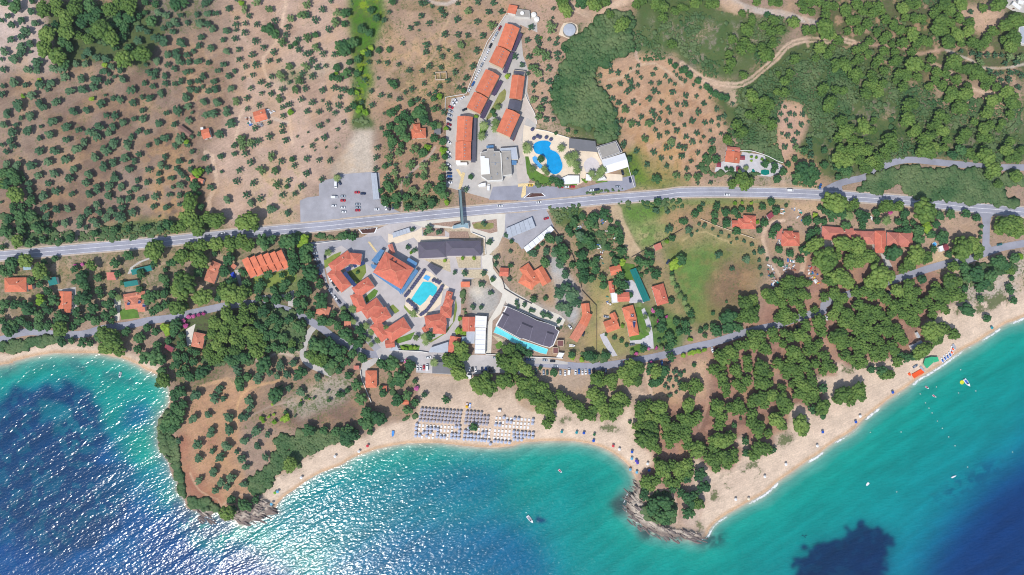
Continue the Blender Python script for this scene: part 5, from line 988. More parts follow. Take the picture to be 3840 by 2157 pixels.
LOWR = [(-1200, 1400), (-500, 1330), (-200, 1300)] + sh(0, 2, "0 522 150 465 300 440 450 450 600 478 700 472 850 462 1000 418 1150 390 1300 372 1500 328") + sh(1, 2, "0 302 200 255 400 212 600 172 750 158 850 162 1000 183 1180 225 1320 290 1480 380 1600 470") + sh(2, 2, "0 545 150 622 300 668 600 680 900 690 1250 720 1600 732") + sh(3, 2, "0 728 150 742 300 760 500 774 700 790 900 783 1100 757 1300 720 1500 680") + sh(4, 2, "0 620 150 585 300 552 450 505 600 455 800 405 950 375 1080 330 1200 290 1330 250 1420 230") + sh(5, 2, "-230 130") + sh(5, 1, "540 1325 620 1300 750 1255 950 1200 1150 1165 1330 1095 1500 1040 1715 1000") + [(4200, 850), (5100, 700)]
strip('lower_road', LOWR, 27, M_ASPH, 0.10)
strip('lane', sh(1, 2, "1450 385 1400 440 1350 560 1325 680 1380 760 1500 820 1620 870"), 22, M_CONC, 0.09)
sheet('parking_apron', sh(2, 2, "340 620 420 590 780 640 870 655 1080 660 1200 690 1350 670 1715 690 1715 850 1400 860 1260 880 750 850 750 760 600 720 380 720"), mat('car_park_paving', C(196, 190, 188), 0.85, 0.1, 0.15), 0.12)
sheet('parking_apron', sh(3, 2, "60 690 350 705 560 745 560 770 200 760 60 770"), M_CONC, 0.12)
sheet('car_park', sh(1, 1, "1490 402 1560 360 1620 350 1715 300") + sh(2, 1, "60 300 290 282 382 290 395 600 450 620 600 690 540 690 0 745") + sh(1, 1, "1700 752 1305 785 1298 570 1370 538 1490 522"), M_ASPH2, 0.085)
# north resort yards
sheet('paved_yard', ov("1268 40 1300 30 1350 34 1352 82 1330 72 1308 62 1316 140 1330 180 1326 230 1350 320 1330 330 1330 470 1345 500 1240 503 1150 478 1122 470 1122 300 1136 248 1180 240 1205 150 1240 90"), M_CONC, 0.10)
sheet('paved_yard', ov("1240 470 1330 465 1400 470 1440 478 1595 440 1600 470 1570 480 1330 505 1230 503"), M_ASPH, 0.13)
sheet('plank_path', zz(1660, 300, 4.522, "1370 250 1430 320 1520 480 1570 580 1590 660 1600 760 1430 640 1400 720 1330 1020 1360 1090 1400 1290 1400 1440 1300 1440 1290 1120 1180 1040 1350 640 1340 480"), mat('plank_paving', C(206, 194, 184), 0.85, 0.08, 0.3), 0.15)
sheet('plank_path', sh(3, 1, "60 0 110 0 130 200 180 370 60 385 40 200"), mat('plank_paving'), 0.15)
sheet('pool_deck', zz(1960, 450, 4.384, "20 80 240 150 400 180 700 270 770 300 1200 500 1300 700 1380 880 1640 900 1640 1000 1410 1000 1050 980 950 1050 860 1080 700 1020 500 960 380 900 200 860 100 760 60 640 0 560 0 300"), M_CREAM, 0.17)
sheet('lawn', zz(1960, 450, 4.384, "40 600 95 600 130 720 220 830 360 920 470 960 460 1080 300 1060 120 970 70 880"), M_LAWN, 0.20)
sheet('lawn', zz(1960, 450, 4.384, "5 430 60 430 90 550 20 550"), M_LAWN, 0.20)
sheet('lawn', zz(1660, 300, 4.522, "640 780 720 720 780 800 720 900 640 1010 605 1000"), M_LAWN, 0.17)
sheet('lawn', zz(1660, 300, 4.522, "1050 150 1080 200 1060 330 960 440 900 520 860 600 740 700 740 640 860 420 960 230"), mat('dry_lawn', C(140, 140, 84), 0.95, 0.25, 0.4), 0.17)
sheet('lawn', zz(1960, 450, 4.384, "960 950 1060 1000 1040 1040 980 1000"), M_LAWN, 0.21); sheet('lawn', zz(1960, 450, 4.384, "1200 1010 1400 1000 1390 1020 1200 1035"), M_LAWN, 0.21); sheet('lawn', zz(1960, 450, 4.384, "700 1050 900 1040 890 1075 700 1080"), M_LAWN, 0.21)
sheet('terrace', zz(1960, 450, 4.384, "1000 760 1010 700 1060 640 1130 610 1200 640 1250 700 1270 760 1230 830 1150 870 1040 860"), mat('terrace_tiles', C(214, 206, 206), 0.7, 0.08, 0.5), 0.20)
# south resort yards
sheet('paved_yard', ov("945 578 1000 555 1060 548 1120 580 1150 600 1215 620 1215 690 1160 715 1160 780 1150 840 1110 895 1010 905 950 895 900 830 830 720 815 660 785 640 780 610 830 615 905 600"), mat('yard_paving', C(194, 186, 184), 0.85, 0.09, 0.2), 0.10)
sheet('resort_lane', sh(1, 1, "1380 990 1715 960") + sh(2, 1, "400 920 470 1010 440 1060 300 1240") + sh(1, 1, "1715 1020 1560 1100 1540 1240") + sh(2, 2, "-140 -50 100 200 330 520 400 600 340 640 200 500 40 290 -110 60 -180 -100") , M_ASPH2, 0.13)
sheet('walk', sh(2, 1, "470 900 560 930 740 880 810 835 810 925 1085 935 1085 965 770 985 730 940 560 1000 470 990"), M_CREAM, 0.15)
sheet('walk', sh(2, 1, "690 790 1100 745 1570 700 1650 705 1640 880 1580 1020 1480 1120 1455 1110 1450 960 1300 890 1290 850 1110 850 800 830"), M_LIGHT, 0.14)
sheet('gardens', sh(2, 1, "860 805 1200 770 1220 800 1120 835"), mat('flower_bed', C(168, 140, 124), 0.95, 0.35, 1.2), 0.18); sheet('gardens', sh(2, 1, "1310 790 1560 755 1570 880 1500 900 1330 850"), mat('flower_bed'), 0.18)
sheet('lawn', sh(2, 1, "1320 810 1360 790 1530 795 1530 840 1480 860 1340 850"), mat('dry_lawn'), 0.20)
sheet('gardens', sh(2, 1, "810 840 1040 850 1040 925 830 925"), mat('flower_bed'), 0.18); sheet('gardens', sh(2, 1, "1085 880 1270 880 1290 950 1085 955"), mat('flower_bed'), 0.18)
sheet('walk', sh(2, 1, "1410 1130 1465 1110 1520 1120 1525 1250 1560 1300 1680 1447") + sh(3, 2, "-20 20 300 200 480 270 535 320 500 400 440 390 200 270 0 180 -60 150") + sh(2, 2, "1650 130 1600 260 1520 330 1505 660 1445 660 1470 350 1590 150 1620 60 1500 -40 1480 -120 1420 -180"), M_LIGHT, 0.15)
sheet('gardens', sh(2, 1, "1150 1135 1400 1130 1400 1245 1180 1245"), mat('garden_gravel', C(196, 180, 152), 0.95, 0.25, 0.8), 0.18); sheet('gardens', sh(2, 1, "830 1160 1090 1160 1100 1290 1000 1250 900 1195"), mat('garden_gravel'), 0.18)
sheet('gardens', sh(2, 1, "1200 1265 1440 1260 1480 1290 1400 1350 1240 1340"), mat('garden_gravel'), 0.18)
sheet('lawn', sh(2, 1, "60 1290 240 1200 250 1290 200 1370 140 1420"), mat('garden_lawn', C(132, 148, 72), 0.95, 0.2, 0.3), 0.17)
sheet('lawn', sh(2, 2, "220 110 330 10 370 30 340 90 240 160"), M_LAWN, 0.17); sheet('lawn', sh(2, 2, "480 190 520 165 585 230 540 260"), mat('garden_lawn'), 0.17); sheet('lawn', sh(2, 2, "520 520 640 480 740 440 700 520 570 560"), M_LAWN, 0.17)
sheet('lawn', sh(2, 2, "850 460 920 520 1010 470 1120 350 1150 100 1165 200 1140 330 1060 450 900 550 840 530"), mat('garden_lawn'), 0.17); sheet('lawn', sh(2, 2, "630 170 700 240 790 270 760 295 680 260 630 200"), mat('garden_lawn'), 0.17)
sheet('lawn', sh(1, 1, "1540 1170 1640 1110 1715 1080 1690 1150 1570 1240 1550 1250"), mat('garden_lawn'), 0.17); sheet('lawn', sh(2, 2, "580 580 650 565 790 580 780 625 600 620"), M_LAWN, 0.17)
sheet('pool_deck', sh(2, 1, "830 1260 900 1290 1020 1400 1085 1440") + sh(2, 2, "1020 20 1000 160 860 280 790 300 640 190 650 90 690 0"), M_CREAM, 0.17)
sheet('car_park', sh(3, 1, "-80 700 120 690 340 655 360 690 420 830 330 900 100 1060 60 1000 -100 930"), M_ASPH2, 0.11)
sheet('gravel_bed', sh(2, 2, "1510 470 1600 500 1715 600 1715 660 1510 660") + sh(3, 2, "40 600 100 690 -10 690"), mat('garden_gravel'), 0.13)
sheet('lawn', sh(2, 2, "1545 570 1600 530 1625 560 1590 615 1560 610"), M_LAWN, 0.18)
sheet('grey_gravel', sh(3, 2, "0 80 180 170 440 290 430 380 200 290 0 190"), mat('grey_gravel', C(182, 176, 172), 0.95, 0.12, 0.4), 0.13)
# private drives and garden paving
sheet('drive', sh(3, 2, "880 470 930 450 1000 580 1060 680 1010 690 920 560"), mat('stone_paving', C(206, 202, 204), 0.85, 0.1, 0.5), 0.13)
sheet('drive', sh(3, 2, "1180 520 1340 500 1360 420 1300 220 1330 200 1390 330 1415 460 1425 610 1350 610 1290 560 1190 560"), mat('stone_paving'), 0.13)
sheet('drive', sh(3, 1, "1080 1390 1190 1350 1240 1400 1330 1600 1180 1600 1130 1447"), mat('stone_paving'), 0.13)
sheet('lawn', sh(3, 2, "1180 500 1290 440 1340 480 1300 520 1190 530"), M_LAWN, 0.16); sheet('lawn', sh(3, 2, "1240 200 1290 190 1380 470 1340 490 1260 300"), M_LAWN, 0.16); sheet('lawn', sh(3, 2, "1190 600 1290 565 1350 600 1330 650 1190 650"), M_LAWN, 0.16); sheet('lawn', sh(3, 1, "1090 1190 1230 1210 1270 1350 1150 1380 1100 1300"), M_LAWN, 0.15)
sheet('terrace', sh(4, 1, "600 80 800 110 960 190 1010 220 990 280 880 330 700 310 320 280 340 200 420 170 560 190"), mat('stone_paving'), 0.13)
sheet('lawn', sh(0, 2, "1200 230 1290 190 1380 230 1400 300 1220 320"), M_LAWN, 0.15); sheet('terrace', sh(0, 2, "1150 100 1215 100 1200 330 1150 330"), M_LIGHT, 0.14)
sheet('terrace', sh(1, 2, "150 420 250 360 230 440 205 570 165 590"), M_LIGHT, 0.14); sheet('terrace', sh(0, 2, "560 20 760 -10 770 180 820 230 700 260 700 40"), M_CONC, 0.13)
sheet('lawn', sh(1, 1, "830 1340 1200 1260 1270 1290 1260 1380 1100 1447 820 1440"), mat('garden_lawn'), 0.13); sheet('drive', sh(1, 1, "640 1270 680 1260 720 1420 690 1430"), M_CONC, 0.13)
sheet('drive', sh(1, 2, "800 30 900 70 1050 80 1150 60 1240 20 1230 190 1180 180 1180 90 1050 100 900 90"), M_CONC, 0.09)
sheet('lane', sh(0, 1, "1530 1130 1400 1180 1310 1240 1280 1310 1320 1300 1340 1240 1420 1190 1540 1145"), M_CONC, 0.10)
sheet('terrace', sh(2, 2, "210 750 340 700 390 720 250 830 240 1000 290 1130 260 1060 200 900 190 850"), M_CONC, 0.12)
sheet('tank_pad', sh(3, 0, "520 232 600 225 655 250 665 320 640 370 600 402 470 350 490 280"), M_CREAM, 0.14)
sheet('terrace', sh(5, 0, "1540 0 1715 0 1715 130 1600 110 1530 70"), M_CONC, 0.12); sheet('terrace', sh(5, 0, "1640 280 1715 240 1715 460 1690 460"), M_CONC, 0.12)
sheet('drive', sh(4, 1, "1385 960 1500 975 1520 1050 1440 1060"), M_CONC, 0.11); sheet('drive', sh(5, 1, "270 1100 330 1110 390 1230 340 1260"), M_CONC, 0.11)
# zebra and cross-hatched walkways
for P in (sh(2, 1, "1150 255 1180 255 1220 320 1200 335"), sh(2, 1, "1215 285 1245 290 1205 460 1175 450"), sh(3, 1, "60 400 230 390 230 415 60 432"), sh(3, 1, "110 420 140 420 140 510 100 545 90 530"), sh(2, 1, "265 985 285 980 360 1080 345 1092")):
    sheet('walkway_marking', P, M_YEL, 0.19)

# ================================================================ buildings
TER = {'1': mat('roof_tiles', C(218, 124, 92), 0.8, 0.17, 0.3), '2': mat('roof_tiles_red', C(208, 114, 92), 0.8, 0.18, 0.35), '3': mat('roof_tiles_faded', C(200, 122, 106), 0.85, 0.14, 0.3), '4': mat('roof_tiles_old', C(208, 132, 106), 0.85, 0.16, 0.4),
       'g': mat('roof_slate', C(104, 98, 112), 0.8, 0.08, 0.3), 'b': mat('roof_brown', C(150, 116, 104), 0.9, 0.15, 0.4), 'w': mat('roof_white', C(244, 244, 246), 0.6, 0.04, 0.3), 'f': mat('roof_grey', C(168, 162, 154), 0.9, 0.1, 0.3),
       'd': mat('roof_dark', C(92, 92, 106), 0.8, 0.1, 0.3), 'm': mat('roof_metal', C(186, 192, 202), 0.45, 0.08, 0.4), 'c': mat('roof_charcoal', C(120, 120, 124), 0.8, 0.06, 0.3), 'r': mat('roof_maroon', C(150, 70, 82), 0.8, 0.1, 0.4), 't': mat('teal_canvas', C(10, 122, 116), 0.7, 0.1, 0.4),
       'u': mat('blue_glass', C(96, 142, 186), 0.25, 0.12, 0.5, 0, 0.5), 'v': mat('violet_shade', C(84, 70, 96), 0.8, 0.12, 0.5), 'k': mat('kiosk_brown', C(128, 84, 82), 0.8, 0.08, 0.4), 'n': mat('grey_blue_glass', C(150, 176, 186), 0.3, 0.08, 0.4)}
WALL = {'w': mat('white_wall', C(244, 240, 232), 0.85, 0.06, 0.4), 'c': mat('cream_wall', C(232, 212, 184), 0.85, 0.08, 0.4), 's': mat('stone_wall', C(204, 184, 160), 0.9, 0.16, 0.8)}
M_GLASS = mat('window_glass', C(60, 72, 86), 0.12, 0.1, 0.5, 0, 0.6); M_DOOR = mat('door_wood', C(120, 84, 60), 0.6); M_CAP = mat('ridge_tiles', C(238, 164, 132), 0.8, 0.08, 1.0)
M_SOLAR = mat('solar_glass', C(48, 66, 110), 0.15, 0.12, 0.8, 0, 0.6); M_STEEL = mat('steel', C(190, 194, 200), 0.4, 0.06, 0.5, 0.6)
def Bk(c, r, u1, v1, u2, v2, w, t='g', e=3.2, roof=None): return (sh(c, r, f"{u1} {v1} {u2} {v2}"), w / KZ, t, e, roof)
def Bz(x0, y0, k, u1, v1, u2, v2, w, t='g', e=3.2, roof=None): return (zz(x0, y0, k, f"{u1} {v1} {u2} {v2}"), w / k, t, e, roof)
GABLE_PITCH = 0.36
def house(name, label, cat, ref, blocks, roof='1', wall='w', solar=(), chim=1, sky=0, win=True, group=None):
    cx = sum((b[0][0][0] + b[0][1][0]) / 2 for b in blocks) / len(blocks); cy = sum((b[0][0][1] + b[0][1][1]) / 2 for b in blocks) / len(blocks)
    g0 = gh((cx, cy)); root = empty(name, at((cx, cy), g0)); tag(root, label, cat, group); O = root.location.copy()
    if ref: MARKS.append((cx, cy, ref))
    first = True
    for bi, (P, w, t, e, rk) in enumerate(blocks):
        mx = ((P[0][0] + P[1][0]) / 2, (P[0][1] + P[1][1]) / 2); ze = g0 + e + 0.03 * bi
        A, B = at(P[0], ze), at(P[1], ze); d = B - A; L = d.length; d.normalize(); n = Vector((-d.y, d.x, 0)); hw = w * S * (H - ze) / H / 2; M = (A + B) / 2
        ovh = 0.3; rm = TER[rk or roof]; zb = g0 - 1.2
        wb = MB(O); wb.box(M, d, n, L - 2 * ovh, 2 * hw - 2 * ovh, zb, ze)
        rb = MB(O); rise = hw * GABLE_PITCH; a = L / 2
        def pt(x, y, z): return M + d * x + n * y + Vector((0, 0, z))
        if t in 'gh':
            k = min(a * 0.95, hw * 0.95) if t == 'h' else 0.0
            vs = [pt(-a, -hw, 0), pt(a, -hw, 0), pt(a, hw, 0), pt(-a, hw, 0), pt(-a + k, 0, rise), pt(a - k, 0, rise)]
            vs += [v - Vector((0, 0, 0.16)) for v in vs[:4]]
            rb.add(vs, [(0, 1, 5, 4), (2, 3, 4, 5), (1, 2, 5), (3, 0, 4), (6, 7, 1, 0), (7, 8, 2, 1), (8, 9, 3, 2), (9, 6, 0, 3), (9, 8, 7, 6)])
        elif t == 's':
            vs = [pt(-a, -hw, 0.1), pt(a, -hw, 0.1), pt(a, hw, 0.1 + rise), pt(-a, hw, 0.1 + rise)]; vs += [v - Vector((0, 0, 0.2)) for v in vs]
            rb.add(vs, [(0, 1, 2, 3), (7, 6, 5, 4), (4, 5, 1, 0), (5, 6, 2, 1), (6, 7, 3, 2), (7, 4, 0, 3)])
        else:
            rb.box(M, d, n, L - 0.7, 2 * hw - 0.7, ze - 0.3, ze + 0.05)
            wb = MB(O); wb.box(M, d, n, L, 2 * hw, zb, ze - 0.2)
            for s_ in (-1, 1):
                wb.box(M + n * (s_ * (hw - 0.15)), d, n, L, 0.3, ze - 0.2, ze + 0.35); wb.box(M + d * (s_ * (a - 0.15)), d, n, 0.3, 2 * hw - 0.6, ze - 0.2, ze + 0.35)
        wo = wb.build('wall', WALL[wall], root); ro = rb.build('roof', rm, root)
        if t in 'gh' and (rk or roof) in '1234g':
            cb = MB(O); k = min(a * 0.95, hw * 0.95) if t == 'h' else 0.0
            cb.tube(pt(-a + k, 0, rise + .02), pt(a - k + 0.01, 0, rise + .02), 0.13, k=5)
            if t == 'h':
                for sx in (-1, 1):
                    for sy in (-1, 1): cb.tube(pt(sx * a, sy * hw, 0.02), pt(sx * (a - k), 0, rise + .02), 0.11, k=5)
            cb.build('ridge_cap', M_CAP if (rk or roof) != 'g' else TER['c'], ro)
        if chim and bi == 0 and t in 'gh':
            q = pt(a * 0.35, hw * 0.35, 0); mb = MB(O); mb.box(q, d, n, 0.7, 0.7, ze, ze + rise + 0.7); mb.build('chimney', WALL['c'], ro)
        for s_ in range(sky):
            x = -a * 0.8 + 1.6 * a * (s_ + 0.5) / sky; q = pt(x, hw * 0.22, 0); mb = MB(O); mb.box(q, d, n, 0.6, 0.8, ze + rise * 0.6, ze + rise * 0.93); mb.build('skylight', M_STEEL, ro)
        if win:
            nwn = max(1, min(5, int(L / 4.5)))
            for sy in (-1, 1):
                for k in range(nwn):
                    x = -a + (2 * a) * (k + 0.5) / nwn; q = pt(x, sy * (hw - ovh + (0.3 if t == 'f' else 0)), 0); mb = MB(O)
                    if first and sy == -1 and k == 0: mb.box(q, d, n, 1.0, 0.12, g0 + 0.02, g0 + 2.1); mb.build('door', M_DOOR, root)
                    else: mb.box(q, d, n, 1.3, 0.12, ze - 1.9, ze - 0.7); mb.build('window', M_GLASS, root)
        first = False
    for sc_, sr, u, v, ln, wd, ang, hz in solar:
        p = sh(sc_, sr, f"{u} {v}")[0]; q = at(p, g0 + hz); dd = Vector((math.cos(R(ang)), -math.sin(R(ang)), 0)); nn_ = Vector((-dd.y, dd.x, 0)); mb = MB(O)
        mb.box(q, dd, nn_, ln, wd, g0 + hz - 0.25, g0 + hz); mb.build('solar_panel', M_SOLAR, root)
        mb = MB(O); mb.tube(q + nn_ * (wd / 2 + 0.3) - dd * ln / 2.2 + Vector((0, 0, .1)), q + nn_ * (wd / 2 + 0.3) + dd * ln / 2.2 + Vector((0, 0, .1)), 0.28, k=8); mb.build('water_cylinder', M_STEEL, root)
    return root
def inset(P, f):
    c = np.mean(np.array(P), 0); return [tuple(c + (np.array(p) - c) * f) for p in P]
def flatparts(name, label, cat, ref, parts, group=None):
    """flat-roofed building of several outlines: (outline, height, roof, wall, open-sided?)"""
    pts = [p for q in parts for p in q[0]]; c = (sum(p[0] for p in pts) / len(pts), sum(p[1] for p in pts) / len(pts)); g0 = gh(c)
    root = empty(name, at(c, g0)); tag(root, label, cat, group); O = root.location.copy()
    if ref: MARKS.append((c[0], c[1], ref))
    for i, q in enumerate(parts):
        P, h, rk, wk = q[:4]; opn = len(q) > 4 and q[4]; z = g0 + h + 0.02 * i
        W3 = [at(p, z) for p in P]
        if opn:
            mb = MB(O); mb.prism([(v.x, v.y) for v in W3], z - 0.12, z); ro = mb.build('roof', TER[rk], root)
            for j in range(0, len(W3), max(1, len(W3) // 6)):
                cc = sum(W3, Vector()) / len(W3); q_ = W3[j] + (cc - W3[j]).normalized() * 0.5; mb = MB(O); mb.tube((q_.x, q_.y, g0 - 0.3), (q_.x, q_.y, z - 0.12), 0.09); mb.build('post', M_STEEL, root)
        else:
            I3 = [at(p, z) for p in inset(P, 0.965)]
            mb = MB(O); mb.prism([(v.x, v.y) for v in W3], g0 - 1.2, z); wo = mb.build('wall', WALL[wk], root)
            mb = MB(O); mb.prism([(v.x, v.y) for v in I3], z - 0.1, z + 0.06); mb.build('roof', TER[rk], root)
            mb = MB(O); mb.box((W3[0] + W3[1]) / 2, (W3[1] - W3[0]).normalized(), Vector((-(W3[1] - W3[0]).normalized().y, (W3[1] - W3[0]).normalized().x, 0)), min(3, (W3[1] - W3[0]).length * 0.5), 0.14, g0 + 0.1, g0 + 2.2); mb.build('door', M_GLASS, root)
    return root
Z1 = (1660, 0, 4.522); Z2 = (1660, 300, 4.522); Z3 = (1960, 450, 4.384); Z4 = (1180, 880, 4.521); Z5 = (1480, 820, 4.521); Z6 = (1300, 1080, 4.824); Z7 = (1700, 1080, 4.523)
GH = 'long tiled hotel wings of the upper resort'
def verandah(par, P, w, h, rk='v'):
    O = par.location; A, B = at(P[0], O.z + h), at(P[1], O.z + h); d = (B - A).normalized(); n = Vector((-d.y, d.x, 0)); mb = MB(O); mb.box((A + B) / 2, d, n, (B - A).length, w * S, O.z + h - 0.15, O.z + h); mb.build('verandah_roof', TER[rk], par)
    for k in range(6):
        q = A + (B - A) * ((k + 0.5) / 6); mb = MB(O); mb.tube((q.x, q.y, O.z - .4), (q.x, q.y, O.z + h - 0.15), 0.1); mb.build('post', WALL['w'], par)
b = house('hotel_wing', 'topmost long orange-roofed hotel wing beside the slanting row of parked cars', 'hotel wing', 'the topmost hotel wing', [Bz(*Z1, 1185, 437, 1047, 812, 255, 'g', 6.2), Bz(*Z1, 1030, 832, 900, 1105, 255, 'g', 5.6)], '1', 'c', sky=5, chim=0, group=GH); verandah(b, zz(*Z1, "1328 565 1190 870"), 14, 3.0); verandah(b, zz(*Z1, "1180 890 1045 1240"), 14, 2.9)
b = house('hotel_wing', 'second long orange-roofed hotel wing, middle of the slanting row', 'hotel wing', 'the middle slanting hotel wing', [Bz(*Z2, 848, -126, 664, 234, 258, 'g', 6.2), Bz(*Z2, 651, 255, 518, 522, 256, 'g', 5.6)], '1', 'c', sky=5, chim=0, group=GH); verandah(b, zz(*Z2, "985 20 855 260"), 15, 3.0); verandah(b, zz(*Z2, "800 360 660 650"), 16, 2.9)
b = house('hotel_wing', 'upright long orange-roofed hotel wing with white pergola at its lower end', 'hotel wing', 'the upright hotel wing', [Bz(*Z2, 380, 620, 358, 1036, 258, 'g', 6.2), Bz(*Z2, 350, 1046, 346, 1362, 262, 'g', 5.6)], '1', 'c', sky=5, chim=0, group=GH); verandah(b, zz(*Z2, "536 640 520 1400"), 17, 3.0, 'd')
b = house('hotel_wing', 'short orange-roofed hotel wing with dark flat roof above it', 'hotel wing', 'the short upper hotel wing', [Bz(*Z2, 1287, -72, 1235, 322, 216, 'g', 6.0), Bz(*Z2, 1236, 345, 1200, 515, 205, 'g', 4.2, 'd'), Bz(*Z2, 1300, -160, 1292, -85, 205, 'f', 3.6, 'd')], '1', 'c', chim=0, group=GH)
b = house('hotel_wing', 'slanting orange-roofed hotel wing just above the reception', 'hotel wing', 'the hotel wing above the reception', [Bz(*Z2, 1197, 535, 1026, 920, 258, 'g', 6.2)], '1', 'c', sky=6, chim=0, group=GH); verandah(b, zz(*Z2, "1340 640 1165 1010"), 13, 3.0, 'd'); verandah(b, zz(*Z2, "1285 790 1195 1040"), 4, 2.6, 'k')
house('pump_house', 'small orange-roofed open shed at the top of the resort', 'outbuilding', 'the shed at the top of the resort', [Bz(*Z1, 1200, 95, 1165, 235, 150, 's', 3.2)], '1', 'w', chim=0)
flatparts('plant_room', 'flat grey roofed plant room with white walls and satellite dish', 'outbuilding', 'the plant room with the dish', [(zz(*Z1, "1270 150 1470 180 1480 300 1235 280"), 3.4, 'f', 'w')])
flatparts('reception_building', 'flat-roofed grey reception building in stepped blocks below the hotel wings', 'hotel building', 'the flat-roofed reception', [
    (sh(2, 1, "1395 85 1460 72 1470 50 1530 48 1535 75 1590 75 1600 90 1620 365 1470 375 1440 350 1405 330"), 6.5, 'f', 'w'),
    (sh(2, 1, "1397 122 1440 120 1440 140 1482 145 1495 300 1405 308"), 7.4, 'w', 'w'),
    (sh(2, 1, "1606 70 1700 68 1712 310 1626 318"), 5.6, 'f', 'w'), (zz(*Z2, "965 1160 1250 1140 1280 1345 1168 1350 1150 1205 972 1208"), 4.4, 'm', 'w'),
    (sh(2, 1, "1408 395 1450 390 1450 425 1385 430 1370 415"), 3.6, 'w', 'w'), (zz(*Z2, "740 1115 860 1105 865 1150 745 1160"), 3.2, 'u', 'w', True), (zz(*Z2, "1168 1360 1255 1370 1250 1440 1170 1440"), 3.8, 'u', 'w', True)])
flatparts('pergola_building', 'white square court building under the lower end of the upright wing', 'outbuilding', None, [(zz(*Z2, "225 1365 300 1365 300 1400 410 1400 420 1440 250 1447 225 1420"), 2.8, 'w', 'w')])
flatparts('poolside_restaurant', 'plain charcoal flat roofed restaurant beside the blue kidney pool', 'restaurant', 'the charcoal poolside roof', [(zz(*Z3, "765 300 1000 325 1195 350 1205 430 1245 530 1060 515 865 500 860 470 760 462"), 4.2, 'c', 'c', True)])
flatparts('sports_terrace', 'walled grey roof terrace with dark rim next to the white marquee', 'building', None, [(zz(*Z3, "1215 440 1540 340 1640 530 1300 650"), 4.4, 'd', 'w'), (zz(*Z3, "1240 452 1530 362 1600 530 1305 630"), 4.6, 'f', 'w')])
house('marquee', 'large white marquee roof at the right end of the pool terrace', 'marquee', 'the large white marquee', [Bz(*Z3, 1330, 770, 1710, 655, 235, 'g', 3.6)], 'w', 'w', chim=0, win=False)
flatparts('bar_pavilion', 'white five-sided flat roof by the road below the kidney pool', 'pavilion', None, [(zz(*Z3, "610 970 740 912 930 915 930 1040 690 1055"), 3.0, 'w', 'w')])
flatparts('snack_kiosk', 'beige and white flat kiosk roofs among palms by the road', 'kiosk', None, [(zz(*Z3, "1040 890 1135 895 1130 1000 1035 995"), 2.8, 'w', 'c'), (zz(*Z3, "1150 895 1280 840 1375 975 1220 1000"), 3.0, 'w', 'w')])
# rural houses
house('farmhouse', 'orange gabled farmhouse amid white scrap in the terraced field', 'house', 'the farmhouse amid scrap', [Bk(1, 0, 840, 1180, 962, 1145, 108)], '1')
house('cottage', 'small bright orange cottage right of the long brown barn', 'house', 'the small orange cottage', [Bk(1, 0, 316, 1355, 394, 1332, 96)], '1', chim=0)
house('barn', 'long narrow brown roofed barn in the olive grove', 'barn', 'the long brown barn', [Bk(1, 0, 82, 1272, 196, 1358, 54, 'g', 2.6)], 'b', 's', chim=0)
house('cottage', 'tiny orange roofed cottage under bright bushes by the dirt track', 'house', 'the tiny cottage by the track', [Bk(1, 1, 205, 345, 328, 378, 46, 'g', 2.6), Bk(1, 1, 192, 320, 215, 335, 36, 'g', 2.4)], '4', chim=0)
house('villa', 'orange hip-roofed villa in the orchard left of the hotel wings', 'house', 'the orchard villa', [Bk(2, 0, 705, 1345, 850, 1335, 100, 'h'), Bk(2, 0, 755, 1245, 762, 1330, 72, 'h', 3.0)], '1')
house('villa', 'orange villa with a blue solar tank inside the grey paved garden', 'house', 'the villa with the walled garden', [Bk(4, 1, 510, 80, 497, 188, 148, 'g'), Bk(4, 1, 445, 50, 575, 62, 50, 'g', 3.0, '3')], '1', 'w', [(4, 1, 507, 80, 2.0, 1.6, 0, 4.6)])
house('villa', 'red hip-roofed house just below the coast road with grapevines', 'house', 'the house with grapevines', [Bk(4, 1, 555, 800, 735, 805, 104, 'h'), Bk(4, 1, 675, 718, 670, 800, 128, 'h', 3.4), Bk(4, 1, 494, 802, 556, 805, 72, 'g', 2.8)], '2')
house('villa', 'orange hip-roofed house ringed by scrap in the curve of the track', 'house', 'the house in the track curve', [Bk(4, 1, 990, 965, 1175, 962, 128, 'h'), Bk(4, 1, 1062, 872, 1060, 960, 95, 'h', 3.4), Bk(4, 1, 1130, 890, 1130, 960, 80, 'h', 3.3), Bk(4, 1, 975, 845, 965, 960, 50, 's', 2.6, '3')], '2')
house('guesthouse', 'long faded red guesthouse with a projecting cross wing', 'hotel building', 'the long red guesthouse', [Bk(4, 1, 1398, 890, 1715, 915, 132, 'h', 4, '3'), Bk(5, 1, -2, 935, 215, 945, 130, 'h', 4, '3'), Bk(5, 1, 272, 872, 272, 1095, 114, 'h', 4.3, '2'), Bk(5, 1, 336, 958, 460, 964, 142, 'h', 4, '3'), Bk(5, 1, 455, 964, 597, 966, 142, 'h', 3.95, '3')], '3')
house('shed', 'small pinkish roofed shed with slatted pergola at the meadow corner', 'shed', 'the pink-roofed meadow shed', [Bk(3, 1, 1430, 1048, 1500, 1020, 62, 's', 2.4)], '3', chim=0)
house('cottage', 'small orange cottage above the teal canopy', 'house', 'the cottage by the teal canopy', [Bk(3, 1, 985, 1282, 1095, 1254, 88, 'g')], '1', chim=0)
house('house', 'orange and white L-shaped house left of the teal canopy', 'house', 'the orange and white house', [Bk(3, 2, 992, -70, 1008, 48, 50, 'g'), Bk(3, 2, 1058, 95, 1180, 88, 94, 'g'), Bk(3, 2, 1022, 48, 1038, 150, 62, 'f', 3.0, 'w')], '2')
house('house', 'orange hip-roofed house right of the teal canopy', 'house', 'the house right of the teal canopy', [Bk(3, 2, 1462, -30, 1518, 165, 122, 'h')], '2')
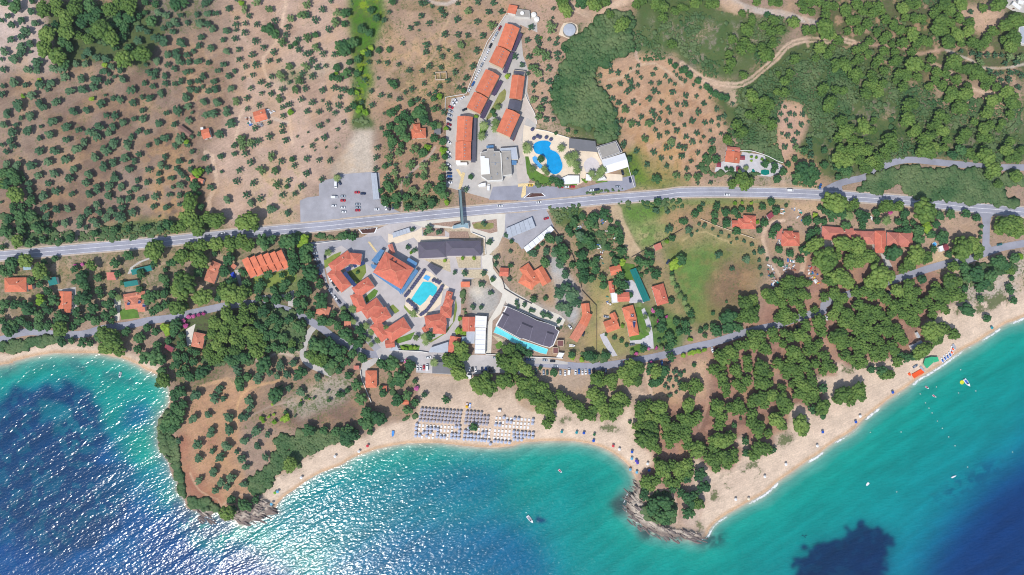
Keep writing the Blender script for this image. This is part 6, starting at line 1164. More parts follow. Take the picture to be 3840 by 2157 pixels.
house('villa', 'long orange villa with two dark blue solar arrays', 'house', 'the villa with solar arrays', [Bk(3, 2, 1160, 185, 1200, 330, 116, 'h'), Bk(3, 2, 1195, 300, 1228, 480, 104, 'h', 3.3)], '1', 'w', [(3, 2, 1207, 280, 2.4, 1.8, 0, 4.6), (3, 2, 1222, 367, 2.6, 4.6, 10, 4.6)])
house('house', 'orange house with white terrace car shelter and stone path below', 'house', 'the house with the stone path', [Bk(3, 2, 935, 398, 1065, 352, 118, 'g'), Bk(3, 2, 1005, 252, 1040, 325, 62, 'g', 3.0)], '1')
house('row_house', 'long bent orange house along the gravel drive beside a dry lawn', 'house', 'the bent orange house', [Bk(3, 2, 735, 155, 748, 290, 80, 'g'), Bk(3, 2, 765, 250, 715, 370, 90, 'g', 3.4), Bk(3, 2, 720, 355, 615, 525, 92, 'g', 3.1, '4')], '1')
house('house', 'orange house of two tilted blocks beside a grey gravel yard', 'house', 'the two-block house', [Bk(3, 1, 118, 1225, 245, 1415, 112, 'h'), Bk(3, 1, 262, 1250, 352, 1405, 104, 'g', 3.0), Bk(3, 1, 90, 1340, 230, 1420, 120, 'h', 3.1)], '1')
house('shed', 'orange shed beside the pale lane under an olive', 'shed', 'the orange lane shed', [Bk(2, 1, 1590, 1285, 1680, 1290, 86, 'g', 2.8)], '2', chim=0)
house('shed', 'small orange roof with grey annex below the terraced garden', 'shed', None, [Bk(2, 1, 1200, 1412, 1292, 1412, 56, 's', 2.8)], '1', chim=0)
house('villa', 'leftmost orange hip-roofed house, cut close to the photo edge', 'house', 'the leftmost orange house', [Bk(0, 1, 45, 1418, 266, 1414, 146, 'h'), Bk(0, 1, 285, 1440, 328, 1440, 44, 's', 2.6)], '1')
house('villa', 'upright orange house with a blue solar panel near the west cove', 'house', 'the upright house by the cove', [Bk(0, 2, 655, 35, 652, 210, 130, 'g'), Bk(0, 2, 678, 205, 678, 248, 62, 'g', 2.9)], '1', 'w', [(0, 2, 640, 183, 1.8, 2.6, 0, 4.6)])
house('villa', 'white villa with three solar panels above the lower road lawn', 'house', 'the villa with the oval lawn', [Bk(0, 2, 1240, 98, 1460, 62, 66, 'h'), Bk(0, 2, 1255, 180, 1465, 150, 84, 'h', 3.3), Bk(0, 2, 1340, 90, 1352, 180, 90, 'h', 3.5), Bk(0, 2, 1385, 218, 1460, 212, 50, 's', 2.7)], '4', 'w', [(0, 2, 1290, 160, 2, 2.2, 20, 4.6), (0, 2, 1400, 145, 2, 2.2, 20, 4.6), (0, 2, 1447, 178, 2.6, 2, 0, 4.6)])
house('house', 'orange house with a pale terrace roof left of the terraced row', 'house', 'the house left of the terraced row', [Bk(1, 1, 462, 1188, 420, 1290, 96, 'h'), Bk(1, 1, 430, 1262, 385, 1388, 112, 'h', 3.0)], '4', 'w')
house('shed', 'little orange shed between the terraced row and its neighbour', 'shed', None, [Bk(1, 1, 615, 1215, 655, 1245, 46, 's', 2.4)], '4', chim=0)
house('house', 'orange villa with a pale patio beside the pine wood', 'house', 'the villa by the pine wood', [Bk(1, 2, 292, 452, 262, 598, 118, 'h')], '4')
house('cottage', 'orange hip-roofed cottage alone among trees above the lower road', 'house', 'the lone hip-roofed cottage', [Bk(1, 2, 1470, 205, 1595, 248, 106, 'h')], '4')
house('villa', 'orange villa with hip roof at the neck of the headland', 'house', 'the headland villa', [Bk(2, 2, 300, 830, 300, 1002, 116, 'h')], '1')
house('shed', 'small square orange pavilion below the headland villa', 'shed', None, [Bk(2, 2, 400, 1014, 458, 1014, 62, 'h', 2.6)], '1', chim=0, win=False)
house('shed', 'small orange roof among the trees left of the parasols', 'shed', None, [Bk(2, 2, 615, 1145, 678, 1145, 54, 'g', 2.6)], '1', chim=0, win=False)
house('shed', 'small faded orange shed beside the row of cars under palms', 'shed', None, [Bk(2, 2, 30, 362, 98, 370, 66, 's', 2.6)], '4', chim=0)
house('shed', 'little pink roofed hut above the headland lane', 'shed', None, [Bk(2, 2, 125, 800, 180, 800, 40, 's', 2.4)], '3', chim=0, win=False)
house('shed', 'maroon roofed shed on the slope above the west cove', 'shed', 'the maroon shed by the cove', [Bk(0, 2, 1660, 585, 1740, 625, 50, 's', 2.5)], 'r', chim=0)
house('shed', 'dark red tilted shed between the two houses by the track', 'shed', None, [Bk(4, 1, 855, 740, 905, 702, 52, 's', 2.5)], 'r', chim=0)
house('shed', 'pinkish roofed shed with a white annex in the western gardens', 'shed', 'the pinkish garden shed', [Bk(0, 1, 1078, 1330, 1165, 1330, 78, 's', 2.6)], '3', chim=0)
house('shed', 'teal roofed square shed near the leftmost house', 'shed', 'the square teal shed', [Bk(0, 1, 490, 1388, 575, 1372, 76, 's', 2.6)], 't', chim=0)
house('shed', 'long tilted teal roof behind a tree in the western gardens', 'shed', 'the tilted teal roof', [Bk(0, 1, 1325, 1292, 1525, 1245, 54, 's', 2.6)], 't', chim=0)
house('shed', 'long teal roof beside a hedge above the white villa', 'shed', 'the teal roof by the hedge', [Bk(0, 1, 1250, 1414, 1388, 1392, 52, 's', 2.6)], 't', chim=0)
house('shed', 'pale blue roofed shed beside the coast road', 'shed', 'the pale blue shed', [Bk(0, 1, 236, 1245, 312, 1238, 50, 's', 2.6)], 'n', chim=0)
house('shed', 'grey corrugated shed in the orchard beside the villa', 'shed', None, [Bk(2, 0, 965, 1280, 968, 1350, 66, 's', 2.6)], 'c', chim=0)
house('shed', 'low grey roof behind the parasol beach under a big pine', 'shed', 'the grey roof behind the beach', [Bk(2, 2, 915, 800, 1110, 806, 116, 's', 2.8)], mat and 'c', chim=0)
house('shed', 'red roofed garden kiosk beside the walled villa', 'kiosk', None, [Bk(4, 1, 573, 140, 625, 142, 40, 'g', 2.4)], 'r', chim=0, win=False)
house('shed', 'square red roofed barbecue shelter in the walled garden', 'kiosk', None, [Bk(4, 1, 555, 228, 556, 275, 36, 'g', 2.4)], 'r', chim=0, win=False)
house('pavilion', 'small red summerhouse roof at the left of the walled garden', 'kiosk', None, [Bk(4, 1, 340, 210, 386, 212, 46, 'h', 2.4)], 'r', chim=0, win=False)
house('garage', 'white flat garage beside the small orange cottage', 'outbuilding', None, [Bk(1, 0, 300, 1295, 328, 1290, 22, 'f', 2.2)], 'w', chim=0, win=False)
house('outbuilding', 'white flat outbuilding under trees at the top right corner', 'building', 'the white building in the top right corner', [Bk(5, 0, 1600, 30, 1680, 90, 40, 'f', 3), Bk(5, 0, 1655, 20, 1715, 30, 40, 'f', 3)], 'w', chim=0)
house('outbuilding', 'large white roof at the right edge of the upper woods', 'building', None, [Bk(5, 0, 1690, 270, 1715, 440, 60, 'f', 3)], 'm', chim=0)
house('shed', 'white and red tarpaulin shelter near the right-hand road junction', 'shelter', 'the white and red shelter', [Bk(5, 1, 865, 1060, 905, 1045, 56, 'f', 2.2, 'w'), Bk(5, 1, 903, 1048, 952, 1032, 60, 'g', 2.2, 'r')], 'r', chim=0, win=False)
# ruin
P = sh(2, 0, "942 728 1052 722 1055 795 945 798"); root = empty('stone_ruin', on((P[0][0] + 20, P[0][1] + 14))); tag(root, 'roofless pale stone ruin in the dry grass left of the parked cars', 'ruin'); MARKS.append((P[0][0] + 20, P[0][1] + 14, 'the roofless ruin'))
O = root.location
for a, c in ((0, 1), (1, 2), (2, 3), (3, 0)):
    A, B = at(P[a], O.z + 2.2), at(P[c], O.z + 2.2); d = (B - A).normalized(); mb = MB(O); mb.box((A + B) / 2, d, Vector((-d.y, d.x, 0)), (B - A).length - (0.6 if a % 2 else -0.0), 0.6, O.z - 0.5, O.z + 2.2 - 0.3 * a); mb.build('wall', WALL['s'], root)
A, B = at(sh(2, 0, "990 726")[0], O.z + 2), at(sh(2, 0, "992 796")[0], O.z + 2); d = (B - A).normalized(); mb = MB(O); mb.box((A + B) / 2, d, Vector((-d.y, d.x, 0)), (B - A).length - 1.3, 0.5, O.z - 0.5, O.z + 1.5); mb.build('wall', WALL['s'], root)
# terraced row
bl = []
for i in range(6):
    bl.append(Bk(1, 1, 748 + 67 * i, 1152 - 15 * i, 800 + 66 * i, 1262 - 16 * i, 76, 's', 5.0 - 0.0 * i)); bl.append(Bk(1, 1, 792 + 67 * i, 1246 - 15 * i, 838 + 66 * i, 1335 - 17 * i, 74, 's', 3.4))
house('terraced_house', 'zigzag terraced row of six orange roofed houses', 'house', 'the zigzag terraced row', bl, '1', 'w', chim=0)
# big hotel with blue eaves
bl = [Bz(*Z4, 1095, 463, 1575, 750, 415, 'h', 8.0), Bz(*Z4, 1200, 525, 1480, 692, 250, 'h', 10.2)]
b = house('main_hotel', 'large red hip-roofed hotel ringed by blue glazed eaves beside the pool', 'hotel building', 'the hotel with blue eaves', bl, '2', 'w', chim=0); O = b.location.copy()
for P in ("1180 270 1120 245 960 440 1055 500", "950 500 1080 520 1040 590 970 570", "1000 610 1040 620 1460 910 1470 1030 1420 960 990 660", "1710 580 1760 620 1480 1020 1450 920", "1590 390 1740 480 1700 580 1550 450"):
    P3 = [at(p, O.z + 4.2) for p in zz(*Z4, P)]; mb = MB(O); mb.prism([(v.x, v.y) for v in P3], O.z + 4.05, O.z + 4.2); mb.build('glazed_eave', TER['u'], b)
    for j in range(0, len(P3), 2): mb = MB(O); mb.tube((P3[j].x, P3[j].y, O.z - 0.3), (P3[j].x, P3[j].y, O.z + 4.0), 0.1); mb.build('post', WALL['w'], b)
house('annex', 'small red annex roof tucked between the hotel and the white ramp', 'outbuilding', None, [Bz(*Z4, 1275, 165, 1330, 320, 80, 'g', 3.2)], '3', chim=0)
house('restaurant', 'long violet grey slate-roofed restaurant among terraced gardens', 'restaurant', 'the slate-roofed restaurant', [Bz(*Z5, 400, 540, 870, 520, 270, 'h', 4.6), Bz(*Z5, 868, 505, 1465, 500, 255, 'h', 5.0)], 'g', 'w', chim=0)
GW = 'orange court wings of the lower resort'
house('court_wing', 'upper left L-shaped orange court wing with a round lawn inside', 'hotel wing', 'the upper court wing', [Bz(*Z4, 285, 590, 620, 350, 210, 'h', 5.2), Bz(*Z4, 590, 400, 790, 420, 190, 'h', 5.4), Bz(*Z4, 290, 600, 540, 920, 215, 'h', 5.0)], '2', 'w', chim=1, group=GW)
house('court_wing', 'middle U-shaped orange court wing around a small green court', 'hotel wing', 'the middle court wing', [Bz(*Z4, 680, 990, 960, 800, 210, 'h', 5.2), Bz(*Z4, 690, 1000, 800, 1290, 200, 'h', 5.0), Bz(*Z4, 830, 1350, 1110, 1150, 210, 'h', 5.2)], '2', 'w', group=GW)
house('court_wing', 'lower left orange court wing with a palm in its inner court', 'hotel wing', 'the lower court wing', [Bz(*Z6, 470, 600, 760, 430, 220, 'h', 5.2), Bz(*Z6, 500, 640, 720, 920, 215, 'h', 5.0), Bz(*Z6, 730, 880, 1100, 640, 270, 'h', 5.3), Bz(*Z6, 700, 1020, 870, 1000, 140, 'g', 3.4)], '2', 'w', group=GW)
house('court_wing', 'stepped orange court wing curving below the turquoise pool', 'hotel wing', 'the stepped court wing', [Bz(*Z6, 1790, 130, 1905, 160, 170, 'h', 4.8), Bz(*Z6, 1760, 250, 1910, 300, 170, 'h', 5.0), Bz(*Z6, 1690, 430, 1900, 450, 200, 'h', 5.1), Bz(*Z6, 1420, 620, 1800, 560, 230, 'h', 5.3), Bz(*Z6, 1560, 720, 1800, 730, 210, 'h', 5.0), Bz(*Z6, 1400, 700, 1450, 790, 110, 'g', 3.6)], '2', 'w', group=GW)
house('beach_house', 'orange roofed building joined to the long white hall', 'building', 'the orange beach house', [Bk(2, 2, 1280, 290, 1280, 437, 126, 'g', 4)], '2', 'w', chim=1)
house('beach_bar', 'orange roofed bar half under pines beside the beach road', 'building', 'the orange beach bar', [Bk(2, 2, 1148, 488, 1120, 650, 108, 'g', 3.4)], '2', 'w', chim=0)
house('beach_hall', 'long plain white roofed hall running down to the beach road', 'hall', 'the long white hall', [Bk(2, 2, 1405, 282, 1398, 400, 116, 'f', 4.2), Bk(2, 2, 1400, 402, 1392, 662, 106, 'f', 4.0)], 'w', 'w', chim=0)
flatparts('glass_annex', 'grey glazed annex roof between the orange and white halls', 'building', None, [(sh(2, 2, "1258 440 1342 436 1338 560 1256 556"), 3.4, 'm', 'w'), (sh(2, 2, "1210 490 1256 488 1254 545 1206 545"), 3.0, 'n', 'w')])
flatparts('metal_canopy', 'grey wedge-shaped metal canopy beside the beach road', 'canopy', 'the wedge-shaped canopy', [(zz(*Z6, "1520 1080 1840 975 1835 1175 1480 1165"), 3.6, 'm', 'w', True)])
flatparts('metal_canopy', 'small white striped canopy at the tip of the lower court wing', 'canopy', None, [(zz(*Z6, "775 1120 900 1030 945 1130 775 1135"), 3.0, 'm', 'w', True)])
flatparts('suite_building', 'long curved slate roof of pool suites above a ribbon pool', 'hotel building', 'the curved slate roof', [
    (zz(*Z7, "900 310 1080 385 1285 480 1420 550 1600 600 1740 655 1735 690 1800 735 1700 980 1640 1015 1520 985 1180 862 1140 870 715 635"), 4.6, 'g', 'w')])
def roof_bits(nm_, label0, items):
    for o in list(COL.objects):
        if o.get('label', '').startswith(label0):
            O = o.location.copy()
            for kind, P, w_, z, m_ in items:
                a, b_ = at(P[0], O.z + z), at(P[1], O.z + z); d = (b_ - a).normalized(); mb = MB(O); mb.box((a + b_) / 2, d, Vector((-d.y, d.x, 0)), (b_ - a).length, w_, O.z + z - 0.3, O.z + z + 0.06); mb.build(kind, m_, o)
            return
SLOT = mat('roof_slot', C(58, 56, 70), 0.8); SEAM = mat('roof_seam', C(134, 128, 144), 0.7)
roof_bits('suite', 'long curved slate roof', [('roof_slot', zz(*Z7, s), 1.3, 4.75, SLOT) for s in ("832 418 942 474", "1165 592 1345 668", "1592 748 1710 782")] + [('roof_seam', zz(*Z7, s), 0.35, 4.72, SEAM) for s in ("940 480 838 680", "1145 625 1062 790", "1345 670 1290 900", "1592 750 1518 975", "1710 785 1660 990")])
roof_bits('white', 'long plain white roofed hall', [('roof_seam', sh(2, 2, f"{1352 - i} {330 + 48 * i} {1450 - i} {332 + 48 * i}"), 0.15, 4.28, mat('hall_seam', C(222, 222, 226), 0.6)) for i in range(7)])
roof_bits('rec', 'flat-roofed grey reception', [('air_unit', sh(2, 1, s), 1.4, 7.4, M_STEEL) for s in ("1540 200 1552 204", "1560 300 1572 302", "1660 150 1672 150", "1500 340 1512 342", "1530 110 1542 112")] + [('roof_seam', sh(2, 1, "1500 190 1600 185"), 0.25, 6.7, M_STEEL), ('roof_seam', sh(2, 1, "1604 90 1618 360"), 0.6, 6.9, WALL['w'])])
roof_bits('court', 'upper left L-shaped orange court wing', [('solar_panel', zz(*Z4, s), 3.0, 4.9, M_SOLAR) for s in ("500 640 690 870", "530 600 610 555", "660 540 705 510", "760 510 845 470")])
roof_bits('hotel', 'large red hip-roofed hotel', [('roof_slot', zz(*Z4, s), 1.2, 9.6, SLOT) for s in ("1300 405 1325 418", "1362 455 1388 470")])
house('kiosk', 'brown flat kiosk roof right of the curved slate roof', 'kiosk', None, [Bz(*Z7, 1815, 885, 1815, 990, 112, 'f', 2.9)], 'k', 'c', chim=0, win=False)
house('kiosk', 'lower brown kiosk roof beside a small white sail', 'kiosk', None, [Bz(*Z7, 1735, 1010, 1735, 1110, 95, 'f', 2.8)], 'k', 'c', chim=0, win=False)
flatparts('shade_sail', 'small cream shade sail by the lower road', 'shade sail', None, [(zz(*Z7, "1790 1095 1885 1105 1840 1185 1745 1175"), 2.8, 'w', 'w', True)])
GC_ = 'parking canopies'
def carport(label, P, n, h, rk, ref=None):
    c = np.mean(np.array(P), 0); g0 = gh(c); root = empty('carport', at(c, g0)); tag(root, label, 'carport', GC_); O = root.location.copy()
    if ref: MARKS.append((c[0], c[1], ref))
    a, b_, c_, d_ = [np.array(p) for p in P]
    for i in range(n):
        q = [a + (b_ - a) * (i + 0.02) / n, a + (b_ - a) * (i + 0.98) / n, d_ + (c_ - d_) * (i + 0.98) / n, d_ + (c_ - d_) * (i + 0.02) / n]; V = [at(p, g0 + h) for p in q]
        mb = MB(O); mb.prism([(v.x, v.y) for v in V], g0 + h - 0.1, g0 + h); mb.build('roof_panel', TER[rk], root)
        for v in (V[0], V[3]): mb = MB(O); mb.tube((v.x, v.y, g0 - 0.3), (v.x, v.y, g0 + h - 0.1), 0.08); mb.build('post', M_STEEL, root)
carport('long narrow blue grey carport along the left car park edge', sh(2, 1, "297 296 352 290 382 556 322 560"), 4, 2.6, 'm', 'the long narrow carport')
carport('five-bay grey carport left of the slate-roofed restaurant', sh(2, 1, "512 895 682 840 695 885 520 945"), 5, 2.6, 'm', 'the five-bay carport')
carport('large blue grey carport in the middle of the lower car park', sh(3, 1, "-62 850 200 735 238 838 -40 950"), 6, 2.8, 'm', 'the large carport')
carport('narrow pale carport slanting along the lower car park', sh(3, 1, "115 1045 390 820 425 862 150 1095"), 6, 2.6, 'w', 'the slanting carport')
carport('paired dark blue shade panels beside the hotel pool', zz(*Z5, "550 800 600 750 810 850 700 960"), 2, 2.6, 'd')
carport('teal fabric canopy covering a long court', sh(3, 1, "1183 1268 1245 1245 1390 1572 1320 1590"), 3, 2.6, 't', 'the teal canopy')
# footbridge
A, B = sh(2, 1, "1190 462 1216 812"); root = empty('footbridge', on(((A[0] + B[0]) / 2, (A[1] + B[1]) / 2))); tag(root, 'narrow grey green footbridge crossing over the coast road', 'footbridge'); O = root.location.copy(); MARKS.append((A[0] + 5, (A[1] + B[1]) / 2, 'the footbridge'))
M_BR = mat('bridge_paint', C(120, 146, 152), 0.5, 0.08, 0.5)
a, b_ = at(A, O.z + 5.6), at(B, O.z + 5.6); d = (b_ - a).normalized(); n = Vector((-d.y, d.x, 0)); M = (a + b_) / 2
mb = MB(O); mb.box(M, d, n, (b_ - a).length, 2.3, O.z + 5.2, O.z + 5.6); mb.build('deck', M_BR, root)
for s_ in (-1, 1): mb = MB(O); mb.box(M + n * s_ * 1.1, d, n, (b_ - a).length, 0.1, O.z + 5.6, O.z + 6.7); mb.build('railing', M_BR, root)
for t in (0.02, 0.98):
    q = a + (b_ - a) * t; mb = MB(O); mb.box(q, d, n, 0.8, 2.0, O.z - 0.5, O.z + 5.2); mb.build('pier', WALL['w'], root)
flatparts('stair_tower', 'pale glass-roofed stair landing at the lower end of the footbridge', 'stair tower', None, [(sh(2, 1, "1115 825 1225 790 1275 795 1280 850 1225 835 1118 852"), 4.2, 'n', 'w')])
# round water tank, plastic tanks and dish
def cyl(name, p, rad, h, m, label, cat, top=None, lid=None):
    g = gh(p); c = at(p, g + h); root = empty(name, (c.x, c.y, g)); tag(root, label, cat); O = root.location
    mb = MB(O); mb.tube((c.x, c.y, g - 0.3), (c.x, c.y, g + h), rad, k=28); mb.build('shell', m, root)
    mb = MB(O); mb.tube((c.x, c.y, g + h), (c.x, c.y, g + h + (lid or 0.12)), rad * 0.96, rad * 0.2 if lid else rad * 0.96, k=28); mb.build('lid', top or m, root); return root
cyl('water_tank', sh(3, 0, "577 300")[0], 5.0, 3.2, TER['f'], 'round grey water tank on a cream pad by the dirt road', 'water tank', TER['m'], 0.5); MARKS.append(sh(3, 0, "577 300")[0] + ('the round water tank',))
cyl('storage_tank', zz(*Z1, "1545 248")[0], 2.05, 2.4, WALL['w'], 'upper round white plastic tank behind the plant room', 'tank', WALL['w'], 0.5)
cyl('storage_tank', zz(*Z1, "1595 325")[0], 2.05, 2.4, WALL['w'], 'lower round white plastic tank behind the plant room', 'tank', WALL['w'], 0.5)
p = zz(*Z1, "1347 226")[0]; g = gh(p); c = at(p, g + 4.6); root = empty('satellite_dish', (c.x, c.y, g + 3.45)); tag(root, 'white satellite dish on the plant room roof', 'satellite dish'); O = root.location
mb = MB(O); mb.tube((c.x, c.y, g + 3.45), (c.x, c.y, g + 4.4), 0.08); mb.build('mast', M_STEEL, root); mb = MB(O); mb.tube((c.x, c.y, g + 4.4), (c.x, c.y, g + 4.8), 0.4, 1.6, 20); mb.build('reflector', WALL['w'], root)
# walls and hedged borders
M_WW = WALL['w']
GWL = 'white boundary walls'
wall_line('boundary_wall', zz(*Z1, "1085 230 760 700 450 1447") + zz(*Z2, "400 230 370 240 45 295 40 560"), 0.45, 1.3, M_WW, 'white wall running along the slanting row of parked cars', 'wall', GWL)
wall_line('boundary_wall', zz(*Z2, "1400 240 1440 340 1520 490 1570 600 1600 760"), 0.4, 1.2, M_WW, 'white wall edging the plank path right of the wings', 'wall', GWL, smoothit=True)
wall_line('boundary_wall', zz(*Z3, "1690 600 1760 850 1840 1110"), 0.45, 1.6, M_WW, 'white wall at the right end of the upper resort', 'wall', GWL)
wall_line('boundary_wall', zz(*Z3, "240 155 400 185 770 300"), 0.4, 1.2, M_WW, 'cream wall behind the kidney pool terrace', 'wall', GWL)
wall_line('boundary_wall', sh(2, 2, "500 625 800 640 870 652"), 0.5, 1.6, M_WW, 'white wall along the beach road under the court gardens', 'wall', GWL)
wall_line('boundary_wall', sh(2, 2, "1450 668 1580 672") + sh(3, 2, "60 690 340 700 510 708"), 0.5, 1.6, M_WW, 'white wall below the ribbon pool gardens', 'wall', GWL)
wall_line('boundary_wall', sh(3, 2, "-90 180 0 200 230 290 440 380"), 0.6, 1.0, M_WW, 'white kerb wall above the curved slate roof', 'wall', GWL, smoothit=True)
wall_line('boundary_wall', sh(1, 1, "1380 1012 1715 968"), 0.4, 1.4, M_WW, 'white wall above the lower resort car lane', 'wall', GWL)
wall_line('boundary_wall', sh(4, 1, "580 65 700 72 850 120 950 170 1010 190"), 0.5, 1.6, M_WW, 'curving white wall behind the walled villa', 'wall', GWL, smoothit=True)
wall_line('boundary_wall', sh(4, 1, "180 755 380 835 540 890 720 950"), 0.4, 1.4, WALL['c'], 'pale wall along the upper edge of the meadow', 'wall', GWL)
wall_line('boundary_wall', sh(2, 1, "1310 890 1440 940 1450 1110"), 0.4, 1.4, M_WW, 'white wall right of the slate-roofed restaurant', 'wall', GWL)
wall_line('boundary_wall', sh(2, 2, "195 830 200 900 250 1030 300 1150"), 0.5, 1.5, M_WW, 'pale wall around the headland villa', 'wall', GWL, smoothit=True)
M_FEN = mat('dark_fence', C(90, 80, 76), 0.8)
wall_line('fence', sh(3, 1, "425 860 560 1020 610 1120 660 1260 700 1447"), 0.3, 1.5, M_FEN, 'dark fence between the gravel yard and the scrap gardens', 'fence', 'garden fences')
wall_line('fence', sh(3, 1, "1200 1140 1400 1030 1480 990 1715 855"), 0.3, 1.4, M_FEN, 'dark fence on the left upper side of the meadow', 'fence', 'garden fences')
wall_line('fence', sh(3, 2, "700 20 850 180 850 690"), 0.2, 1.3, M_FEN, 'thin fence through the dry lawn beside the bent house', 'fence', 'garden fences')
wall_line('fence', sh(2, 1, "1520 1150 1530 1220 1600 1320 1640 1447") + sh(3, 2, "-80 5 60 90 200 160"), 0.4, 1.2, M_FEN, 'dark curved retaining wall beside the pale lane', 'wall', 'garden fences', smoothit=True)
# pools
def pool(label, P, m, ref=None, sm=True, rim=M_LIGHT, dz=0.22):
    Q = smooth(P, 8, True) if sm else P; c = np.mean(np.array(Q), 0); g = max(gh(p) for p in Q); root = empty('swimming_pool', at(c, g)); tag(root, label, 'swimming pool'); O = root.location.copy()
    if ref: MARKS.append((c[0], c[1], ref))
    z = g + dz; V = [at(p, z) for p in Q]; mb = MB(O); mb.prism([(v.x, v.y) for v in V], z - 0.5, z); mb.build('pool_water', m, root)
    E = offs(Q + [Q[0]], 1.6); A = [at(p, z + 0.1) for p in Q + [Q[0]]]; B = [at(p, z + 0.1) for p in E]; mb = MB(O); vs = []
    if inpoly(Q, np.array([E[0][0]]), np.array([E[0][1]]))[0]: B = [at(p, z + 0.1) for p in offs(Q + [Q[0]], -1.6)]
    B[-1] = B[0]
    for a, b_ in zip(A, B): vs += [a, b_, b_ - Vector((0, 0, .6)), a - Vector((0, 0, .6))]
    fs = []
    for i in range(len(Q)):
        for k in range(3): fs.append((4 * i + k, 4 * i + 4 + k, 4 * i + 5 + k, 4 * i + 1 + k))
    mb.add(vs, fs); mb.build('coping', rim, root); return root
def poolmat(key, rgb):
    m = mat(key, C(*rgb), 0.12, 0.12, 0.25, 0, 0.5); return m
PB = poolmat('pool_blue', (24, 162, 226)); PT = poolmat('pool_turquoise', (64, 208, 222)); PA = poolmat('pool_aqua', (112, 222, 230)); PG = poolmat('pool_green', (10, 130, 116)); PL = poolmat('pool_paleblue', (90, 178, 236))
pool('large blue kidney pool of the upper resort', zz(*Z3, "180 400 280 345 400 342 470 380 440 440 460 490 540 520 600 580 630 660 655 740 640 820 580 880 500 890 430 840 390 760 400 660 370 610 300 570 220 550 180 480"), PB, 'the blue kidney pool')
pool('small pale blue children pool beside the kidney pool', zz(*Z3, "160 620 200 590 240 620 260 690 330 750 320 790 280 800 220 730 180 690"), PL)
pool('turquoise pool of the big hotel ringed by dark parasols', zz(*Z5, "480 1070 620 1080 720 1160 710 1260 640 1320 600 1290 520 1400 430 1480 275 1375 370 1230"), PT, 'the turquoise hotel pool', False)
pool('small square blue tub above the turquoise pool', zz(*Z5, "530 950 610 990 565 1060 480 1010"), PL, None, False)
pool('long ribbon pool below the curved slate roof', zz(*Z7, "725 645 900 745 1150 885 1300 930 1610 1035 1580 1130 1480 1110 1350 1060 1240 1040 1120 970 980 920 890 850 780 800 680 760"), PA, 'the ribbon pool', False)
pool('small dark green pool of the walled villa', sh(4, 1, "790 260 830 255 870 265 870 305 830 315 790 305"), PG)
pool('slim green pool beside the round trees of the walled villa', sh(4, 1, "695 255 715 250 735 300 705 305"), PG)
pool('round pale blue paddling pool near the white and red shelter', sh(5, 1, "795 1000 820 985 840 1005 830 1030 800 1030"), PL)
# road islands
def island(label, P):
    c = np.mean(np.array(P), 0); g = gh(c); root = empty('planter_island', at(c, g)); tag(root, label, 'planter'); O = root.location.copy()
    V = [at(p, g + .3) for p in P]; I = [at(p, g + .3) for p in inset(P, 0.86)]
    mb = MB(O); mb.prism([(v.x, v.y) for v in V], g - .2, g + .4); mb.build('kerb', M_WHITE, root); mb = MB(O); mb.prism([(v.x, v.y) for v in I], g + .3, g + .45); mb.build('soil', mat('dark_soil', C(96, 66, 60), 0.95, 0.2, 1.0), root)
    for t in (0.2, 0.5, 0.8):
        q = I[0] + (I[1] - I[0]) * t; q = q * 0.6 + (sum(I, Vector()) / len(I)) * 0.4; mb = MB(O); mb.tube((q.x, q.y, g + .4), (q.x, q.y, g + 3.6), 0.12); mb.build('flagpole', M_WHITE, root)
island('white rimmed planter island at the lower resort entrance', sh(2, 1, "170 858 365 838 340 895 205 902"))
island('white rimmed planter island at the upper resort entrance', sh(3, 1, "110 545 180 492 305 492 342 525"))
# ================================================================ cars
PAINT = {'w': ('white', (246, 246, 248)), 's': ('silver', (176, 184, 194)), 'g': ('grey', (112, 116, 124)), 'k': ('black', (28, 28, 34)), 'n': ('navy', (34, 48, 84)), 'b': ('blue', (40, 104, 180)), 'r': ('red', (206, 36, 52)), 'd': ('dark red', (140, 24, 44)), 'y': ('yellow', (244, 198, 30)), 'e': ('dark green', (30, 84, 70)), 't': ('teal', (16, 110, 110))}
M_TYRE = mat('tyre_rubber', C(38, 38, 40), 0.9); M_LAMP = mat('lamp_lens', C(235, 235, 225), 0.2)
def carpaint(k):
    m = mat('car_paint_' + PAINT[k][0].replace(' ', '_'), C(*PAINT[k][1]), 0.28, 0.03, 0.6, 0.0, 0.5); m.node_tree.nodes['Principled BSDF'].inputs['Coat Weight'].default_value = 0.4; return m
def loft(secs):
    """closed hull from cross sections: list of (x, [(y,z)...]) with equal counts"""
    mb = MB(); k = len(secs[0][1]); vs = [(x, y, z) for x, s_ in secs for y, z in s_]; fs = []
    for i in range(len(secs) - 1):
        for j in range(k): fs.append((i * k + j, i * k + (j + 1) % k, (i + 1) * k + (j + 1) % k, (i + 1) * k + j))
    fs += [tuple(range(k - 1, -1, -1)), tuple(range((len(secs) - 1) * k, len(secs) * k))]; mb.add(vs, fs); mb.f = [f[::-1] for f in mb.f]; return mb
def sect(w, z0, z1, c=0.12): return [(-w, z0), (w, z0), (w, z1 - c), (w - c, z1), (-w + c, z1), (-w, z1 - c)]
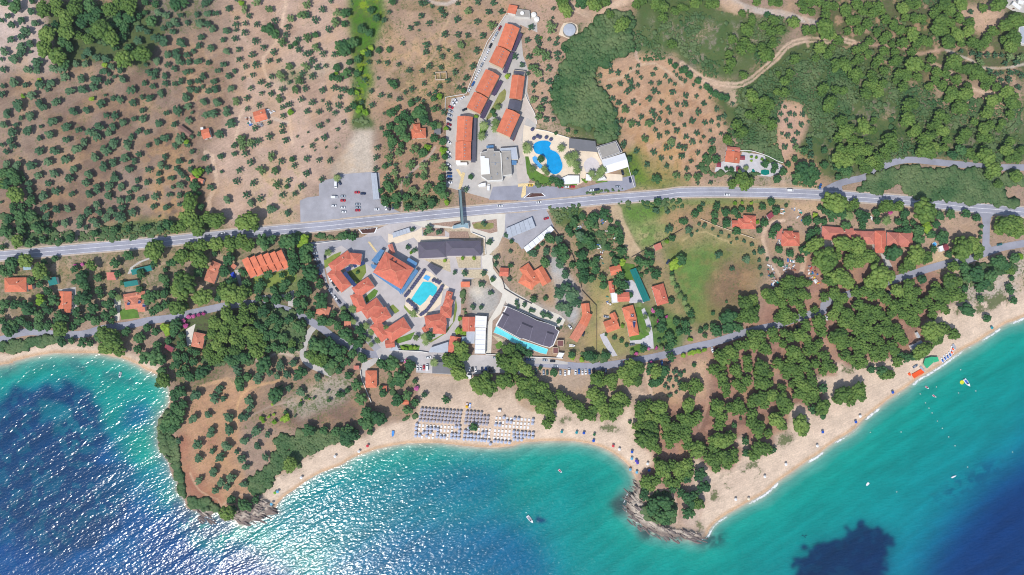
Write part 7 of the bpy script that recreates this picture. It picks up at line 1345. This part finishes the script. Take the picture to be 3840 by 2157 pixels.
def car_meshes(van):
    if van:
        L, Wd = 5.2, 1.0
        body = loft([(-2.6, sect(.92, .35, 1.9)), (-2.4, sect(1.0, .3, 2.1)), (1.1, sect(1.0, .3, 2.1)), (1.75, sect(.98, .3, 1.35)), (2.45, sect(.95, .3, 1.05)), (2.6, sect(.82, .35, .85))])
        gl = loft([(-2.5, sect(1.005, 1.25, 1.75, .05)), (1.2, sect(1.005, 1.25, 1.75, .05))]); ws = MB(); ws.add([(1.15, -.85, 2.02), (1.78, -.85, 1.40), (1.78, .85, 1.40), (1.15, .85, 2.02)], [(0, 1, 2, 3)]); ax = (-1.6, 1.6)
    else:
        L, Wd = 4.3, 0.88
        body = loft([(-2.15, sect(.72, .35, .78)), (-2.0, sect(.85, .25, .92)), (-1.2, sect(.88, .22, .95)), (0.9, sect(.88, .22, .95)), (1.8, sect(.84, .25, .84)), (2.1, sect(.70, .35, .68))])
        gl = loft([(-1.75, sect(.70, .9, 1.0, .03)), (-1.15, sect(.66, .9, 1.42, .1)), (0.15, sect(.66, .9, 1.44, .1)), (0.95, sect(.72, .9, .98, .03))]); ws = None; ax = (-1.3, 1.3)
    top = MB()
    if not van: top.prism([(-1.12, -.58), (0.12, -.58), (0.12, .58), (-1.12, .58)], 1.40, 1.475)
    wh = MB(); wh.tube((0, -.11, 0), (0, .11, 0), 0.32, k=12)
    la = MB(); la.prism([(-.06, -.18), (.06, -.18), (.06, .18), (-.06, .18)], -.07, .07)
    return body, gl, ws, top, wh, la, ax
PROTO = {}
def car_parts(k, van):
    if (k, van) in PROTO: return PROTO[(k, van)]
    body, gl, ws, top, wh, la, ax = car_meshes(van); pm = carpaint(k)
    parts = [('body', body.mesh('car_body', pm), (0, 0, 0)), ('window', gl.mesh('car_glass', M_GLASS), (0, 0, 0))]
    if ws: parts.append(('windscreen', ws.mesh('car_windscreen', M_GLASS), (0, 0, 0.01)))
    else: parts.append(('roof_panel', top.mesh('car_roof', pm), (0, 0, 0)))
    wm = wh.mesh('car_wheel', M_TYRE); lm = la.mesh('car_lamp', M_LAMP)
    for x in ax:
        for y in (-.8, .8): parts.append(('wheel', wm, (x, y * (1.1 if van else 1), .32)))
    for y in (-.55, .55): parts.append(('headlight', lm, (2.52 if van else 2.02, y, .62)))
    PROTO[(k, van)] = parts; return parts
CARN = {'a': 'cars parked along the slanting wing row', 'c': 'cars in the open car park', 'l': 'cars lined up in the lower resort lane', 'b': 'cars parked along the beach road', 'r': 'cars driving on the roads', 'o': 'cars parked around the gardens'}
def cars(c, r, grp, s):
    for it in s.split(','):
        f = it.split(); u, v, a = map(float, f[:3]); k = f[3][0]; van = len(f[3]) > 1; p = sh(c, r, f"{u} {v}")[0]; g = gh(p)
        o = empty('parked_van' if van else ('moving_car' if grp == 'r' else 'parked_car'), on(p, 0.13), R(-a)); tag(o, None, 'van' if van else 'car', CARN[grp])
        for nm, me, loc in car_parts(k, van):
            q = bpy.data.objects.new(nm, me); link(q, o); q.location = loc
        later(o, PAINT[k][0] + (' van' if van else ' car'), PAINT[k][0] + str(van), p)
cars(2, 0, 'a', "1593 285 -62 d,1560 345 -62 s,1530 395 -62 w,1500 462 -62 k,1473 525 -62 w,1443 595 -62 w,1412 655 -62 s,1385 722 -62 w,1352 785 -62 w,1325 845 -62 b,1290 905 -62 w,1220 985 -40 w,1150 1015 55 w,1128 1043 55 w,1102 1080 25 r,1098 1118 30 s,1092 1160 30 s,1085 1203 30 n,1083 1252 20 d,1080 1295 35 k,1240 1103 -25 k,1082 1432 40 w")
cars(2, 1, 'a', "1080 88 40 w,1083 130 45 s,1080 212 40 w,1083 255 30 n,1086 297 0 n,1087 328 0 b,1088 358 0 k,1090 390 0 w,1480 437 -88 wv")
cars(2, 1, 'c', "160 488 0 r,220 500 0 n,18 527 0 s,18 570 0 r,165 608 0 s,168 640 0 s,165 668 0 r,15 640 0 w,25 683 0 w,360 658 0 w,448 640 80 w,485 645 88 k,517 632 88 n")
cars(1, 1, 'c', "1668 318 -30 n,1700 390 60 n,1663 412 90 wv,1648 537 0 wv,1642 622 0 w")
cars(2, 1, 'r', "1597 624 -4 w"); cars(1, 1, 'r', "527 900 -7 w"); cars(3, 1, 'r', "270 587 -5 w"); cars(4, 1, 'r', "445 510 3 w,1077 468 2 wv"); cars(2, 2, 'r', "878 698 -10 w"); cars(3, 2, 'r', "437 787 0 w,1145 740 -8 d")
cars(1, 1, 'l', "1430 1040 -8 w,1440 1073 -12 g,1452 1100 -15 s,1458 1132 -15 n,1465 1160 -15 s,1480 1190 -20 k,1490 1222 -25 s,1552 1140 88 k,1495 1290 70 b,1522 1345 60 d,1608 1360 60 w,1638 1405 60 k,1570 1425 62 k")
cars(1, 2, 'l', "1605 35 54 w,1655 95 54 w,1695 140 54 n,1675 15 54 k")
cars(2, 2, 'l', "35 195 54 n,70 240 54 k,105 285 54 n,140 325 54 s")
cars(2, 2, 'b', "767 805 -88 w,798 805 -85 w,830 800 90 r,863 795 -87 wv,620 732 0 w,1550 698 0 s,1288 820 -85 w,1318 820 85 k,1350 820 85 w,1415 822 88 n,1452 822 88 b,1490 822 88 k,1518 822 88 k")
cars(3, 2, 'b', "157 718 0 b,205 718 0 s,330 725 5 s,408 735 3 k,75 838 -80 w,207 860 85 w,243 837 85 e,317 850 88 s,354 850 88 e,485 850 88 s,533 855 88 w,571 838 -85 wv,638 845 -88 w,673 840 88 b,707 845 88 w,740 842 88 w,778 842 88 b,820 835 88 k,910 830 88 n,942 835 88 n,1425 765 70 n,1505 755 80 b,1580 745 -30 k")
cars(3, 2, 'o', "583 392 50 w,718 460 -70 k,945 288 10 s,1205 567 -5 g"); cars(3, 1, 'o', "185 418 0 y,490 432 0 r,547 432 0 w,605 430 0 r,797 467 -5 w,852 460 -8 n,1060 432 -3 s,1110 290 75 k,1187 365 80 n,343 750 -15 r,1565 1185 -60 n")
cars(4, 1, 'o', "1380 425 -70 b"); cars(5, 1, 'o', "1465 1010 -10 t"); cars(4, 2, 'o', "1445 300 75 w,325 612 -15 d,1150 400 60 n,297 622 75 w"); cars(5, 2, 'o', "355 45 20 n")

# ================================================================ parasols and loungers
def parasol_mesh(r, k=8):
    mb = MB(); vs = [(0, 0, 0)] + [(r * math.cos(2 * math.pi * i / k), r * math.sin(2 * math.pi * i / k), -0.42 * r) for i in range(k)] + [(r * math.cos(2 * math.pi * i / k), r * math.sin(2 * math.pi * i / k), -0.42 * r - 0.14) for i in range(k)]
    mb.add(vs, [(0, i + 1, (i + 1) % k + 1) for i in range(k)] + [(i + 1, k + i + 1, k + (i + 1) % k + 1, (i + 1) % k + 1) for i in range(k)]); return mb
mb = MB(); mb.tube((0, 0, -0.3), (0, 0, 2.5), 0.04, 0.035, 6); POLE = mb.mesh('pole', M_STEEL)
PAR = {'thatch': (parasol_mesh(1.25, 12).mesh('thatch', mat('parasol_thatch', C(178, 174, 184), 0.9, 0.14, 1.5)), 'grey beach parasol'),
       'pale': (parasol_mesh(1.3, 10).mesh('pale', mat('parasol_pale', C(188, 194, 214), 0.8, 0.06, 1.0)), 'pale blue beach parasol'),
       'navy': (parasol_mesh(1.5, 8).mesh('navy', mat('parasol_navy', C(84, 86, 116), 0.8, 0.08, 1.0)), 'dark slate blue poolside parasol')}
for nm, c in {'white': (240, 240, 240), 'teal': (40, 150, 160), 'blue': (40, 90, 190), 'green': (50, 110, 70), 'red': (216, 70, 80), 'purple': (86, 70, 180), 'cream': (236, 222, 196), 'lime': (120, 180, 60), 'light blue': (110, 180, 215), 'yellow': (244, 190, 40)}.items():
    PAR[nm] = (parasol_mesh(1.2, 8).mesh('cloth', mat('parasol_' + nm.replace(' ', '_'), C(*c), 0.8, 0.06, 1.0)), nm + ' parasol on the sand')
PG_ = {'thatch': 'grey parasols on the beach', 'pale': 'pale parasols on the beach', 'navy': 'dark parasols around the pools'}
def parasol(kind, p, label=None):
    me, ph = PAR[kind]; g = gh(p); c = at(p, g + 2.3)
    if 'pool' in ph: g += .1
    o = empty('parasol', (c.x, c.y, g)); tag(o, label, 'parasol', PG_.get(kind, 'private parasols on the sand'))
    q = bpy.data.objects.new('canopy', me); link(q, o); q.location = (0, 0, 2.6); q = bpy.data.objects.new('pole', POLE); link(q, o)
    if not label: later(o, ph, kind, p)
ZB = lambda s: zz(1520, 1500, 5.152, s)
ON = ['first', 'second', 'third', 'fourth', 'fifth', 'sixth', 'seventh', 'eighth', 'ninth', 'tenth', 'eleventh', 'twelfth']
for r_ in range(4):
    for i in range(12): parasol('thatch', ZB(f"{312 + 68.5 * i - 13 * r_} {180 + 71 * r_ + 5.2 * i}")[0], f"grey parasol in {ON[r_]} row from top, {ON[i]} from left, left beach block")
    for i in range(7):
        if r_ == 0 and i > 4: continue
        parasol('thatch', ZB(f"{1187 + 69 * i - 10 * r_} {240 + 70 * r_ + 4.5 * i}")[0], f"grey parasol in {ON[r_]} row from top, {ON[i]} from left, middle beach block")
LOW = ZB("1905 345 2110 365 2185 370 2465 390 1965 425 2040 435 2455 460 1745 485 1820 490 215 480 205 550 200 630 195 700 270 695 345 640 420 560 410 630 410 700 487 560 482 635 560 560 625 575 620 650 610 715 685 725 750 725 970 525 1040 525 1040 605 890 670 960 675 1030 675 885 735 955 740 1025 745 1150 610 1140 685 1130 760 1225 545 1210 620 1210 690 1200 760 1270 690 1265 765 1340 700 1330 770 1410 705 1405 775 1485 645 1555 640 1545 710 1470 785 1530 790 1605 795 1720 800 1790 805 1860 815 1935 820 2010 830 2095 620 2165 630 2245 640 2315 640 2390 650 2465 650 2090 695 2165 700 2240 705 2310 715 2385 720 2460 730 2100 760 2170 775 2245 775 1640 855")
for p in LOW: parasol('pale', p)
for p in zz(*Z5, "490 890 465 930 440 965 415 1000 390 1035 365 1070 340 1105 310 1145 285 1180 230 1250 210 1280 185 1305 655 1045 705 1065 750 1090 800 1155 780 1190 755 1225 730 1260 705 1295 680 1330 655 1370 630 1410") + zz(*Z6, "1110 80 1075 125 1700 40 1670 90 1640 140 1610 185 1580 225 1545 275 1515 315 1480 360 1450 400 1420 430 1380 460 1345 480 1105 235 1150 265 1185 300 1230 340 1250 380") + zz(*Z3, "158 155 240 265 283 283 388 285 182 300 465 318"): parasol('navy', p)
for kd, c_, r_, s_ in (('teal', 3, 3, "500 8 650 15"), ('blue', 3, 3, "723 20 1380 395 820 98"), ('green', 3, 3, "828 35"), ('red', 3, 3, "1018 150"), ('white', 3, 3, "1080 185 1365 330"), ('blue', 3, 3, "1207 210"), ('light blue', 3, 3, "1205 278 1190 387 1255 415"), ('purple', 3, 3, "1250 300 1263 320"),
                       ('white', 4, 3, "1355 150 1040 335 828 460 535 688"), ('cream', 4, 3, "665 683"), ('blue', 4, 3, "1410 10"), ('white', 1, 3, "1650 255 1310 470"), ('lime', 1, 3, "1045 622"), ('light blue', 1, 3, "1072 610 1010 735"), ('red', 2, 3, "262 150"), ('white', 2, 3, "175 207"),
                       ('blue', 5, 2, "400 1050 28 1348"), ('white', 5, 2, "72 1290"), ('teal', 5, 2, "1397 400"), ('yellow', 2, 2, "1260 1195")):
    for p in sh(c_, r_, s_): parasol(kd, p)
# loungers
mb = MB(); mb.prism([(-1.0, -.33), (.45, -.33), (.45, .33), (-1.0, .33)], .30, .38); LB = mb.mesh('lounger_bed', mat('lounger_white', C(246, 246, 248), 0.6, 0.04))
mb = MB(); mb.add([(.42, -.33, .34), (1.0, -.33, .72), (1.0, .33, .72), (.42, .33, .34), (.42, -.33, .28), (1.0, -.33, .66), (1.0, .33, .66), (.42, .33, .28)], [(0, 1, 2, 3), (7, 6, 5, 4), (4, 5, 1, 0), (5, 6, 2, 1), (6, 7, 3, 2), (7, 4, 0, 3)]); LK = mb.mesh('lounger_back', mat('lounger_white'))
mb = MB()
for x in (-.85, .85):
    for y in (-.28, .28): mb.tube((x, y, -.05), (x, y, .33 if x < 0 else .5), .03)
LL = mb.mesh('lounger_frame', M_STEEL)
def lounger(p, a):
    o = empty('sun_lounger', on(p, 0.0), R(a)); tag(o, None, 'sun lounger', 'white sun loungers on the beach')
    for nm, me in (('bed', LB), ('backrest', LK), ('frame', LL)): link(bpy.data.objects.new(nm, me), o)
    later(o, 'white sun lounger on the sand', 'lounger', p)
sp = []
for us, vs_ in ((range(278, 920, 70), (490, 562, 648, 715)), (range(1420, 1680, 70), (565, 630, 700)), (range(1760, 2430, 70), (345, 425, 495)), (range(1735, 2050, 70), (590, 660, 730))):
    for v in vs_:
        for u in us: sp.append((u - (v - vs_[0]) * 0.12, v + (u - us[0]) * 0.06))
LOWP = [(1520 + 0, 0)]
for u, v in sp:
    q = ZB(f"{u} {v}")[0]
    if min((q[0] - p[0]) ** 2 + (q[1] - p[1]) ** 2 for p in LOW) < 81: continue
    for du in (-9, 9): lounger(ZB(f"{u + du} {v}")[0], 84)
for u, v, a in ((1015, 620, 0), (1050, 650, 0),): pass
# ================================================================ boats and floats
def hull(L, W, h, col, deck):
    b = loft([(-L / 2, [(-W * .46, .15), (0, 0), (W * .46, .15), (W * .5, h), (0, h), (-W * .5, h)]), (0, [(-W * .48, .1), (0, -.1), (W * .48, .1), (W * .5, h), (0, h), (-W * .5, h)]), (L * .3, [(-W * .32, .15), (0, -.05), (W * .32, .15), (W * .36, h * 1.1), (0, h * 1.1), (-W * .36, h * 1.1)]), (L / 2, [(-.04, .4), (0, .3), (.04, .4), (.05, h * 1.25), (0, h * 1.25), (-.05, h * 1.25)])])
    return b
M_BW = mat('boat_white', C(246, 246, 250), 0.35, 0.03); M_BB = mat('seat_blue', C(60, 110, 190), 0.6); M_OR = mat('float_orange', C(246, 96, 40), 0.5, 0.08, 1.0)
def boat(name, label, cat, p, ang, L, W, dz=0.0, seat=None, mat_=None, group=None):
    o = empty(name, at(p, (gh(p) if dz else 0.02) + (dz or -0.12)), R(-ang)); tag(o, label, cat, group); hb = hull(L, W, .75 if L > 3.6 else .4, None, None); ob = bpy.data.objects.new('hull', hb.mesh('hull', mat_ or M_BW)); link(ob, o); z = .76 if L > 3.6 else .42
    if seat:
        mb = MB(); mb.prism([(-L * .38, -W * .34), (L * .05, -W * .36), (L * .05, W * .36), (-L * .38, W * .34)], z - .1, z + .04); link(bpy.data.objects.new('cockpit', mb.mesh('cockpit', seat)), o)
        mb = MB(); mb.prism([(L * .06, -W * .3), (L * .16, -W * .24), (L * .16, W * .24), (L * .06, W * .3)], z, z + .45); link(bpy.data.objects.new('console', mb.mesh('console', M_GLASS)), o)
        mb = MB(); mb.prism([(-L * .56, -.2), (-L * .47, -.2), (-L * .47, .2), (-L * .56, .2)], z - .3, z + .3); link(bpy.data.objects.new('outboard_motor', mb.mesh('motor', M_TYRE)), o)
    return o
boat('motorboat', 'small white motorboat moored in the west cove', 'boat', sh(0, 2, "1210 875")[0], 100, 4.4, 1.9, 0, mat('seat_grey', C(150, 150, 160)))
boat('motorboat', 'white speedboat beside the dark round weed patch in the central bay', 'boat', sh(3, 3, "182 885")[0], 50, 7.4, 2.4, 0, mat('seat_grey'))
boat('motorboat', 'white and blue speedboat tied to a yellow ring off the right beach', 'boat', sh(5, 2, "1138 952")[0], 52, 7.4, 2.5, 0, M_BB)
RWD = mat('pedal_red', C(190, 60, 80), 0.5)
boat('pedal_boat', 'upper small red and white pedal boat off the orange kayaks', 'pedal boat', sh(5, 2, "738 1000")[0], 35, 3.5, 1.3, 0, RWD)
boat('pedal_boat', 'lower small red and white pedal boat off the orange kayaks', 'pedal boat', sh(5, 2, "812 1087")[0], 30, 3.5, 1.3, 0, RWD)
boat('pedal_boat', 'red and white pedal boat alone in the central bay', 'pedal boat', sh(3, 3, "483 400")[0], 45, 3.6, 1.6, 0, RWD)
GPB = 'pedal boats drawn up on the right beach'
for i, (u, v, m_, t) in enumerate(((888, 722, M_BB, 'first from the green awning, blue seats'), (913, 700, M_BB, 'second from the green awning, blue seats'), (938, 684, M_BB, 'third from the green awning, blue seats'), (963, 666, M_BB, 'fourth from the green awning, blue seats'), (980, 640, M_OR, 'lower one with orange seats'), (990, 606, M_OR, 'upper one with orange seats'))):
    boat('pedal_boat', 'white beached pedal boat, ' + t, 'pedal boat', sh(5, 2, f"{u} {v}")[0], 240, 4.6, 1.9, 0.05, m_, None, GPB)
for i in range(9):
    p = sh(5, 2, f"{600 + 11.5 * i} {886 - 6.5 * i}")[0]
    boat('kayak', f'orange kayak on the right beach, {ON[i]} from the left of its row', 'kayak', p, 62, 4.2, 1.15, 0.05, None, M_OR, 'orange kayaks lined up on the sand')
boat('kayak', 'lone orange float left of the kayak row', 'float', sh(5, 2, "563 868")[0], 60, 2.6, 1.9, 0.05, None, M_OR)
boat('rowing_boat', 'grey blue boat drawn up behind the kayaks', 'boat', sh(5, 2, "620 785")[0], -35, 4.4, 1.8, 0.1, mat('seat_grey'), mat('hull_grey', C(120, 140, 160), 0.5))
boat('rowing_boat', 'grey boat upturned between kayaks and green awning', 'boat', sh(5, 2, "690 815")[0], 50, 5.6, 1.6, 0.1, None, mat('hull_pale', C(176, 180, 190), 0.5))
boat('rowing_boat', 'grey boat at the far end of the beached pedal boats', 'boat', sh(5, 2, "1010 590")[0], 60, 5.0, 1.8, 0.1, None, mat('hull_pale'))
boat('rowing_boat', 'white boat parked on land below the bent orange house', 'boat', sh(3, 2, "605 579")[0], 2, 4.9, 2.0, 0.1, mat('seat_cream', C(226, 214, 190)))
boat('rescue_boat', 'blue board lying on the sand of the main beach', 'board', sh(2, 3, "520 25")[0], 95, 4.8, 2.0, 0.1, None, mat('board_blue', C(50, 140, 220), 0.5))
boat('rowing_boat', 'blue tarpaulin covered boat beside the terraced row', 'boat', sh(1, 1, "635 1326")[0], 60, 5.8, 3.2, 0.1, None, mat('tarp_blue', C(30, 70, 200), 0.6))
boat('motorboat', 'tiny white boat out on the right bay', 'boat', sh(5, 3, "140 533")[0], 130, 3.4, 1.8); boat('motorboat', 'slim white boat at the edge of the deep right water', 'boat', sh(5, 3, "1005 455")[0], -25, 4.0, 1.0)
def ring(label, p, r, m):
    o = empty('swim_ring', at(p, 0.1)); tag(o, label, 'float'); mb = MB(); n_ = 20; k_ = 6; vs = []
    for i in range(n_):
        a = 2 * math.pi * i / n_
        for j in range(k_): t = 2 * math.pi * j / k_; vs.append(((r + .42 * math.cos(t)) * math.cos(a), (r + .42 * math.cos(t)) * math.sin(a), .3 * math.sin(t)))
    mb.add(vs, [(i * k_ + j, ((i + 1) % n_) * k_ + j, ((i + 1) % n_) * k_ + (j + 1) % k_, i * k_ + (j + 1) % k_) for i in range(n_) for j in range(k_)]); link(bpy.data.objects.new('tube', mb.mesh('ring', m)), o)
    mb = MB(); mb.tube((0, 0, -.05), (0, 0, .02), r * .95, k=16); link(bpy.data.objects.new('floor', mb.mesh('ring_floor', m)), o)
ring('yellow inflatable ring beside the blue speedboat', sh(5, 2, "1092 948")[0], 1.3, mat('float_yellow', C(216, 224, 60), 0.5))
for i, s_ in enumerate(("1180 545 1235 545", )): pass
BUOY = mat('buoy_white', C(240, 240, 230), 0.5)
mb = MB(); v_, f_ = ico(1); mb.add([tuple(p * 0.45) for p in v_], [tuple(f) for f in f_]); BM = mb.mesh('buoy', BUOY)
for p in sh(5, 2, "835 995 672 1065 725 1155 760 1207 792 1256 845 1338 895 1410 1078 822 1230 1035 1057 1055") + sh(5, 3, "958 58 1022 147 1600 210 1148 361 172 12 480 8 436 610"):
    o = bpy.data.objects.new('swim_buoy', BM); link(o); o.location = at(p, 0.15); tag(o, None, 'buoy', 'buoys marking the swimming zone'); later(o, 'small pale buoy floating', 'buoy', p)
# beach kit
flatparts('beach_awning', 'green awning tent of the water sports stand on the right beach', 'awning', 'the green awning', [(sh(5, 2, "705 770 720 710 790 690 805 750 740 810"), 2.4, 't', 'w', True), (sh(5, 2, "790 692 850 695 862 735 808 752"), 2.3, 't', 'w', True)])
for q in COL.objects:
    if q.name.startswith('beach_awning'):
        for ch in q.children:
            if ch.name.startswith('roof'): ch.data.materials[0] = mat('awning_green', C(56, 180, 130), 0.7, 0.08, 0.6)
flatparts('beach_bar_hut', 'grey roofed beach bar hut among the pines of the right beach', 'beach hut', 'the beach bar hut', [(sh(5, 2, "575 580 685 528 705 570 600 630"), 2.8, 'm', 'w'), (sh(5, 2, "630 450 645 440 675 495 655 505"), 2.4, 'm', 'w')])
flatparts('beach_kiosk', 'white kiosk with a dark awning above the parasols', 'kiosk', None, [(ZB("1785 190 1845 190 1845 232 1785 228"), 2.2, 'w', 'w')])
flatparts('beach_kiosk', 'white kiosk at the top of the beach walkway', 'kiosk', None, [(sh(2, 2, "1265 875 1305 878 1303 912 1262 910"), 2.4, 'w', 'w')])
def crate(label, P, h, m, name='beach_slide', cat='beach toy'):
    c = np.mean(np.array(P), 0); g = gh(c); o = empty(name, at(c, g)); tag(o, label, cat); O = o.location.copy(); V = [at(p, g + h) for p in P]; mb = MB(O); mb.prism([(v.x, v.y) for v in V], g - .1, g + h); mb.build('body', m, o); V = [at(p, g + h) for p in inset(P, 0.7)]; mb = MB(O); mb.prism([(v.x, v.y) for v in V], g + h, g + h + .3); mb.build('top', M_BW, o)
crate('blue pedal slide lying by the head of the beach walkway', ZB("1230 65 1270 65 1262 160 1230 160"), .8, mat('slide_blue', C(50, 120, 210), 0.5))
crate('orange pedal slide next to the blue one', ZB("1170 60 1215 60 1212 110 1170 110"), .8, mat('slide_orange', C(246, 160, 60), 0.5))
# ================================================================ scrap, junk and other yard clutter
def junk(label, c, r, s_, n_, seed, cols, size=2.2, hgt_=1.2):
    rg_ = random.Random(seed); P = sh(c, r, s_); x0, x1 = min(p[0] for p in P), max(p[0] for p in P); y0, y1 = min(p[1] for p in P), max(p[1] for p in P); k = 0
    while k < n_:
        p = (rg_.uniform(x0, x1), rg_.uniform(y0, y1))
        if not inpoly(P, np.array([p[0]]), np.array([p[1]]))[0]: continue
        cn, cc = cols[k % len(cols)]; a = rg_.random() * 3.14; d = Vector((math.cos(a), math.sin(a), 0)); nn_ = Vector((-d.y, d.x, 0)); L_, W_, hh_ = size * rg_.uniform(.5, 1.3), size * rg_.uniform(.25, .6), hgt_ * rg_.uniform(.3, 1)
        b_ = on(p); o = empty('scrap_sheet' if hh_ < .6 else 'scrap_crate', b_); mb = MB(b_); mb.box(b_, d, nn_, L_, W_, b_.z - .1, b_.z + hh_)
        mb.box(b_ + d * L_ * .1, d, nn_, L_ * .5, W_ * .6, b_.z + hh_, b_.z + hh_ * 1.3 + .1); m_ = mat('scrap_' + cn, C(*cc), 0.7, 0.15, 1.2)
        ob = mb.build('body', m_, o); tag(o, None, 'scrap', 'scrap lying in the yards'); later(o, cn + ' piece of scrap ' + label, cn + 'scrap', p); k += 1
SC = [('white', (236, 236, 236)), ('grey', (150, 150, 156)), ('white', (236, 236, 236)), ('blue', (70, 120, 190)), ('pale', (210, 200, 190)), ('teal', (40, 140, 130)), ('rusty', (160, 100, 80)), ('white', (236, 236, 236))]
junk('in a yard', 4, 1, "1000 1150 1120 1140 1140 1290 1060 1310 1000 1260", 26, 1, SC); junk('in a yard', 4, 1, "855 1200 900 1230 960 1420 900 1440 860 1360", 18, 2, SC); junk('in a yard', 4, 1, "1240 1180 1340 1250 1390 1400 1300 1400 1230 1300", 20, 3, SC + [('red', (220, 60, 70)), ('yellow', (240, 200, 60))])
junk('in a yard', 4, 1, "1150 650 1210 660 1200 790 1150 770", 10, 4, SC); junk('in a yard', 4, 1, "970 640 1140 650 1130 670 960 720", 8, 5, SC); junk('by the track', 4, 1, "920 950 985 960 985 1010 930 1000", 7, 6, SC)
junk('in the gardens', 3, 1, "880 760 960 740 1060 900 1060 980 990 940 880 800", 14, 7, SC); junk('in the gardens', 3, 1, "850 1000 910 1010 940 1190 900 1210 870 1120", 12, 8, SC); junk('in the gardens', 3, 1, "630 820 720 810 720 850 640 860", 6, 9, SC)
junk('by the farmhouse', 1, 0, "760 1180 800 1170 830 1240 790 1300 760 1240", 9, 10, SC); junk('by the farmhouse', 1, 0, "960 1100 1050 1090 1050 1130 990 1160", 8, 11, [('white', (236, 236, 236))]); junk('by the farmhouse', 1, 0, "890 1245 960 1235 965 1260 900 1265", 3, 12, [('grey', (150, 150, 156))], 3)
junk('in the orchard', 5, 1, "165 720 230 720 220 770 180 760", 4, 13, [('white', (236, 236, 236))]); junk('beside the house', 3, 2, "945 90 1000 80 1010 170 960 170", 7, 14, SC)
# ================================================================ light, sky, camera
finish_labels()
w = bpy.data.worlds.new('World'); scene.world = w; w.use_nodes = True
nt = w.node_tree; bg = nt.nodes['Background']
sky = nt.nodes.new('ShaderNodeTexSky'); sky.sky_type = 'NISHITA'; sky.sun_disc = False
sdir = Vector((-0.34, -0.56, 1.0)).normalized()          # towards the sun
sky.sun_elevation = math.asin(sdir.z); sky.sun_rotation = math.atan2(sdir.x, sdir.y)
nt.links.new(sky.outputs[0], bg.inputs['Color']); bg.inputs['Strength'].default_value = SKYS
sl = bpy.data.lights.new('sun', 'SUN'); sl.energy = SUNS; sl.angle = R(0.53); sl.color = (1.0, 0.965, 0.91)
so = link(bpy.data.objects.new('sun', sl)); so.rotation_euler = (-sdir).to_track_quat('-Z', 'Y').to_euler(); so.location = (0, 0, 300)
cd = bpy.data.cameras.new('camera'); cam = link(bpy.data.objects.new('camera', cd))
cam.location = (0, 0, H); cam.rotation_euler = (0, 0, 0)
cd.sensor_width = 36.0; cd.lens = 36.0 * H / (3840 * S); cd.clip_start = 1; cd.clip_end = 4000
scene.camera = cam
if HAZE > 0:
    mb = MB(); mb.box((0, 0), (1, 0), (0, 1), 3400, 2800, -7.5, H + 6); hm = bpy.data.materials.new('haze_air'); hm.use_nodes = True; hn = hm.node_tree; hn.nodes.remove(hn.nodes['Principled BSDF'])
    pv = hn.nodes.new('ShaderNodeVolumePrincipled'); pv.inputs['Density'].default_value = HAZE; pv.inputs['Color'].default_value = (0.86, 0.93, 1.0, 1); pv.inputs['Anisotropy'].default_value = 0.2
    hn.links.new(pv.outputs[0], hn.nodes['Material Output'].inputs['Volume']); tag(mb.build('haze', hm), kind='stuff')
    scene.cycles.volume_bounces = 0
vs = scene.view_settings; vs.view_transform = 'Standard'; vs.look = 'None'; vs.exposure = EXPO; vs.gamma = 1.0
scene.render.engine = 'CYCLES'; scene.cycles.max_bounces = 6; scene.cycles.sample_clamp_indirect = 4.0
scene.cycles.filter_width = 1.05
